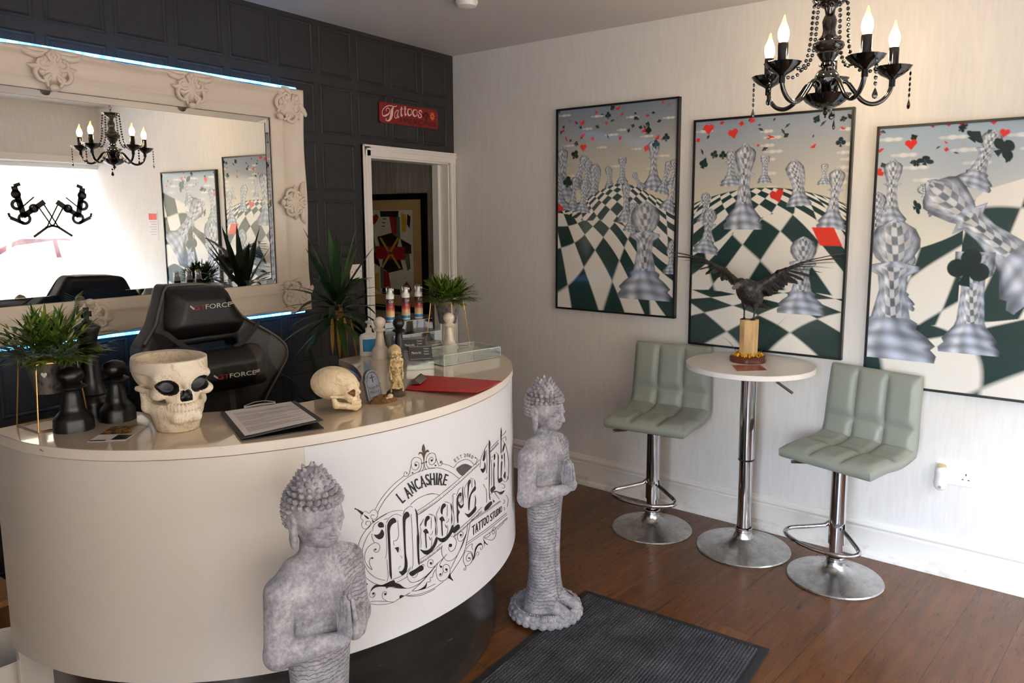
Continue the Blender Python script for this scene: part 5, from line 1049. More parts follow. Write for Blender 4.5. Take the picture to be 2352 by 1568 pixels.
t = NT('glossy_chess_print'); at = t.new('Attribute', attribute_name='ink'); t.base(at.outputs['Color']); t.set(0.09, 0, 0.55); M_PRINT = t.mat
M_BFRAME = mat('black_picture_frame', (16, 15, 14), 0.35, var=0.05)
def picture(label, s0, z1, cv):
    p = thing('picture', label, 'picture', tuple(W(s0 + AW / 2, z1 - AH / 2, 0.0)), -DLT)
    # local: +Y runs away from the camera along the wall, -X into the room
    nx, ny = cv.nx, cv.ny; yy = (AW / 2 - 0.008) - (AW - 0.016) * np.arange(nx) / (nx - 1); zz = (AH / 2 - 0.008) - (AH - 0.016) * np.arange(ny) / (ny - 1)
    V = np.stack([np.full((nx, ny), -0.020), np.broadcast_to(yy[:, None], (nx, ny)), np.broadcast_to(zz[None, :], (nx, ny))], -1).reshape(-1, 3)
    I = np.arange(nx * ny).reshape(nx, ny); Q = np.stack([I[:-1, :-1], I[:-1, 1:], I[1:, 1:], I[1:, :-1]], -1).reshape(-1, 4)
    np_mesh(V, Q, 'print', M_PRINT, p, attr={'ink': np.clip(cv.c, 0, 1).reshape(-1, 3)})
    b = MB()
    for y in (-AW / 2 + 0.005, AW / 2 - 0.005): b.box((-0.014, y, 0), (0.028, 0.010, AH))
    for z in (-AH / 2 + 0.005, AH / 2 - 0.005): b.box((-0.014, 0, z), (0.028, AW, 0.010))
    b.box((-0.009, 0, 0), (0.016, AW - 0.01, AH - 0.01)); b.build('frame', M_BFRAME, p, smooth=0)
picture('framed glass chess print nearest the doorway, with one large pawn low on the right', 0.811, 2.146, A1)
picture('framed glass chess print behind the raven and bar table, in the middle of the three', 1.648, 2.022, A2)
picture('framed glass chess print nearest the window, with a toppling queen and large rook', 2.500, 1.930, A3)
# ---- playing card picture in the hallway
M_MAT = mat('tan_mount', (186, 150, 98), 0.8); M_CARD = mat('card_cream', (206, 198, 176), 0.7); M_CR = mat('card_red', (150, 26, 26), 0.7); M_CB = mat('card_dark', (34, 28, 28), 0.7); M_CY = mat('card_gold', (196, 150, 52), 0.7); M_CG = mat('card_green', (92, 110, 84), 0.7)
hp_ = thing('card_picture', 'black framed playing card picture on the hallway wall seen through the doorway', 'picture', (0.058, 0.63, 1.30))
pw, ph = 0.345, 0.405
b = MB()
for y in (-pw, pw): b.box((-0.012, y * 0.945, 0), (0.026, 0.040, 2 * ph))
for z in (-ph, ph): b.box((-0.012, 0, z * 0.952), (0.026, 2 * pw, 0.040))
b.build('frame', M_BFRAME, hp_, smooth=0, bevel=0.002)
b = MB(); b.box((-0.004, 0, 0), (0.006, 2 * pw - 0.06, 2 * ph - 0.06)); b.build('mount', M_MAT, hp_, smooth=0)
cw, ch = 0.215, 0.295; X0 = -0.0078
b = MB(); b.box((X0, 0, 0), (0.001, 2 * cw, 2 * ch)); card = b.build('playing_card', M_CARD, hp_, smooth=0)
bs = {k: MB() for k in 'rdyg'}
def cpoly(k, pts, lay):
    for sg in (1, -1): bs[k].add([(X0 - 0.0006 - 0.0003 * lay, -sg * y, sg * z) for y, z in pts], [tuple(range(len(pts)))])
def heart(y, z, r): return [(y + r * 1.05 * (16 * sin(a) ** 3) / 16, z + r * (13 * cos(a) - 5 * cos(2 * a) - 2 * cos(3 * a) - cos(4 * a)) / 15) for a in np.linspace(0, 2 * PI, 28)[:-1]]
cpoly('r', heart(-0.150, 0.235, 0.042), 1); cpoly('d', [(-0.09, 0.29), (0.09, 0.29), (0.085, 0.25), (-0.085, 0.25)], 1); cpoly('r', [(0.0, 0.25), (0.07, 0.25), (0.065, 0.12), (0.02, 0.14)], 2); cpoly('g', [(0.07, 0.25), (0.10, 0.25), (0.10, 0.10), (0.06, 0.10)], 1)
cpoly('d', [(-0.12, 0.11), (0.02, 0.14), (0.09, 0.10), (0.05, 0.0), (-0.08, 0.0)], 1); cpoly('y', [(0.11, 0.28), (0.16, 0.26), (0.155, 0.15), (0.115, 0.14)], 1); cpoly('d', [(0.17, 0.27), (0.20, 0.25), (0.19, 0.17), (0.165, 0.20)], 1); cpoly('r', [(-0.14, 0.045), (0.14, 0.045), (0.14, 0.0), (-0.14, 0.0)], 3); cpoly('d', [(0.10, 0.10), (0.20, 0.06), (0.20, 0.0), (0.13, 0.0)], 1); cpoly('y', [(0.075, 0.11), (0.09, 0.10), (0.0, -0.01), (-0.02, 0.0)], 4)
cpoly('g', [(-0.19, 0.10), (-0.16, 0.12), (-0.13, 0.0), (-0.18, 0.0)], 1); cpoly('y', [(-0.10, 0.10), (-0.085, 0.11), (0.01, 0.0), (-0.01, -0.01)], 4)
for z_, (k, m) in enumerate((('r', M_CR), ('d', M_CB), ('y', M_CY), ('g', M_CG))): bs[k].build({'r': 'red_print', 'd': 'dark_print', 'y': 'gold_print', 'g': 'green_print'}[k], m, card, smooth=0, fix=False)
b = MB()
for yy, z0, h in ((-0.045, 0.235, .02), (-0.055, 0.21, .012), (-0.06, 0.185, .010)): b.box((X0 - 0.0012, -yy, z0), (0.0004, 0.03, 0.006))
b.build('face_lines', M_CB, card, smooth=0)
# ================================================================ things on the desk
def onD(x, y, z=DZ): return tuple(on_z(x, y, z))
M_WOODB = mat('black_satin', (22, 20, 19), 0.33, var=0.15, scale=20); M_IVORY = mat('cream_ceramic', (226, 214, 196), 0.28, var=0.02)
def pawn_profile(s, r): return [(0, 0), (r, 0), (r, 0.020 * s), (r * 0.97, 0.024 * s), (r * 0.99, 0.030 * s), (r * 0.90, 0.040 * s), (r * 0.72, 0.050 * s), (r * 0.60, 0.058 * s), (r * 0.615, 0.062 * s), (r * 0.56, 0.070 * s), (r * 0.45, 0.095 * s), (r * 0.41, 0.112 * s), (r * 0.44, 0.116 * s), (r * 0.74, 0.121 * s), (r * 0.76, 0.125 * s), (r * 0.60, 0.130 * s), (r * 0.42, 0.133 * s), (r * 0.50, 0.137 * s), (r * 0.655, 0.147 * s), (r * 0.70, 0.156 * s), (r * 0.655, 0.166 * s), (r * 0.48, 0.174 * s), (r * 0.2, 0.1795 * s), (0, 0.1805 * s)]
def pawn(label, xy, r, h, m, lathe_=None):
    b = MB(); b.lathe(pawn_profile(h / 0.1805, r), 40)
    return tag(b.build('chess_pawn', m, None, smooth=0.9, loc=(xy[0], xy[1], DZ)), label, 'chess piece', 'giant chess pieces on the desk')
pawn('black chess pawn in front of the gold plant stand, leftmost on the desk', (-2.792, -0.966), 0.050, 0.174, M_WOODB)
pawn('black chess pawn between the tall black king and the big skull', (-2.672, -0.965), 0.0475, 0.173, M_WOODB)
pawn('cream chess pawn beside the pump bottle, left of the other cream pawn', (-1.576, -0.908), 0.035, 0.171, M_IVORY)
pawn('black chess pawn behind the triple skull ornament and card holder', (-1.553, -0.992), 0.034, 0.173, M_WOODB)
pawn('cream chess pawn standing behind the ribbed glass tray', (-1.318, -1.058), 0.034, 0.172, M_IVORY)
k_ = thing('chess_king', 'tall black chess king with a cross on top, behind the black pawns', 'chess piece', (-2.685, -0.853, DZ), 0.5, 'giant chess pieces on the desk')
b = MB(); b.lathe([(0, 0), (0.050, 0), (0.050, 0.024), (0.047, 0.030), (0.049, 0.036), (0.044, 0.048), (0.036, 0.060), (0.040, 0.066), (0.034, 0.076), (0.030, 0.10), (0.026, 0.15), (0.0235, 0.178), (0.030, 0.182), (0.036, 0.188), (0.030, 0.194), (0.026, 0.198), (0.033, 0.203), (0.027, 0.209), (0.022, 0.213), (0.026, 0.235), (0.034, 0.258), (0.034, 0.262), (0.022, 0.270), (0.013, 0.275), (0.014, 0.280), (0.0, 0.284)], 40); b.build('body', M_WOODB, k_, smooth=0.8)
b = MB(); b.prism([(-0.006, 0.278), (0.006, 0.278), (0.0055, 0.292), (0.018, 0.288), (0.018, 0.306), (0.0055, 0.302), (0.008, 0.318), (-0.008, 0.318), (-0.0055, 0.302), (-0.018, 0.306), (-0.018, 0.288), (-0.0055, 0.292)], -0.005, 0.005, 'y'); b.build('cross', M_WOODB, k_, smooth=0, bevel=0.002)
# ---- skulls
def skull_mat(name, lo, hi, stain):
    t = NT(name); t.set(0.45, 0, 0.4); n = t.noise(26, 5, 0.65); g = t.new('NewGeometry')
    c = t.ramp(n, [(0.3, lo), (0.7, hi)]); cr = t.noise(7, 8, 0.7, None, 1.5); crk = t.ramp(cr, [(0.485, 0.0), (0.5, 0.6), (0.515, 0.0)])
    c = t.mix(crk, c, stain); t.base(t.mix(t.ramp(g.outputs['Pointiness'], [(0.42, 0.8), (0.495, 0.0)]), c, stain)); t.bump(n, 0.12, 0.003); return t.mat
M_SK1 = skull_mat('ivory_resin', srgb(226, 208, 182), srgb(240, 228, 208), srgb(150, 108, 76)); M_SK2 = skull_mat('aged_bone', srgb(222, 198, 158), srgb(238, 220, 188), srgb(140, 96, 48)); M_SK3 = skull_mat('antique_bone', srgb(186, 158, 108), srgb(220, 196, 148), srgb(58, 38, 22))
M_SOCK = mat('black_socket', (22, 19, 18), 0.45, var=0.3); M_AMB = mat('amber_socket', (120, 74, 22), 0.4)
def skull(X, Y, Z, detail=True, jaw=True):
    c = np.abs(X)
    d = s_ell(X, Y, Z, (0, 2.2, 10.0), (6.6, 8.6, 6.4))
    d = smin(d, s_ell(X, Y, Z, (0, -4.0, 8.6), (5.3, 3.4, 4.2)), 1.6)
    d = smin(d, s_cap(c, Y, Z, (1.2, -6.6, 9.0), (4.6, -5.7, 8.9), 0.75), 0.9)
    d = smin(d, s_ell(c, Y, Z, (4.4, -5.1, 5.7), (1.5, 1.8, 1.2)), 1.0)
    d = smin(d, s_cap(c, Y, Z, (5.0, -4.4, 5.8), (6.3, 0.6, 6.2), 0.55), 0.5)
    d = smin(d, s_ell(X, Y, Z, (0, -5.2, 4.4), (2.9, 2.7, 2.4)), 1.2)
    d = smin(d, s_cap(X, Y, Z, (0, -7.0, 7.9), (0, -8.0, 6.7), 0.75, 0.6), 0.5)
    d = smax(d, -s_ell(c, Y, Z, (7.3, -2.8, 8.4), (1.7, 2.6, 2.2)), 1.0)
    d = smax(d, -s_ell(X, Y, Z, (0, -1.0, 2.4), (3.6, 4.2, 2.6)), 0.6)
    if jaw:
        j = s_cap(c, Y, Z, (4.7, -0.6, 2.6), (1.5, -6.6, 1.25), 1.25, 1.25)
        j = smin(j, s_cap(X, Y, Z, (-1.5, -6.8, 1.15), (1.5, -6.8, 1.15), 1.25), 0.6)
        j = smin(j, s_cap(c, Y, Z, (4.9, -0.5, 2.6), (5.3, 0.4, 6.2), 1.15, 0.8), 0.8); d = smin(d, j, 0.25)
    d = smax(d, -s_ell(c, Y, Z - 0.18 * (c - 3.1), (3.0, -7.5, 7.0), (1.72, 2.7, 1.38)), 0.4)
    nose = smin(s_ell(c, Y, Z, (0.62, -8.3, 4.75), (0.68, 1.6, 0.75)), s_ell(X, Y, Z, (0, -8.2, 5.5), (0.72, 1.6, 1.15)), 0.3); d = smax(d, -nose, 0.25)
    if detail:
        for k in range(6):
            a = (k + 0.5) * 0.235; tx, ty = 2.75 * math.sin(a), -5.3 - 2.75 * math.cos(a)
            d = smin(d, s_ell(c, Y, Z, (tx, ty, 2.95), (0.44, 0.42, 0.85)), 0.12)
            if jaw: d = smin(d, s_ell(c, Y, Z, (tx * 0.95, ty + 0.15, 1.75), (0.42, 0.42, 0.75)), 0.12)
            d = d + 0.10 * np.exp(-((c - tx * 1.0) / 0.16) ** 2) * np.exp(-((Z - 0.85) / 0.55) ** 2) * (Y < -5)
    return d
def in_orbit(P, z0=0.0): 
    c = np.abs(P[:, 0]); return ((c - 3.0) / 1.92) ** 2 + ((P[:, 2] - 7.0 - 0.18 * (c - 3.1)) / 1.58) ** 2 < 1.0
# big skull pot
def potf(X, Y, Z):
    d = skull(X, Y, Z, True, True)
    lo = np.maximum(np.sqrt((X / 4.7) ** 2 + ((Y + 1.4) / 5.6) ** 2) * 4.7 - (4.7 - 0.25 * np.clip(1.0 - Z, 0, 4)), np.maximum(-2.35 - Z, Z - 3.4)); d = smin(d, lo, 0.7)
    for k in range(5):
        a = (k + 0.5) * 0.26; d = d - 0.22 * np.exp(-((np.abs(X) - 2.9 * math.sin(a)) / 0.25) ** 2) * np.exp(-((Z - 0.2) / 0.9) ** 2) * (Y < -4)
    d = smin(d, np.maximum(np.sqrt((X / 6.7) ** 2 + ((Y - 0.6) / 7.6) ** 2) * 6.7 - 6.7, np.maximum(9.4 - Z, Z - 12)) , 0.8)
    d = np.maximum(d, Z - 11.7)
    eye = s_ell(np.abs(X), Y, Z - 0.18 * (np.abs(X) - 3.1), (3.0, -5.0, 7.0), (1.9, 0.8, 1.55)); d = np.minimum(d, np.maximum(eye, -skull(X, Y, Z, False, False) - 3))
    return np.maximum(d, -s_ell(X, Y, Z, (0, 0.6, 12.6), (6.05, 6.95, 5.0)))
def skull_obj(name, label, fn, lo, hi, h, sc, loc, rz, mats, sock, cat):
    V, Q = sdf_mesh(fn, lo, hi, h); mi = sock(V[Q].mean(1)).astype(int)
    o = np_mesh(V * sc, Q, name, mats, None, loc, rz, mi=mi); return tag(o, label, cat)
skull_obj('skull_planter', 'large ivory skull shaped pot with black eye sockets at the front of the desk', potf, (-8, -10, -2.6), (8, 10, 12.2), 0.17, 0.01385, (-2.618, -1.165, DZ + 2.35 * 0.01385), math.radians(-12), [M_SK1, M_SOCK], lambda P: (in_orbit(P) & (P[:, 1] < -3) & (P[:, 2] < 9.2)) | ((np.abs(P[:, 0]) < 1.15) & (P[:, 2] > 4.1) & (P[:, 2] < 6.6) & (P[:, 1] > -8.15) & (P[:, 1] < -5) & ((np.abs(P[:, 0]) - 0.5) ** 2 / 0.6 + (P[:, 2] - 5.0) ** 2 / 2.0 < 0.8)), 'skull pot')
skull_obj('skull_ornament', 'bone coloured human skull ornament in profile beside the small tombstone', skull, (-7.6, -10, -0.6), (7.6, 11.5, 17.2), 0.20, 0.0079, (-2.243, -1.412, DZ + 0.0035), math.radians(28), [M_SK2, M_AMB], lambda P: in_orbit(P) & (P[:, 1] > -6.9) & (P[:, 1] < -3) & (P[:, 2] < 9), 'skull')
# see, hear, speak no evil totem
tt = thing('skull_totem', 'three stacked aged skulls covering mouth, ears and eyes, on a brown base', 'ornament', onD(910, 908)[:2] + (DZ,), math.radians(-32))
def totem(X, Y, Z):
    d = None; sc = 0.29
    for z0, mode in ((10.6, 'm'), (6.6, 'e'), (2.3, 'y')):
        s_ = skull(X / sc, Y / sc, (Z - z0) / sc, False, True) * sc
        for sx in (-1, 1):
            for k in range(4):
                if mode == 'm': a, c_ = (sx * 1.7, -2.0, z0 + 0.2 + 0.22 * k), (-sx * 0.3, -3.0, z0 + 1.0 + 0.22 * k - 0.1 * sx)
                elif mode == 'e': a, c_ = (sx * 1.9, -0.8 + 0.25 * k, z0 + 0.6), (sx * 2.05, -0.5 + 0.25 * k, z0 + 2.6)
                else: a, c_ = (sx * (1.7 - 0.32 * k), -2.3, z0 + 0.5), (sx * (0.9 - 0.28 * k) + sx * 0.25, -2.65, z0 + 2.6)
                s_ = smin(s_, s_cap(X, Y, Z, a, c_, 0.17, 0.13), 0.05)
            s_ = smin(s_, s_cap(X, Y, Z, (sx * 1.75, -1.2, z0 - 1.2), (sx * 1.85, -1.6, z0 + 0.5), 0.28, 0.24), 0.1)
        d = s_ if d is None else smin(d, s_, 0.2)
    d = smin(d, s_ell(X, Y, Z, (0, 0.3, 8), (1.5, 1.6, 7.5)), 0.6)
    return d
V, Q = sdf_mesh(totem, (-2.6, -3.4, 0.3), (2.6, 3.8, 16.2), 0.11); np_mesh(V * 0.0108, Q, 'stacked_skulls', M_SK3, tt)
b = MB(); b.lathe([(0, 0), (0.029, 0), (0.030, 0.006), (0.027, 0.014), (0.020, 0.020), (0, 0.022)], 28, ph=lambda a, r, z: 1 + 0.06 * sin(5 * a) + 0.04 * sin(9 * a + 1)); b.build('base', mat('brown_rock', (74, 58, 46), 0.8, var=0.4, scale=60), tt, smooth=0.8)
# tombstone
M_TOMB = mat('grey_tombstone', (112, 112, 120), 0.85, var=0.25, scale=50, bump=0.4, bscale=120); M_EARTH = mat('brown_earth', (112, 78, 44), 0.95, var=0.5, scale=70, bump=0.8, bscale=160); M_CARVE = mat('carved_dark', (52, 52, 58), 0.9)
tm = thing('tombstone_ornament', 'small grey tombstone ornament on brown earth between the skulls', 'ornament', onD(872, 922)[:2] + (DZ,), math.radians(-18))
sl = [(-0.026, 0.0), (0.026, 0.0), (0.026, 0.062), (0.028, 0.064), (0.024, 0.068)] + [(0.0225 * cos(a), 0.072 + 0.024 * sin(a)) for a in np.linspace(0.05, PI - 0.05, 14)] + [(-0.024, 0.068), (-0.028, 0.064), (-0.026, 0.062)]
RT_ = np.array(Euler((0.02, -0.20, 0.0)).to_matrix())
def tilt(b): V = np.array(b.v) @ RT_.T; V[:, 2] += 0.012; V[:, 0] -= 0.014; b.v = [tuple(p) for p in V]; return b
b = MB(); b.prism(sl, -0.006, 0.010, 'y'); s2 = [(x * 0.78, 0.008 + z * 0.86) for x, z in sl]; tilt(b).build('headstone', M_TOMB, tm, smooth=0.4, bevel=0.0015)
b = MB(); n = len(s2); b.add([(x, -0.0065, z) for x, z in s2] + [(x * 0.93, -0.0065, 0.04 + (z - 0.04) * 0.95) for x, z in s2], [(k, (k + 1) % n, n + (k + 1) % n, n + k) for k in range(n)])
b.box((0, -0.0068, 0.068), (0.003, 0.0012, 0.024)); b.box((0, -0.0068, 0.072), (0.014, 0.0012, 0.003))
text_on(b, 'Rest In', (-0.016, -0.0068, 0.036), (1, 0, 0), (0, 0, 0.009), 0.032); text_on(b, 'Peace', (-0.015, -0.0068, 0.020), (1, 0, 0), (0, 0, 0.010), 0.030); tilt(b).build('carved_lettering', M_CARVE, tm, smooth=0, fix=False)
b = MB(); b.grid(lambda u, v: ((0.046 * math.sqrt(u)) * cos(2 * PI * v) * (1 + 0.10 * sin(9 * PI * v)) + 0.006, (0.028 * math.sqrt(u)) * sin(2 * PI * v) - 0.010, 0.020 * (1 - u) ** 0.7 * (1 + 0.2 * sin(23 * v + 9 * u)) + 0.0006), 12, 36, False, True); b.build('earth_mound', M_EARTH, tm, smooth=0.9)
b = MB(); b.sphere((0.026, -0.022, 0.018), (0.009, 0.009, 0.008), 12, 9); b.tube([(0.018, -0.024, 0.014), (0.008, -0.028, 0.014)], 0.003, 6); b.build('tiny_skull', M_SK2, tm)
# ---- clipboards, cards and papers
M_BRD = mat('black_clipboard', (26, 25, 26), 0.5); M_PAP = mat('paper', (232, 226, 228), 0.85, var=0.02); M_TXT = mat('grey_text', (150, 145, 148), 0.8); M_STEEL = mat('steel_clip', (176, 172, 168), 0.25, 1.0)
def sheet(b, c4, thick, bow=0.0, n=10):
    # c4: corners (near-left, near-right, far-right, far-left); bowed slab
    c4 = [np.array(c, float) for c in c4]
    def P(u, v, z): 
        p = c4[0] * (1 - u) * (1 - v) + c4[1] * u * (1 - v) + c4[2] * u * v + c4[3] * (1 - u) * v; return p + np.array([0, 0, z + bow * math.sin(PI * u) ])
    g0 = [P(i / (n - 1), j / (n - 1), 0) for i in range(n) for j in range(n)]; g1 = [P(i / (n - 1), j / (n - 1), thick) for i in range(n) for j in range(n)]; N = n * n
    f = [(i * n + j, (i + 1) * n + j, (i + 1) * n + j + 1, i * n + j + 1) for i in range(n - 1) for j in range(n - 1)]; fs = f + [tuple(N + q for q in k) for k in f]
    for i in range(n - 1): fs += [(i * n, (i + 1) * n, N + (i + 1) * n, N + i * n), (i * n + n - 1, (i + 1) * n + n - 1, N + (i + 1) * n + n - 1, N + i * n + n - 1), (i, i + 1, N + i + 1, N + i), ((n - 1) * n + i, (n - 1) * n + i + 1, N + (n - 1) * n + i + 1, N + (n - 1) * n + i)]
    return b.add(g0 + g1, fs)
c1, c2, c3, c4 = (np.array(onD(*q)) for q in ((506.7, 952), (555.5, 1014), (744, 985), (678, 928)))
b = MB(); sheet(b, (c1 + (0, 0, .0005), c2 + (0, 0, .0005), c3 + (0, 0, .0005), c4 + (0, 0, .0005)), 0.003); tag(b.build('clipboard_folder', M_BRD, smooth=0.5), 'black folder lying under the clipboard with the form on it', 'folder')
cb = thing('clipboard', 'black clipboard holding a printed form, lying on the front of the desk', 'clipboard', tuple(c1)); o = c1
up = lambda p, z: np.array(p) - o + np.array([0, 0, z])
t1, t2, t3, t4 = up(c1, 0.006), up(c2, 0.006), np.array(onD(742, 966, DZ + 0.022)) - o, up(c4, 0.008)
b = MB(); sheet(b, (t1, t2, t3, t4), 0.0028); b.build('board', M_BRD, cb, smooth=0.5)
q = lambda u, v, z: t1 * (1 - u) * (1 - v) + t2 * u * (1 - v) + t3 * u * v + t4 * (1 - u) * v + np.array([0, 0, z])
b = MB(); sheet(b, (q(.02, .05, .0032), q(.955, .05, .0032), q(.955, .93, .0032), q(.02, .93, .0032)), 0.0005); b.build('form', M_PAP, cb, smooth=0)
b = MB()
for k in range(26):
    u = 0.16 + 0.028 * k; 
    if k in (4, 12, 19): continue
    e = 0.55 + 0.3 * ((k * 37) % 11) / 11 if k % 5 else 0.30
    P_ = [q(u, .12, .0040), q(u + .010, .12, .0040), q(u + .010, .12 + e, .0040), q(u, .12 + e, .0040)]; b.add(P_, [(0, 1, 2, 3)])
b.build('printed_lines', M_TXT, cb, smooth=0, fix=False)
b = MB(); a0, a1 = q(0.012, .30, .006), q(0.012, .72, .006); b.tube([a0, (a0 + a1) / 2 + (0, 0, .002), a1], 0.0035, 8); b.tube([a0 + (0, 0, .004), (a0 * 2 + a1) / 3 + (0, 0, .012), (a0 + a1 * 2) / 3 + (0, 0, .012), a1 + (0, 0, .004)], 0.0016, 6); b.tube([q(0.045, .32, .005), q(0.045, .70, .005)], 0.002, 6); b.build('clip', M_STEEL, cb)
M_REDB = mat('red_board', (186, 16, 18), 0.38)
rc = [np.array(p) for p in (onD(931, 896), onD(971, 863), onD(1154, 877, DZ + 0.012), onD(1096, 902.5, DZ + 0.020))]
rb = thing('red_clipboard', 'red clipboard with a steel clip lying on the right of the desk', 'clipboard', tuple(rc[0])); rr = [p - rc[0] + np.array([0, 0, 0.0012]) for p in rc]
b = MB(); sheet(b, (rr[0], rr[3], rr[2], rr[1]), 0.0022, -0.000, 14); V = np.array(b.v); b.build('board', M_REDB, rb, smooth=0.6)
b = MB(); m_ = rr[0] * 0.5 + rr[1] * 0.5; dv = (rr[1] - rr[0]) / np.linalg.norm(rr[1] - rr[0]); ov = (rr[3] - rr[0]) / np.linalg.norm(rr[3] - rr[0])
b.add([m_ + dv * s + ov * o_ + np.array([0, 0, z]) for s in (-0.05, 0.05) for o_, z in ((0.004, 0.003), (0.004, 0.016), (0.018, 0.020), (0.040, 0.006))], [(0, 1, 5, 4), (1, 2, 6, 5), (2, 3, 7, 6), (0, 1, 2, 3), (4, 5, 6, 7), (0, 3, 7, 4)]); b.tube([m_ + dv * -0.052 + ov * 0.012 + (0, 0, .017), m_ + dv * 0.052 + ov * 0.012 + (0, 0, .017)], 0.0045, 8); b.build('clip', M_STEEL, rb, smooth=0.5)
# flat advert cards
def flyer(label, c4, cols, name='flyer'):
    c4 = [np.array(p) for p in c4]; o = c4[0]; r = thing(name, label, 'card', tuple(o)); c = [p - o + np.array([0, 0, .0006]) for p in c4]
    b = MB(); sheet(b, c, 0.0006, 0, 3); b.build('card', M_PAP, r, smooth=0)
    Q_ = lambda u, v: c[0] * (1 - u) * (1 - v) + c[1] * u * (1 - v) + c[2] * u * v + c[3] * (1 - u) * v + np.array([0, 0, .0010])
    for m, u0, u1, v0, v1 in cols:
        b = MB(); b.add([Q_(u0, v0), Q_(u1, v0), Q_(u1, v1), Q_(u0, v1)], [(0, 1, 2, 3)]); b.build('printed_picture', m, r, smooth=0, fix=False)
t = NT('amber_photo'); n = t.noise(30, 5, 0.7); t.base(t.ramp(n, [(0.32, srgb(36, 20, 12)), (0.5, srgb(132, 84, 40)), (0.68, srgb(232, 170, 60))])); t.set(0.25); M_PH1 = t.mat
t = NT('red_photo'); n = t.noise(34, 5, 0.7); t.base(t.ramp(n, [(0.3, srgb(60, 22, 20)), (0.5, srgb(150, 62, 50)), (0.7, srgb(206, 140, 120))])); t.set(0.3); M_PH2 = t.mat
flyer('amber and white advert card lying between the black pawns and the skull pot', (onD(199, 1016), onD(287, 1013), onD(340, 978), onD(259, 980)), ((M_PH1, 0.0, 1.0, 0.45, 1.0), (M_INK, 0.56, 0.97, 0.08, 0.40), (M_INK, 0.02, 0.45, 0.03, 0.10)))
flyer('red advert card on the bar table in front of the raven', [tuple(on_z(*q_, TZ)) for q_ in ((1691, 854), (1767, 852), (1748, 838), (1677, 838))], ((M_PH2, 0.04, 0.96, 0.06, 0.94),))
# ---- business card holder
ACR = clear('clear_acrylic', (0.95, 0.96, 0.96, 1), 0.08, 0.5); GLS = clear('tray_glass', (0.86, 0.93, 0.90, 1), 0.10, 0.45)
hd = thing('card_holder', 'clear acrylic stand of black business cards in front of the black pawn', 'card holder', onD(962, 846)[:2] + (DZ,), math.radians(-38))
b = MB(); b.box((0, 0.012, 0.008), (0.105, 0.075, 0.014)); b.box((0, -0.030, 0.016), (0.105, 0.004, 0.030)); b.box((0, 0.0, 0.040), (0.105, 0.004, 0.070), (-0.35, 0, 0)); b.box((0, 0.030, 0.060), (0.105, 0.004, 0.115), (-0.30, 0, 0))
for x in (-0.051, 0.051): b.box((x, 0.0, 0.020), (0.003, 0.07, 0.036))
b.build('stand', ACR, hd, smooth=0)
M_BCARD = mat('black_card', (20, 18, 18), 0.4)
for nm, yy, zc, xx in (('card_stack', -0.008, 0.062, 0.006), ('card_stack', 0.022, 0.088, -0.014)):
    b = MB(); R_ = (-0.30, 0, 0); b.box((xx, yy, zc), (0.088, 0.006, 0.054), R_); cs = b.build(nm, M_BCARD, hd, smooth=0)
    b = MB(); Rm = np.array(Euler(R_).to_matrix()); c_ = np.array([xx, yy, zc]); P3 = lambda x, z: c_ + Rm @ np.array([x, -0.0036, z]); ez = Rm @ np.array([0, 0, 1.0])
    text_on(b, 'Moore Ink', P3(-0.034, -0.004), (1, 0, 0), ez * 0.009, 0.036)
    for k in range(3): text_on(b, 'Tattoo', P3(0.012, 0.012 - 0.010 * k), (1, 0, 0), ez * 0.005, 0.020)
    b.add([P3(x, z) for x, z in ((-.041, -.024), (.041, -.024), (.041, -.0232), (-.041, -.0232))] + [P3(x, z) for x, z in ((-.041, .024), (.041, .024), (.041, .0232), (-.041, .0232))], [(0, 1, 2, 3), (4, 5, 6, 7)])
    b.build('white_lettering', M_LOGW, cs, smooth=0, fix=False)
# ---- ribbed glass tray
T1, T2, T3 = (np.array(onD(*q)) for q in ((1019.6, 841.7), (1149, 819.5), (1085.7, 806))); ax_ = T2 - T1; L_ = np.linalg.norm(ax_); ang = math.atan2(ax_[1], ax_[0]); WT = 0.175; HT = 0.043
tr = thing('glass_tray', 'ribbed glass tray with silver edges on the right end of the desk', 'tray', tuple(T1), ang)
def ribwall(b, p0, p1, n):
    p0, p1 = np.array(p0), np.array(p1); d = p1 - p0; nr = np.array([-d[1], d[0], 0]) / np.linalg.norm(d); m = n * 6; pts = []
    for k in range(m + 1): pts.append(p0 + d * k / m + nr * 0.0011 * abs(sin(PI * k / 6)))
    N = m + 1; b.add([tuple(p + np.array([0, 0, z])) for z in (0.002, HT) for p in pts], [(k, k + 1, N + k + 1, N + k) for k in range(m)])
b = MB(); ribwall(b, (0, 0, 0), (L_, 0, 0), 42); ribwall(b, (L_, 0, 0), (L_, WT, 0), 24); ribwall(b, (L_, WT, 0), (0, WT, 0), 42); ribwall(b, (0, WT, 0), (0, 0, 0), 24); b.build('ribbed_sides', GLS, tr, smooth=0.5)
b = MB(); b.box((L_ / 2, WT / 2, 0.0025), (L_, WT, 0.002)); b.build('mirror_bottom', mat('smoky_mirror', (150, 155, 150), 0.08, 0.9), tr, smooth=0)
b = MB()
for z in (0.0025, HT): b.tube([(0, 0, z), (L_, 0, z), (L_, WT, z), (0, WT, z)], 0.0016, 6, closed=True)
for x, y in ((0, 0), (L_, 0), (L_, WT), (0, WT)): b.tube([(x, y, 0.001), (x, y, HT)], 0.0016, 6)
b.build('silver_edging', mat('silver', (215, 213, 208), 0.2, 1.0), tr, smooth=0.9)
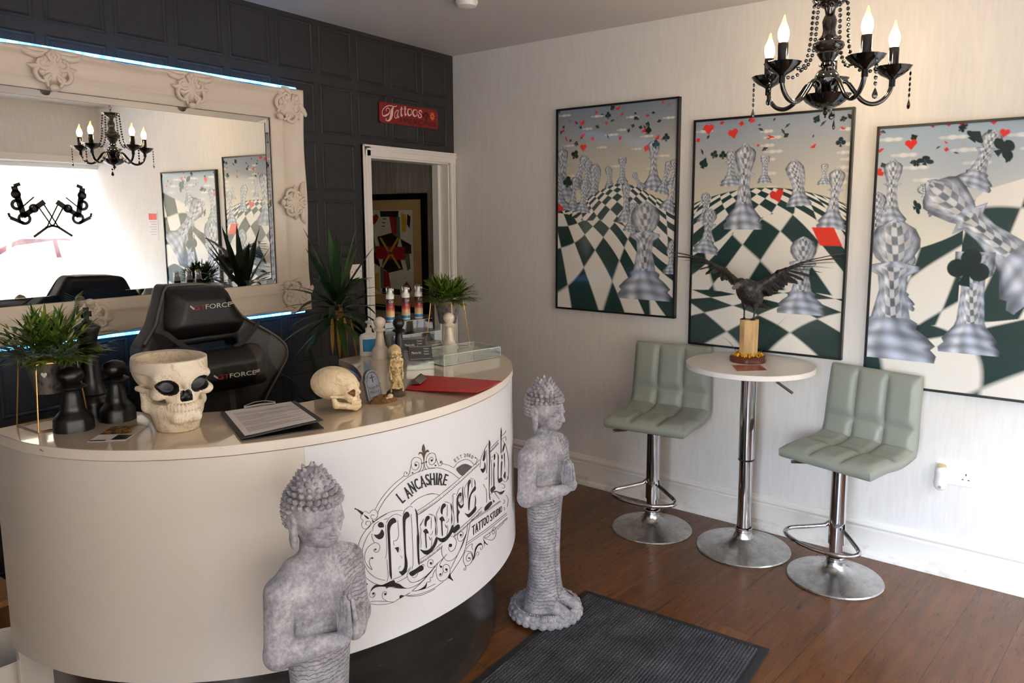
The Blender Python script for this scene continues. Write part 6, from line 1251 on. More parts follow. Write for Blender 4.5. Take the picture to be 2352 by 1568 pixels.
# ---- stepped acrylic riser with three foam bottles, pump bottle
B1, B2, B3 = np.array([-1.4542, -0.850]), np.array([-1.3743, -0.865]), np.array([-1.3104, -0.880]); RZ = 1.108
rs = thing('acrylic_riser', 'clear stepped acrylic display riser carrying three foam bottles', 'riser', ((B1[0] + B3[0]) / 2, (B1[1] + B3[1]) / 2, DZ), math.radians(-11.5))
b = MB(); w_ = 0.245
for k, (y, z) in enumerate(((0.0, RZ - DZ - 0.002), (-0.062, RZ - DZ - 0.050), (-0.124, RZ - DZ - 0.096))):
    b.box((0, y, z), (w_, 0.066, 0.003)); h_ = min(0.044, z - 0.0005); b.box((0, y - 0.032, z - h_ / 2), (w_, 0.003, h_))
for x in (-w_ / 2, w_ / 2): b.prism([(0.033, 0.0), (0.033, RZ - DZ), (-0.033, RZ - DZ), (-0.033, RZ - DZ - 0.048), (-0.095, RZ - DZ - 0.048), (-0.095, RZ - DZ - 0.094), (-0.157, RZ - DZ - 0.094), (-0.157, 0.0)], x - 0.0015, x + 0.0015, 'x')
b.build('shelves', ACR, rs, smooth=0)
b = MB()
for k, (y, z) in enumerate(((-0.033, RZ - DZ - 0.001), (-0.095, RZ - DZ - 0.049), (-0.157, RZ - DZ - 0.095))): b.tube([(-w_ / 2, y, z), (w_ / 2, y, z)], 0.0012, 6)
b.build('polished_edge', mat('bright_edge', (226, 226, 222), 0.2), rs)
M_WPLA = mat('white_plastic', (238, 234, 228), 0.35, var=0.01); M_BLU = mat('blue_print', (34, 132, 186), 0.45)
t = NT('foam_bottle_label'); t.set(0.35); sz = t.new('SeparateXYZ'); t.ln(t.new('TexCoord').outputs['Generated'], sz.inputs[0])
t.base(t.ramp(sz.outputs[2], [(0.0, srgb(232, 200, 150)), (0.28, srgb(224, 178, 120)), (0.42, srgb(190, 66, 36)), (0.60, srgb(138, 26, 24)), (0.78, srgb(74, 24, 22)), (1.0, srgb(60, 22, 22))])); M_LAB = t.mat
bt = thing('foam_bottle', 'foam bottle with a red and tan label, first of the three on the riser', 'bottle', (B1[0], B1[1], RZ), 0, 'foam bottles on the acrylic riser')
b = MB(); b.lathe([(0, 0), (0.0165, 0), (0.018, 0.002), (0.018, 0.098), (0.0175, 0.101), (0.0170, 0.113), (0.0155, 0.116), (0.010, 0.122), (0.0095, 0.130), (0, 0.130)], 28); b.build('bottle', M_WPLA, bt, smooth=0.6)
b = MB(); b.lathe([(0.0183, 0.020), (0.0183, 0.097)], 28, cap=False); b.build('label', M_LAB, bt, smooth=0.6)
b = MB(); b.lathe([(0.0184, 0.008), (0.0184, 0.020)], 28, cap=False); b.build('blue_band', M_BLU, bt, smooth=0.6)
b = MB()
for txt, z, h, w in (('Cre8', 0.080, 0.012, 0.020), ('FOAM', 0.062, 0.004, 0.014)):
    V, F = glyphs(txt); wv = V[:, 0].max(); b.add([(0.0187 * sin((p[0] / wv - .5) * w / 0.0187 - 0.50), -0.0187 * cos((p[0] / wv - .5) * w / 0.0187 - 0.50), z + h * p[1]) for p in V], F)
b.build('lettering', M_LOGW, bt, smooth=0, fix=False)
b = MB(); b.lathe([(0.0085, 0.128), (0.009, 0.140), (0.006, 0.1415), (0, 0.142)], 16); b.box((0, -0.010, 0.136), (0.008, 0.018, 0.007)); b.build('pump_nozzle', M_WPLA, bt, smooth=0.6)
b = MB(); b.lathe([(0.0168, 0.115), (0.0168, 0.142), (0.015, 0.147), (0.008, 0.150), (0, 0.1505)], 24); b.build('clear_cap', clear('clear_cap', (0.93, 0.93, 0.93, 1), 0.10, 0.5), bt, smooth=0.8)
dup(bt, (B2[0], B2[1], RZ), 0.05, 'foam bottle with a red and tan label, middle one of the three on the riser'); dup(bt, (B3[0], B3[1], RZ), 0.1, 'foam bottle with a red and tan label, nearest the small potted plant')
b = MB(); b.lathe([(0, 0), (0.021, 0), (0.023, 0.006), (0.021, 0.018), (0.012, 0.027), (0, 0.029)], 24); tag(b.build('black_tub', M_WOODB, smooth=0.9, loc=(-1.410, -0.846, RZ)), 'small black domed tub between the first two foam bottles', 'tub')
pb = thing('pump_bottle', 'white pump bottle with a blue label behind the cream pawn', 'bottle', (-1.478, -0.822 - 0.005, DZ), math.radians(-30)); pb.location = (-1.560, -0.826, DZ)
b = MB(); b.lathe([(0, 0), (0.036, 0), (0.039, 0.004), (0.039, 0.080), (0.034, 0.090), (0.014, 0.097), (0.012, 0.104), (0, 0.104)], 32); V = np.array(b.v); V[:, 1] *= 0.62; b.v = [tuple(p) for p in V]; b.build('bottle', M_WPLA, pb, smooth=0.7)
b = MB(); 
b.grid(lambda u, v: (0.0395 * sin((u - .5) * 1.7), -0.0395 * 0.62 * cos((u - .5) * 1.7) - 0.0004, 0.020 + 0.052 * v), 12, 2); b.build('label', M_BLU, pb, smooth=1)
b = MB(); b.lathe([(0.013, 0.103), (0.013, 0.116), (0.006, 0.118), (0.005, 0.135), (0.012, 0.137), (0.013, 0.145), (0, 0.147)], 20); b.tube([(0, 0, 0.141), (0.0, -0.03, 0.141), (0, -0.038, 0.136)], 0.0055, 8); b.build('pump_head', M_WPLA, pb, smooth=0.7)
# ================================================================ plants
def leafmat(name, a, c_, e):
    t = NT(name); t.set(0.5, 0, 0.4); n = t.noise(14, 2); oi = t.new('Attribute', attribute_name='tone'); t.base(t.ramp(t.math('ADD', t.math('MULTIPLY', n, 0.35), t.math('MULTIPLY', oi.outputs['Fac'], 0.65)), [(0.2, a), (0.5, c_), (0.85, e)])); return t.mat
M_GRASS = leafmat('artificial_bamboo_leaf', srgb(40, 66, 20), srgb(74, 104, 30), srgb(130, 148, 54)); M_YUC = leafmat('yucca_leaf', srgb(20, 40, 20), srgb(38, 66, 28), srgb(66, 96, 36)); M_YEL = mat('dead_leaf', (168, 122, 36), 0.7, var=0.2); M_GOLD = mat('gold_wire', (196, 152, 86), 0.28, 0.9)
t = NT('galvanised_zinc'); t.set(0.38, 0.9); vo = t.new('TexVoronoi'); vo.inputs['Scale'].default_value = 90; t.ln(t.map(t.obj(), scale=(1, 1, 0.5)), vo.inputs[0]); t.base(t.ramp(vo.outputs['Distance'], [(0.1, srgb(120, 120, 118)), (0.6, srgb(178, 177, 172))])); M_ZINC = t.mat
def blade(vs, fs, tone, p0, d0, L, w, bend, tn, n=4, up=(0, 0, 1)):
    # a leaf: starts at p0 along d0, droops by bend, widest at a third
    p = np.array(p0, float); d = np.array(d0, float); d /= np.linalg.norm(d); s = np.cross(d, up); s = s / (np.linalg.norm(s) + 1e-9); o = len(vs)
    for k in range(n + 1):
        u = k / n; ww = w * (math.sin(PI * min(1, u * 0.85 + 0.15)) ** 0.8) * (1 - 0.1 * u) if k < n else 0.0004
        nrm = np.cross(s, d); vs.append(p - s * ww / 2 + nrm * ww * 0.12); vs.append(p + s * ww / 2 + nrm * ww * 0.12); tone += [tn, tn]
        p = p + d * L / n; d = d + np.array([0, 0, -bend / n]); d /= np.linalg.norm(d)
    for k in range(n): fs.append((o + 2 * k, o + 2 * k + 1, o + 2 * k + 3, o + 2 * k + 2))
def leaves_obj(name, vs, fs, tone, m, parent): return np_mesh(np.array(vs), np.array(fs), name, m, parent, attr={'tone': np.array(tone)})
def bamboo_pot(label, loc, rz, rt, rb, zb, zt, seed, hw, sprig, footr, topr):
    r = thing('potted_bamboo', label, 'plant', loc, rz); g = np.random.default_rng(seed)
    b = MB(); b.lathe([(0, zb), (rb, zb), (rb + 0.001, zb + 0.002), (rt, zt - 0.004), (rt + 0.003, zt), (rt + 0.001, zt + 0.001), (rt - 0.003, zt - 0.01), (0, zt - 0.012)], 40); b.build('zinc_pot', M_ZINC, r, smooth=0.6)
    b = MB(); A = [(footr * cos(a), footr * sin(a)) for a in (PI / 4, 3 * PI / 4, 5 * PI / 4, 7 * PI / 4)]; B = [(topr * cos(a), topr * sin(a)) for a in (PI / 4, 3 * PI / 4, 5 * PI / 4, 7 * PI / 4)]; zr = zt - 0.006
    for k in range(4): b.tube([(*A[k], 0.0025), (*B[k], zr)], 0.0019, 6)
    b.tube([(x, y, 0.0025) for x, y in A], 0.0019, 6, closed=True); b.tube([(x, y, zr) for x, y in B], 0.0019, 6, closed=True); b.tube([((rt + 0.001) * cos(a), (rt + 0.001) * sin(a), zr) for a in np.linspace(0, 2 * PI, 33)[:-1]], 0.0019, 6, closed=True); b.build('wire_stand', M_GOLD, r)
    vs, fs, tone = [], [], []
    for k in range(170):
        a = g.uniform(0, 2 * PI); el = g.uniform(0.22, 1.38); L = g.uniform(0.55, 1.0) * hw
        d = np.array([cos(a) * cos(el), sin(a) * cos(el), sin(el) * 0.95]); p0 = np.array([cos(a), sin(a), 0]) * g.uniform(0, rt * 0.6) + np.array([0, 0, zt - 0.005])
        tn0 = g.uniform(0, 1)
        m = g.integers(4, 7); dd = d.copy(); p = p0.copy()
        for j in range(m):
            p = p + dd * L / m; dd = dd + np.array([0, 0, -0.07]); dd /= np.linalg.norm(dd)
            if j < 1: continue
            for q_ in (-1, 1):
                sd = np.cross(dd, (0, 0, 1)); sd /= np.linalg.norm(sd) + 1e-9; ld = dd * 0.9 + sd * q_ * g.uniform(0.3, 0.8) + np.array([0, 0, g.uniform(-.25, .25)]); blade(vs, fs, tone, p, ld, g.uniform(0.030, 0.052), g.uniform(0.005, 0.0085), g.uniform(0.1, 0.6), np.clip(tn0 + g.uniform(-.25, .25), 0, 1), 3)
        blade(vs, fs, tone, p, dd, g.uniform(0.03, 0.05), 0.007, 0.2, tn0, 3)
    if sprig:
        P = spline([(0.01, 0.0, zt), (0.035, -0.02, zt + 0.08), (0.058, -0.04, zt + 0.13), (0.062, -0.05, zt + 0.165)], 6); q_ = np.array(P)
        for j in range(3, len(q_)):
            for sgn in (-1, 1): blade(vs, fs, tone, q_[j], (q_[j] - q_[j - 1]) * 30 + np.array([0.4 * sgn, 0.2, 0.1]), 0.035, 0.006, 0.1, 0.6, 3)
    leaves_obj('foliage', vs, fs, tone, M_GRASS, r)
    return r
pl1 = bamboo_pot('artificial bamboo in a zinc pot on gold wire legs at the desk left end', (-2.800, -0.862, DZ), math.radians(0), 0.056, 0.034, 0.092, 0.188, 4, 0.135, True, 0.092, 0.074)
b = MB(); hp2 = [(0.0085 * (16 * sin(a) ** 3) / 16, 0.150 + 0.0085 * (13 * cos(a) - 5 * cos(2 * a) - 2 * cos(3 * a) - cos(4 * a)) / 15) for a in np.linspace(0, 2 * PI, 26)[:-1]]
b.add([(-0.050 * cos(0.9) + x * 0.62 + 0.001, -0.050 * sin(0.9) - x * 0.78 - 0.003, z) for x, z in hp2], [tuple(range(len(hp2)))]); b.build('white_heart', M_WPLA, pl1, smooth=0, fix=False)
pl2 = bamboo_pot('artificial bamboo in a zinc pot on a gold stand beside the foam bottles', (-1.232, -0.978, DZ), math.radians(10), 0.054, 0.037, 0.110, 0.208, 9, 0.105, False, 0.100, 0.074)
# yucca standing on the floor behind the desk
yu = thing('yucca', 'tall yucca plant in a dark pot on the floor between the mirror and the doorway', 'plant', (-1.330, -0.40, 0))
b = MB(); b.lathe([(0, 0), (0.10, 0), (0.13, 0.24), (0.14, 0.25), (0.14, 0.27), (0.12, 0.27), (0.115, 0.24), (0, 0.24)], 40); b.build('pot', mat('dark_planter', (48, 44, 42), 0.5), yu, smooth=0.6)
t = NT('yucca_bark'); t.set(0.9); n = t.noise(30, 5, 0.7, t.map(t.obj(), scale=(1, 1, 2.2))); t.base(t.ramp(n, [(0.3, srgb(70, 46, 26)), (0.7, srgb(146, 108, 66))])); t.bump(n, 0.8, 0.01); M_BARK = t.mat
b = MB(); b.tube([(0.02, 0, 0.22), (0.025, 0.0, 0.5), (0.012, 0, 0.8), (-0.004, 0, 0.99), (-0.02, 0.0, 1.16)], [0.030, 0.028, 0.027, 0.026, 0.022], 14); b.tube([(-0.06, 0.02, 0.22), (-0.09, 0.02, 0.45), (-0.12, 0.01, 0.66)], [0.022, 0.02, 0.016], 12); b.build('trunk', M_BARK, yu, smooth=0.9)
g = np.random.default_rng(5); vs, fs, tone = [], [], []
for k in range(46):
    u = k / 45; a = k * 2.39996; el = 1.25 - 1.75 * (1 - u) + g.uniform(-.12, .12); L = g.uniform(0.26, 0.36) * (0.85 + 0.15 * u)
    d = np.array([cos(a) * cos(el), sin(a) * cos(el) * 0.75, sin(el)]); blade(vs, fs, tone, (-0.02 + 0.015 * cos(a), 0.015 * sin(a), 1.06 + 0.12 * u), d, L, g.uniform(0.030, 0.044), g.uniform(0.5, 1.4) if el < 0.9 else 0.15, g.uniform(0, 0.9), 8)
for dx, dz in ((-0.08, 1.9), (0.04, 2.2), (0.18, 1.5), (-0.3, 1.4)): blade(vs, fs, tone, (-0.02, -0.01, 1.15), (dx, -0.05, dz * .3), 0.30, 0.040, 0.02, 0.5, 8)
leaves_obj('crown_leaves', vs, fs, tone, M_YUC, yu)
vs, fs, tone = [], [], []
for k in range(20):
    a = k * 2.39996; el = g.uniform(0.1, 1.3); blade(vs, fs, tone, (-0.12 + 0.01 * cos(a), 0.01 + 0.01 * sin(a), 0.62 + 0.004 * k), (cos(a) * cos(el), sin(a) * cos(el) * .7, sin(el)), g.uniform(0.18, 0.28), 0.030, g.uniform(0.3, 1.0), g.uniform(0, 0.6), 7)
leaves_obj('shoot_leaves', vs, fs, tone, M_YUC, yu)
vs, fs, tone = [], [], []
for x, y, L in ((-0.045, -0.03, 0.20), (-0.07, -0.02, 0.17), (-0.01, -0.035, 0.14), (0.03, -0.03, 0.22)): blade(vs, fs, tone, (x, y, 1.08), (x * 1.2 - 0.02, -0.10, -0.5), L, 0.018, 0.6, 0.5, 6)
leaves_obj('dead_leaves', vs, fs, tone, M_YEL, yu)
# ================================================================ chandelier
M_GBLK = mat('black_glass', (12, 11, 11), 0.08, spec=0.7, coat=0.3)
t = NT('bulb_glow'); t.base(srgb(255, 220, 150)); sz = t.new('SeparateXYZ'); t.ln(t.new('TexCoord').outputs['Generated'], sz.inputs[0])
t.ln(t.ramp(sz.outputs[2], [(0.0, (1, .55, .18, 1)), (0.15, (1, .80, .50, 1)), (0.5, (1, .78, .45, 1)), (0.62, (1, .50, .16, 1)), (1.0, (1, .42, .14, 1))]), t.p.inputs['Emission Color'])
t.ln(t.math('MULTIPLY', t.ramp(sz.outputs[2], [(0.0, 0.02), (0.12, 0.6), (0.3, 1.0), (0.48, 0.7), (0.62, 0.018), (0.85, 0.010), (1.0, 0.008)]), BULB_STRENGTH), t.p.inputs['Emission Strength']); M_BULB = t.mat
CH = (-0.960, -2.466, 0.0)
ch = thing('chandelier', 'black glass chandelier with five candle bulbs and bead strings hanging from the ceiling', 'chandelier', CH)
flu = lambda n, k: (lambda a, r, z: 1 + k * abs(sin(n * a / 2)))
b = MB(); b.lathe([(0.010, 2.285), (0.030, 2.280), (0.050, 2.283), (0.056, 2.280), (0.050, 2.268), (0.034, 2.256), (0.020, 2.248)], 40, ph=lambda a, r, z: 1 + (0.10 * abs(sin(5 * a)) if r > 0.04 else 0), cap=False); b.build('crown', M_GBLK, ch, smooth=0.9)
b = MB(); b.lathe([(0.010, 2.285), (0.016, 2.262), (0.020, 2.250), (0.017, 2.240), (0.015, 2.228), (0.020, 2.218), (0.0245, 2.205), (0.0225, 2.190), (0.0205, 2.175), (0.024, 2.160), (0.034, 2.150), (0.038, 2.146), (0.036, 2.142)], 20, ph=lambda a, r, z: 1 + 0.03 * sin(10 * a)); b.lathe([(0.036, 2.143), (0.049, 2.134), (0.052, 2.124), (0.048, 2.113), (0.036, 2.104)], 40); b.lathe([(0.035, 2.105), (0.037, 2.098), (0.028, 2.084), (0.020, 2.074), (0.018, 2.070), (0.028, 2.066), (0.029, 2.060), (0.020, 2.055), (0.018, 2.048)], 24, ph=lambda a, r, z: 1 + 0.04 * sin(12 * a)); b.lathe([(0.018, 2.050), (0.030, 2.044), (0.040, 2.028), (0.041, 2.016), (0.036, 1.998), (0.026, 1.985), (0.020, 1.975), (0.020, 1.94)], 10); b.build('column', M_GBLK, ch, smooth=0.6)
b = MB(); b.lathe([(0.0, 1.914), (0.022, 1.916), (0.045, 1.926), (0.062, 1.941), (0.074, 1.957), (0.079, 1.962), (0.074, 1.962), (0.055, 1.950), (0.0, 1.940)], 60, ph=lambda a, r, z: (1 + 0.05 * abs(sin(5 * a)) if r > 0.06 else 1) * (1 + 0.035 * sin(20 * a + z * 220)))
b.build('bowl', M_GBLK, ch, smooth=0.5)
b = MB(); b.lathe([(0, 1.884), (0.0035, 1.888), (0.0025, 1.893), (0.008, 1.899), (0.0075, 1.905), (0.004, 1.908), (0.010, 1.915), (0, 1.918)], 16); b.build('finial', M_GBLK, ch)
def drop_string(parent, x, y, z, n, first=0.016, step=0.0178, face=0.0):
    b = MB(); zz = z - first
    for k in range(n):
        R = np.array(Matrix.Rotation(face, 3, 'Z')); b.sphere((x, y, zz - 0.007), (0.0068, 0.0034, 0.0070), 8, 6, R); zz -= step
    b.tube([(x, y, z), (x, y, zz - 0.004)], 0.0004, 4); s_ = b.build('bead_drop', M_GBLK, parent, smooth=0.2)
    b = MB(); R = np.array(Matrix.Rotation(face, 3, 'Z')); pr = [(0, 0), (0.004, -0.006), (0.009, -0.018), (0.0105, -0.024), (0.008, -0.031), (0, -0.035)]; b.lathe(pr[::-1], 10); V = np.array(b.v); V[:, 1] *= 0.5; b.v = [tuple(p) for p in V @ R.T + np.array([x, y, zz - 0.001])]; b.build('pendant', M_GBLK, s_, smooth=0.2)
ARM_R = 0.213
for k in range(5):
    a = math.radians(8.6) + k * 2 * PI / 5; c_, s_ = cos(a), sin(a); rot = lambda r, z, w=0.0: (r * c_ - w * s_, r * s_ + w * c_, z)
    b = MB(); P = spline([rot(0.030, 1.965), rot(0.034, 1.992), rot(0.050, 2.006), rot(0.068, 2.002), rot(0.092, 1.972), rot(0.118, 1.942), rot(0.148, 1.929), rot(0.178, 1.936), rot(0.200, 1.958), rot(0.211, 1.985), rot(0.213, 2.015)], 7); b.tube(P, 0.0078, 10); b.tube([rot(0.213, 1.985), rot(0.213, 2.022)], 0.0105, 12); b.build('arm', M_GBLK, ch)
    ctr = rot(ARM_R, 0); b = MB(); b.lathe([(0.010, 2.008), (0.018, 2.014), (0.036, 2.024), (0.050, 2.040), (0.057, 2.050), (0.054, 2.051), (0.040, 2.038), (0.0, 2.030)], 48, (ctr[0], ctr[1], 0), ph=lambda q, r, z: (1 + 0.06 * abs(sin(3 * q)) if r > 0.045 else 1) * (1 + 0.03 * sin(18 * q + z * 260))); b.build('drip_pan', M_GBLK, ch, smooth=0.5)
    b = MB(); b.lathe([(0.0, 2.026), (0.0165, 2.026), (0.0165, 2.108), (0.0155, 2.113), (0.0, 2.113)], 18, (ctr[0], ctr[1], 0), ph=lambda q, r, z: 1 + 0.05 * max(0, sin(7 * q + 30 * z)) * (z > 2.05)); cs = b.build('candle_sleeve', M_GBLK, ch, smooth=0.6)
    b = MB(); pr = [(0, 0), (0.011, 0), (0.0155, 0.012), (0.0180, 0.026), (0.0165, 0.040), (0.0120, 0.054), (0.0072, 0.068), (0.0040, 0.080), (0.0026, 0.088), (0, 0.090)]; b.lathe(pr, 20); V = np.array(b.v); V[:, 0] += 0.004 * np.clip((V[:, 2] - 0.06) / 0.03, 0, 1) ** 2; b.v = [tuple(p) for p in V + np.array([ctr[0], ctr[1], 2.113])]; b.build('candle_bulb', M_BULB, cs)
    e = rot(ARM_R + 0.057, 0); drop_string(ch, e[0], e[1], 2.044, 5, 0.010, 0.0178, a + PI / 2)
    # bead strand from the crown to the pan
    P = np.array(spline([rot(0.055, 2.272), rot(0.060, 2.215), rot(0.064, 2.150), rot(0.075, 2.090), rot(0.100, 2.048), rot(0.128, 2.036), rot(0.158, 2.046)], 30)); L = np.r_[0, np.cumsum(np.linalg.norm(np.diff(P, axis=0), axis=1))]; b = MB()
    for q in np.arange(0.009, L[-1], 0.0178): p = np.array([np.interp(q, L, P[:, i]) for i in range(3)]); b.sphere(p, (0.0066, 0.0066, 0.0066), 8, 6)
    b.tube(P[::6], 0.0004, 4); b.build('bead_strand', M_GBLK, ch, smooth=0.2)
drop_string(ch, 0.0, -0.030, 1.925, 1, 0.028)
b = MB()
for k in range(10):
    z = 2.292 + 0.0235 * k; m = 12; pts = [(0.007 * cos(q) if k % 2 else 0, 0 if k % 2 else 0.007 * cos(q), z + 0.0155 * sin(q)) for q in np.linspace(0, 2 * PI, m + 1)[:-1]]; b.tube(pts, 0.0018, 6, closed=True)
b.build('chain', M_GBLK, ch); b = MB(); b.lathe([(0, CEIL - 0.002), (0.055, CEIL - 0.002), (0.050, CEIL - 0.018), (0.015, CEIL - 0.026), (0, CEIL - 0.026)][::-1], 32); b.build('ceiling_rose', M_GBLK, ch, smooth=0.7)
# ================================================================ raven mount on the bar table
rv = thing('raven_mount', 'stuffed black raven with raised wings perched on a wooden post on the bar table', 'stuffed bird', (-0.340, -2.031, TZ))
t = NT('raven_feathers'); t.set(0.42, 0, 0.5); n = t.noise(38, 4, 0.6, t.map(t.obj(), scale=(0.5, 1, 1))); t.base(t.ramp(n, [(0.3, srgb(16, 14, 14)), (0.6, srgb(34, 29, 27)), (0.8, srgb(62, 50, 42))])); t.bump(n, 0.5, 0.004); M_RAV = t.mat
M_BEAK = mat('dark_horn', (84, 78, 76), 0.35, var=0.2, scale=60); M_LEGB = mat('raven_leg', (34, 30, 28), 0.55)
b = MB(); b.lathe([(0, 0), (0.080, 0), (0.083, 0.004), (0.083, 0.018), (0.077, 0.026), (0.072, 0.028), (0, 0.028)], 48); b.build('base', mat('mahogany', (96, 40, 24), 0.25, var=0.25, scale=18), rv, smooth=0.6)
t = NT('pale_driftwood'); t.set(0.75); n = t.noise(24, 5, 0.6, t.map(t.obj(), scale=(1, 1, 0.35))); t.base(t.ramp(n, [(0.3, srgb(176, 138, 88)), (0.7, srgb(226, 190, 138))])); t.bump(n, 0.4, 0.004); M_POST = t.mat
b = MB(); b.prism([(-0.030, -0.034), (0.026, -0.036), (0.031, -0.012), (0.029, 0.032), (-0.022, 0.036), (-0.033, 0.010)], 0.026, 0.196); V = np.array(b.v); V[:, :2] *= (1 + 0.04 * (V[:, 2:3] > 0.1)); b.v = [tuple(p) for p in V]; po_ = b.build('post', M_POST, rv, smooth=0, bevel=0.004)
g = np.random.default_rng(3); b = MB()
for k in range(150):
    a = g.uniform(0, 2 * PI); r = 0.068 * math.sqrt(g.uniform(0.12, 1)); b.sphere((r * cos(a), r * sin(a), 0.030 + g.uniform(0, 0.020) * (1.2 - r / 0.07)), (g.uniform(.004, .008), g.uniform(.003, .006), g.uniform(.003, .006)), 6, 4, np.array(Euler((g.uniform(0, 3), g.uniform(0, 3), 0)).to_matrix()))
ms = b.build('moss_chippings', mat('golden_moss', (206, 150, 34), 0.8, var=0.5, scale=90), rv, smooth=0); ms['kind'] = 'stuff'
vs, fs, tone = [], [], []
for x, y, dx, dy, L in ((0.03, -0.045, 0.25, -0.35, 0.21), (0.02, -0.04, 0.1, -0.5, 0.16), (-0.02, 0.05, -0.3, 0.5, 0.10), (-0.03, 0.045, -0.5, 0.35, 0.12), (0.02, -0.05, 0.5, -0.5, 0.13)): blade(vs, fs, tone, (x, y, 0.04), (dx, dy, 1), L, 0.006, 0.9, 0.7, 8)
for dx, dy, L in ((0.4, -0.8, 0.09), (-0.3, 0.9, 0.07), (0.5, -0.3, 0.08)): blade(vs, fs, tone, (0.02, -0.02, 0.196), (dx, dy, 0.7), L, 0.004, 0.9, 0.7, 6)
leaves_obj('grass_blades', vs, fs, tone, M_YUC, rv)
# bird: faces -X. zero of z at the table top
Zb = 0.196
def bird(X, Y, Z):
    Zl = Z - Zb
    d = s_cap(X, Y, Zl, (-0.012, 0, 0.128), (0.055, 0, 0.092), 0.052, 0.040)
    d = smin(d, s_ell(X, Y, Zl, (-0.045, 0.004, 0.138), (0.042, 0.040, 0.044)), 0.03)
    d = smin(d, s_cap(X, Y, Zl, (-0.060, 0.006, 0.150), (-0.098, 0.012, 0.168), 0.036, 0.026), 0.02)        # neck, carried forward and low
    d = smin(d, s_ell(X, Y, Zl, (-0.108, 0.013, 0.170), (0.032, 0.024, 0.024)), 0.014)                          # head
    d = smin(d, s_cap(X, Y, Zl, (0.055, 0, 0.090), (0.105, 0, 0.066), 0.034, 0.016), 0.02)
    for sy in (-1, 1):
        d = smin(d, s_cap(X, Y, Zl, (0.002, sy * 0.022, 0.080), (-0.002, sy * 0.024, 0.048), 0.020, 0.008), 0.012)  # thighs
        d = smin(d, s_cap(X, Y, Zl, (-0.02, sy * 0.040, 0.150), (0.002, sy * 0.125, 0.218), 0.020, 0.013), 0.02)      # upper wing
        d = smin(d, s_cap(X, Y, Zl, (0.002, sy * 0.125, 0.218), (-0.004, sy * 0.215, 0.262), 0.013, 0.007), 0.01)
        d = smin(d, s_cap(X, Y, Zl, (-0.002, sy * 0.024, 0.052), (-0.008, sy * 0.022, 0.004), 0.0042, 0.0038), 0.003)
        for q, L in ((PI, 0.030), (PI - 0.5, 0.026), (PI + 0.5, 0.026), (0.0, 0.020)): d = smin(d, s_cap(X, Y, Zl, (-0.008, sy * 0.022, 0.004), (-0.008 + L * cos(q), sy * 0.022 + L * sin(q), 0.001), 0.0036, 0.0024), 0.002)
    # feathery chest
    d = d - 0.0022 * np.sin(X * 240 + 2 * np.sin(Zl * 150)) * np.sin(Y * 260) * np.sin(Zl * 210) * (Zl > 0.06)
    bk = smin(s_cap(X, Y, Zl, (-0.130, 0.016, 0.168), (-0.178, 0.024, 0.156), 0.0125, 0.0035), s_cap(X, Y, Zl, (-0.130, 0.016, 0.158), (-0.170, 0.023, 0.150), 0.0085, 0.0025), 0.002)
    return smin(d, bk, 0.004)
V, Q = sdf_mesh(bird, (-0.195, -0.24, Zb - 0.012), (0.14, 0.24, Zb + 0.29), 0.0032); P_ = V[Q].mean(1); mi = np.zeros(len(Q), int); mi[P_[:, 0] < -0.137] = 1; mi[(P_[:, 2] < Zb + 0.050)] = 2
fv, ff = [], []
def feather(p0, d0, nrm, L, w, droop):
    # a vane with a raised shaft, thick in the middle
    p = np.array(p0, float); d = np.array(d0, float); d /= np.linalg.norm(d); nrm = np.array(nrm, float); n = 7; o = len(fv)
    for k in range(n + 1):
        u = k / n; s = np.cross(d, nrm); s /= np.linalg.norm(s); ww = w * (0.35 + 0.65 * min(1, u * 3)) * (1 if u < 0.75 else math.sqrt(max(0.02, 1 - ((u - .75) / .25) ** 2))); th = 0.0016 * (1.1 - u)
        for e, h in ((-0.5, 0), (0, th), (0.5, 0), (0, -th)): fv.append(p + s * ww * e + nrm * h)
        p = p + d * L / n; d = d + nrm * (-droop / n); d /= np.linalg.norm(d)
    for k in range(n):
        for j in range(4): ff.append((o + 4 * k + j, o + 4 * k + (j + 1) % 4, o + 4 * k + 4 + (j + 1) % 4, o + 4 * k + 4 + j))
for sy in (-1, 1):
    J = spline([(-0.015, sy * 0.045, Zb + 0.155), (0.004, sy * 0.125, Zb + 0.220), (-0.004, sy * 0.215, Zb + 0.264)], 10)
    for row, (m, L0, L1, w0) in enumerate(((22, 0.115, 0.205, 0.026), (20, 0.062, 0.10, 0.024), (18, 0.038, 0.05, 0.02))):
        for k in range(m):
            u = k / (m - 1); p = J[int(u * (len(J) - 1))] + np.array([0, 0, 0.002 * row])
            fan = np.clip((u - 0.42) / 0.58, 0, 1)
            d = np.array([1.0, sy * (0.10 + 0.2 * u), -0.42]) * (1 - fan) + np.array([0.10, sy * 1.0, 0.36]) * fan + np.array([0, 0, 0.05 * sin(k * 2.1)])
            if sy > 0: d = d + np.array([-0.05, 0, -0.08]) * fan
            nrm = np.array([-0.25, -sy * 0.45, 0.85]); nrm -= d * (nrm @ d) / (d @ d); nrm /= np.linalg.norm(nrm)
            feather(p, d, nrm, L0 + (L1 - L0) * fan ** 0.8 * (1 - 0.12 * abs(u - .85) / .15 * (u > .85)), w0 * (1 - 0.3 * fan), 0.25)
for k in range(9):
    a = (k - 4) * 0.11; feather((0.085, 0.006 * (k - 4), Zb + 0.072), (1.0, a, -0.48), (0.42, 0, 0.9), 0.080, 0.022, 0.1)
fv = np.array(fv); ff = np.array(ff)
np_mesh(np.r_[V, fv], np.r_[Q, ff + len(V)], 'bird', [M_RAV, M_BEAK, M_LEGB], rv, mi=np.r_[mi, np.zeros(len(ff), int)])
b = MB()
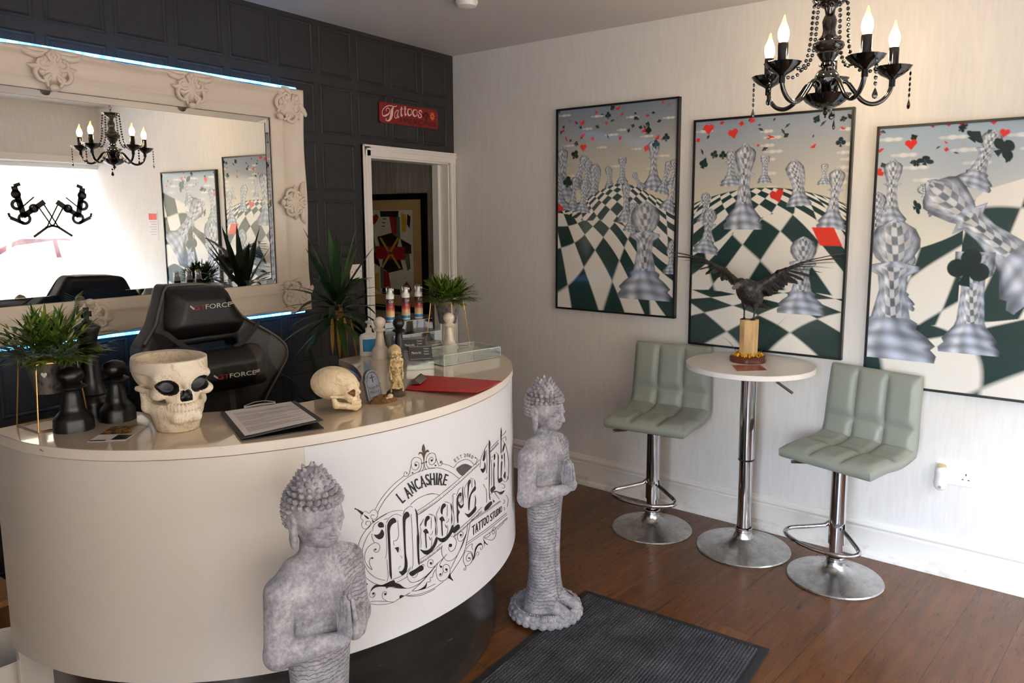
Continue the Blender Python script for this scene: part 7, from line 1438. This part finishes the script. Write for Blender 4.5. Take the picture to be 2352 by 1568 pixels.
for sy in (-1, 1): b.sphere((-0.118, 0.0145 + sy * 0.0215, Zb + 0.176), 0.0035, 10, 8)
b.build('eyes', M_GBLK, rv)
# ================================================================ door mat
mt = thing('door_mat', 'charcoal ribbed door mat with a black rubber border on the wooden floor', 'mat', (0, 0, 0))
mx0, mx1, my0, my1 = -3.05, -1.165, -2.415, -1.648
b = MB(); b.box(((mx0 + mx1) / 2, (my0 + my1) / 2, 0.003), (mx1 - mx0, my1 - my0, 0.006)); b.build('rubber_border', mat('black_rubber', (30, 30, 32), 0.6), mt, smooth=0, bevel=0.002)
t = NT('charcoal_carpet'); t.set(0.95, 0, 0.1); n1 = t.noise(420, 3, 0.8); n2 = t.noise(9, 2); t.base(t.ramp(t.math('ADD', t.math('MULTIPLY', n1, 0.85), t.math('MULTIPLY', n2, 0.15)), [(0.38, srgb(30, 30, 34)), (0.52, srgb(62, 62, 66)), (0.66, srgb(140, 140, 146))])); t.bump(n1, 0.6, 0.004); M_CARP = t.mat
b = MB(); cx0, cx1, cy0, cy1 = mx0 + 0.028, mx1 - 0.028, my0 + 0.030, my1 - 0.030; nr = 58
def carpet(u, v):
    y = cy0 + (cy1 - cy0) * u; return (cx0 + (cx1 - cx0) * v, y, 0.0065 + 0.0035 * (0.5 + 0.5 * math.copysign(abs(cos(2 * PI * nr * u)) ** 0.6, cos(2 * PI * nr * u))))
b.grid(carpet, nr * 8 + 1, 24); b.build('ribbed_pile', M_CARP, mt, smooth=0.9)
# ================================================================ socket and plug-in freshener on the right wall
so_ = thing('wall_socket', 'white double wall socket low on the right wall', 'socket', tuple(W(2.884, 0.452, 0.0)), -DLT)
b = MB(); b.box((-0.0045, 0, 0), (0.009, 0.146, 0.086)); b.build('plate', M_PLAST, so_, smooth=0, bevel=0.0025)
b = MB()
for y, z, w, h in ((-0.042, 0.010, .004, .009), (-0.053, -0.012, .007, .004), (-0.031, -0.012, .007, .004)): b.box((-0.0092, y, z), (0.0012, w, h))
b.build('pin_holes', M_BLKP, so_, smooth=0)
for y in (0.006, -0.014): b = MB(); b.box((-0.0105, y, 0.022), (0.005, 0.011, 0.018), (0, 0.10, 0)); b.build('rocker', M_PLAST, so_, smooth=0, bevel=0.001)
af = thing('air_freshener', 'white plug-in air freshener in the left half of the wall socket', 'air freshener', tuple(W(2.838, 0.440, 0.010)), -DLT)
def fresh(X, Y, Z): return np.maximum(smin(s_cap(X, Y, Z, (-0.030, 0, 0.030), (-0.030, 0, -0.008), 0.024, 0.021), s_ell(X, Y, Z, (-0.030, 0, -0.030), (0.022, 0.026, 0.026)), 0.014), X - 0.0)
V, Q = sdf_mesh(fresh, (-0.065, -0.04, -0.065), (0.01, 0.04, 0.065), 0.003); np_mesh(V, Q, 'body', M_WPLA, af)
b = MB(); b.lathe([(0.0, 0.0), (0.018, 0.0), (0.018, 0.006), (0.012, 0.008), (0, 0.008)], 20, (-0.030, 0, 0.050)); b.build('top_vent', mat('cream_plastic', (214, 190, 140), 0.4), af, smooth=0.6)
b = MB(); b.lathe([(0, 0), (0.006, 0), (0.006, 0.003), (0, 0.003)], 14, (-0.0535, 0.0, -0.034), Matrix.Rotation(-PI / 2, 3, 'Y')); b.build('dial', mat('grey_dial', (150, 150, 150), 0.4), af)
# ================================================================ paper notice by the window
no_ = thing('paper_notice', 'white paper notice with a red heading on the right wall, seen in the mirror', 'notice', tuple(W(3.450, 1.475, 0.001)), -DLT)
b = MB(); b.box((-0.0005, 0, 0), (0.001, 0.148, 0.240)); b.build('paper', M_PAP, no_, smooth=0)
b = MB(); b.box((-0.0014, 0, 0.080), (0.0006, 0.120, 0.055)); b.build('red_heading', mat('pale_red_print', (226, 110, 100), 0.8), no_, smooth=0)
b = MB()
for k in range(6): b.box((-0.0014, 0.01 * (k % 2), 0.035 - 0.022 * k), (0.0006, 0.10 - 0.02 * (k % 2), 0.005))
b.build('printed_lines', mat('pale_grey_print', (180, 176, 176), 0.8), no_, smooth=0)
# ================================================================ white bin and shelf box at the left end of the desk
bn = thing('waste_bin', 'white plastic waste bin on the floor at the left end of the desk', 'bin', tuple(on_z(-8, 1490, 0.28)[:2]) + (0,))
b = MB(); b.lathe([(0, 0), (0.095, 0), (0.122, 0.276), (0.126, 0.280), (0.124, 0.282), (0.118, 0.276), (0.092, 0.006), (0, 0.006)], 48); b.build('bin', M_WPLA, bn, smooth=0.6)
M_OAK = mat('light_oak', (176, 128, 76), 0.5, var=0.2, scale=30)
sx_ = thing('shelf_box', 'light oak box shelf standing against the dark wall left of the desk', 'shelf', (-3.02, -0.24, 0))
b = MB(); b.box((0, 0, 0.305), (0.56, 0.36, 0.02)); b.build('top_board', M_OAK, sx_, smooth=0, bevel=0.002); b = MB(); b.box((0, 0, 0.205), (0.56, 0.36, 0.02)); b.build('shelf_board', M_OAK, sx_, smooth=0, bevel=0.002); b = MB(); b.box((0, 0.17, 0.255), (0.56, 0.012, 0.08)); b.build('back_panel', mat('grey_panel', (150, 138, 126), 0.6), sx_, smooth=0)
for x in (-0.27, 0.27): b = MB(); b.box((x, 0, 0.098), (0.02, 0.36, 0.195)); b.build('side_panel', M_OAK, sx_, smooth=0, bevel=0.002)
# ================================================================ smoke alarm on the ceiling
b = MB(); b.lathe([(0, 0), (0.050, 0), (0.052, -0.012), (0.044, -0.028), (0.020, -0.034), (0, -0.034)][::-1], 32); tag(b.build('smoke_alarm', M_WPLA, smooth=0.7, loc=(-0.905, -0.845, CEIL)), 'round white smoke alarm on the ceiling at the top edge of the view', 'alarm')
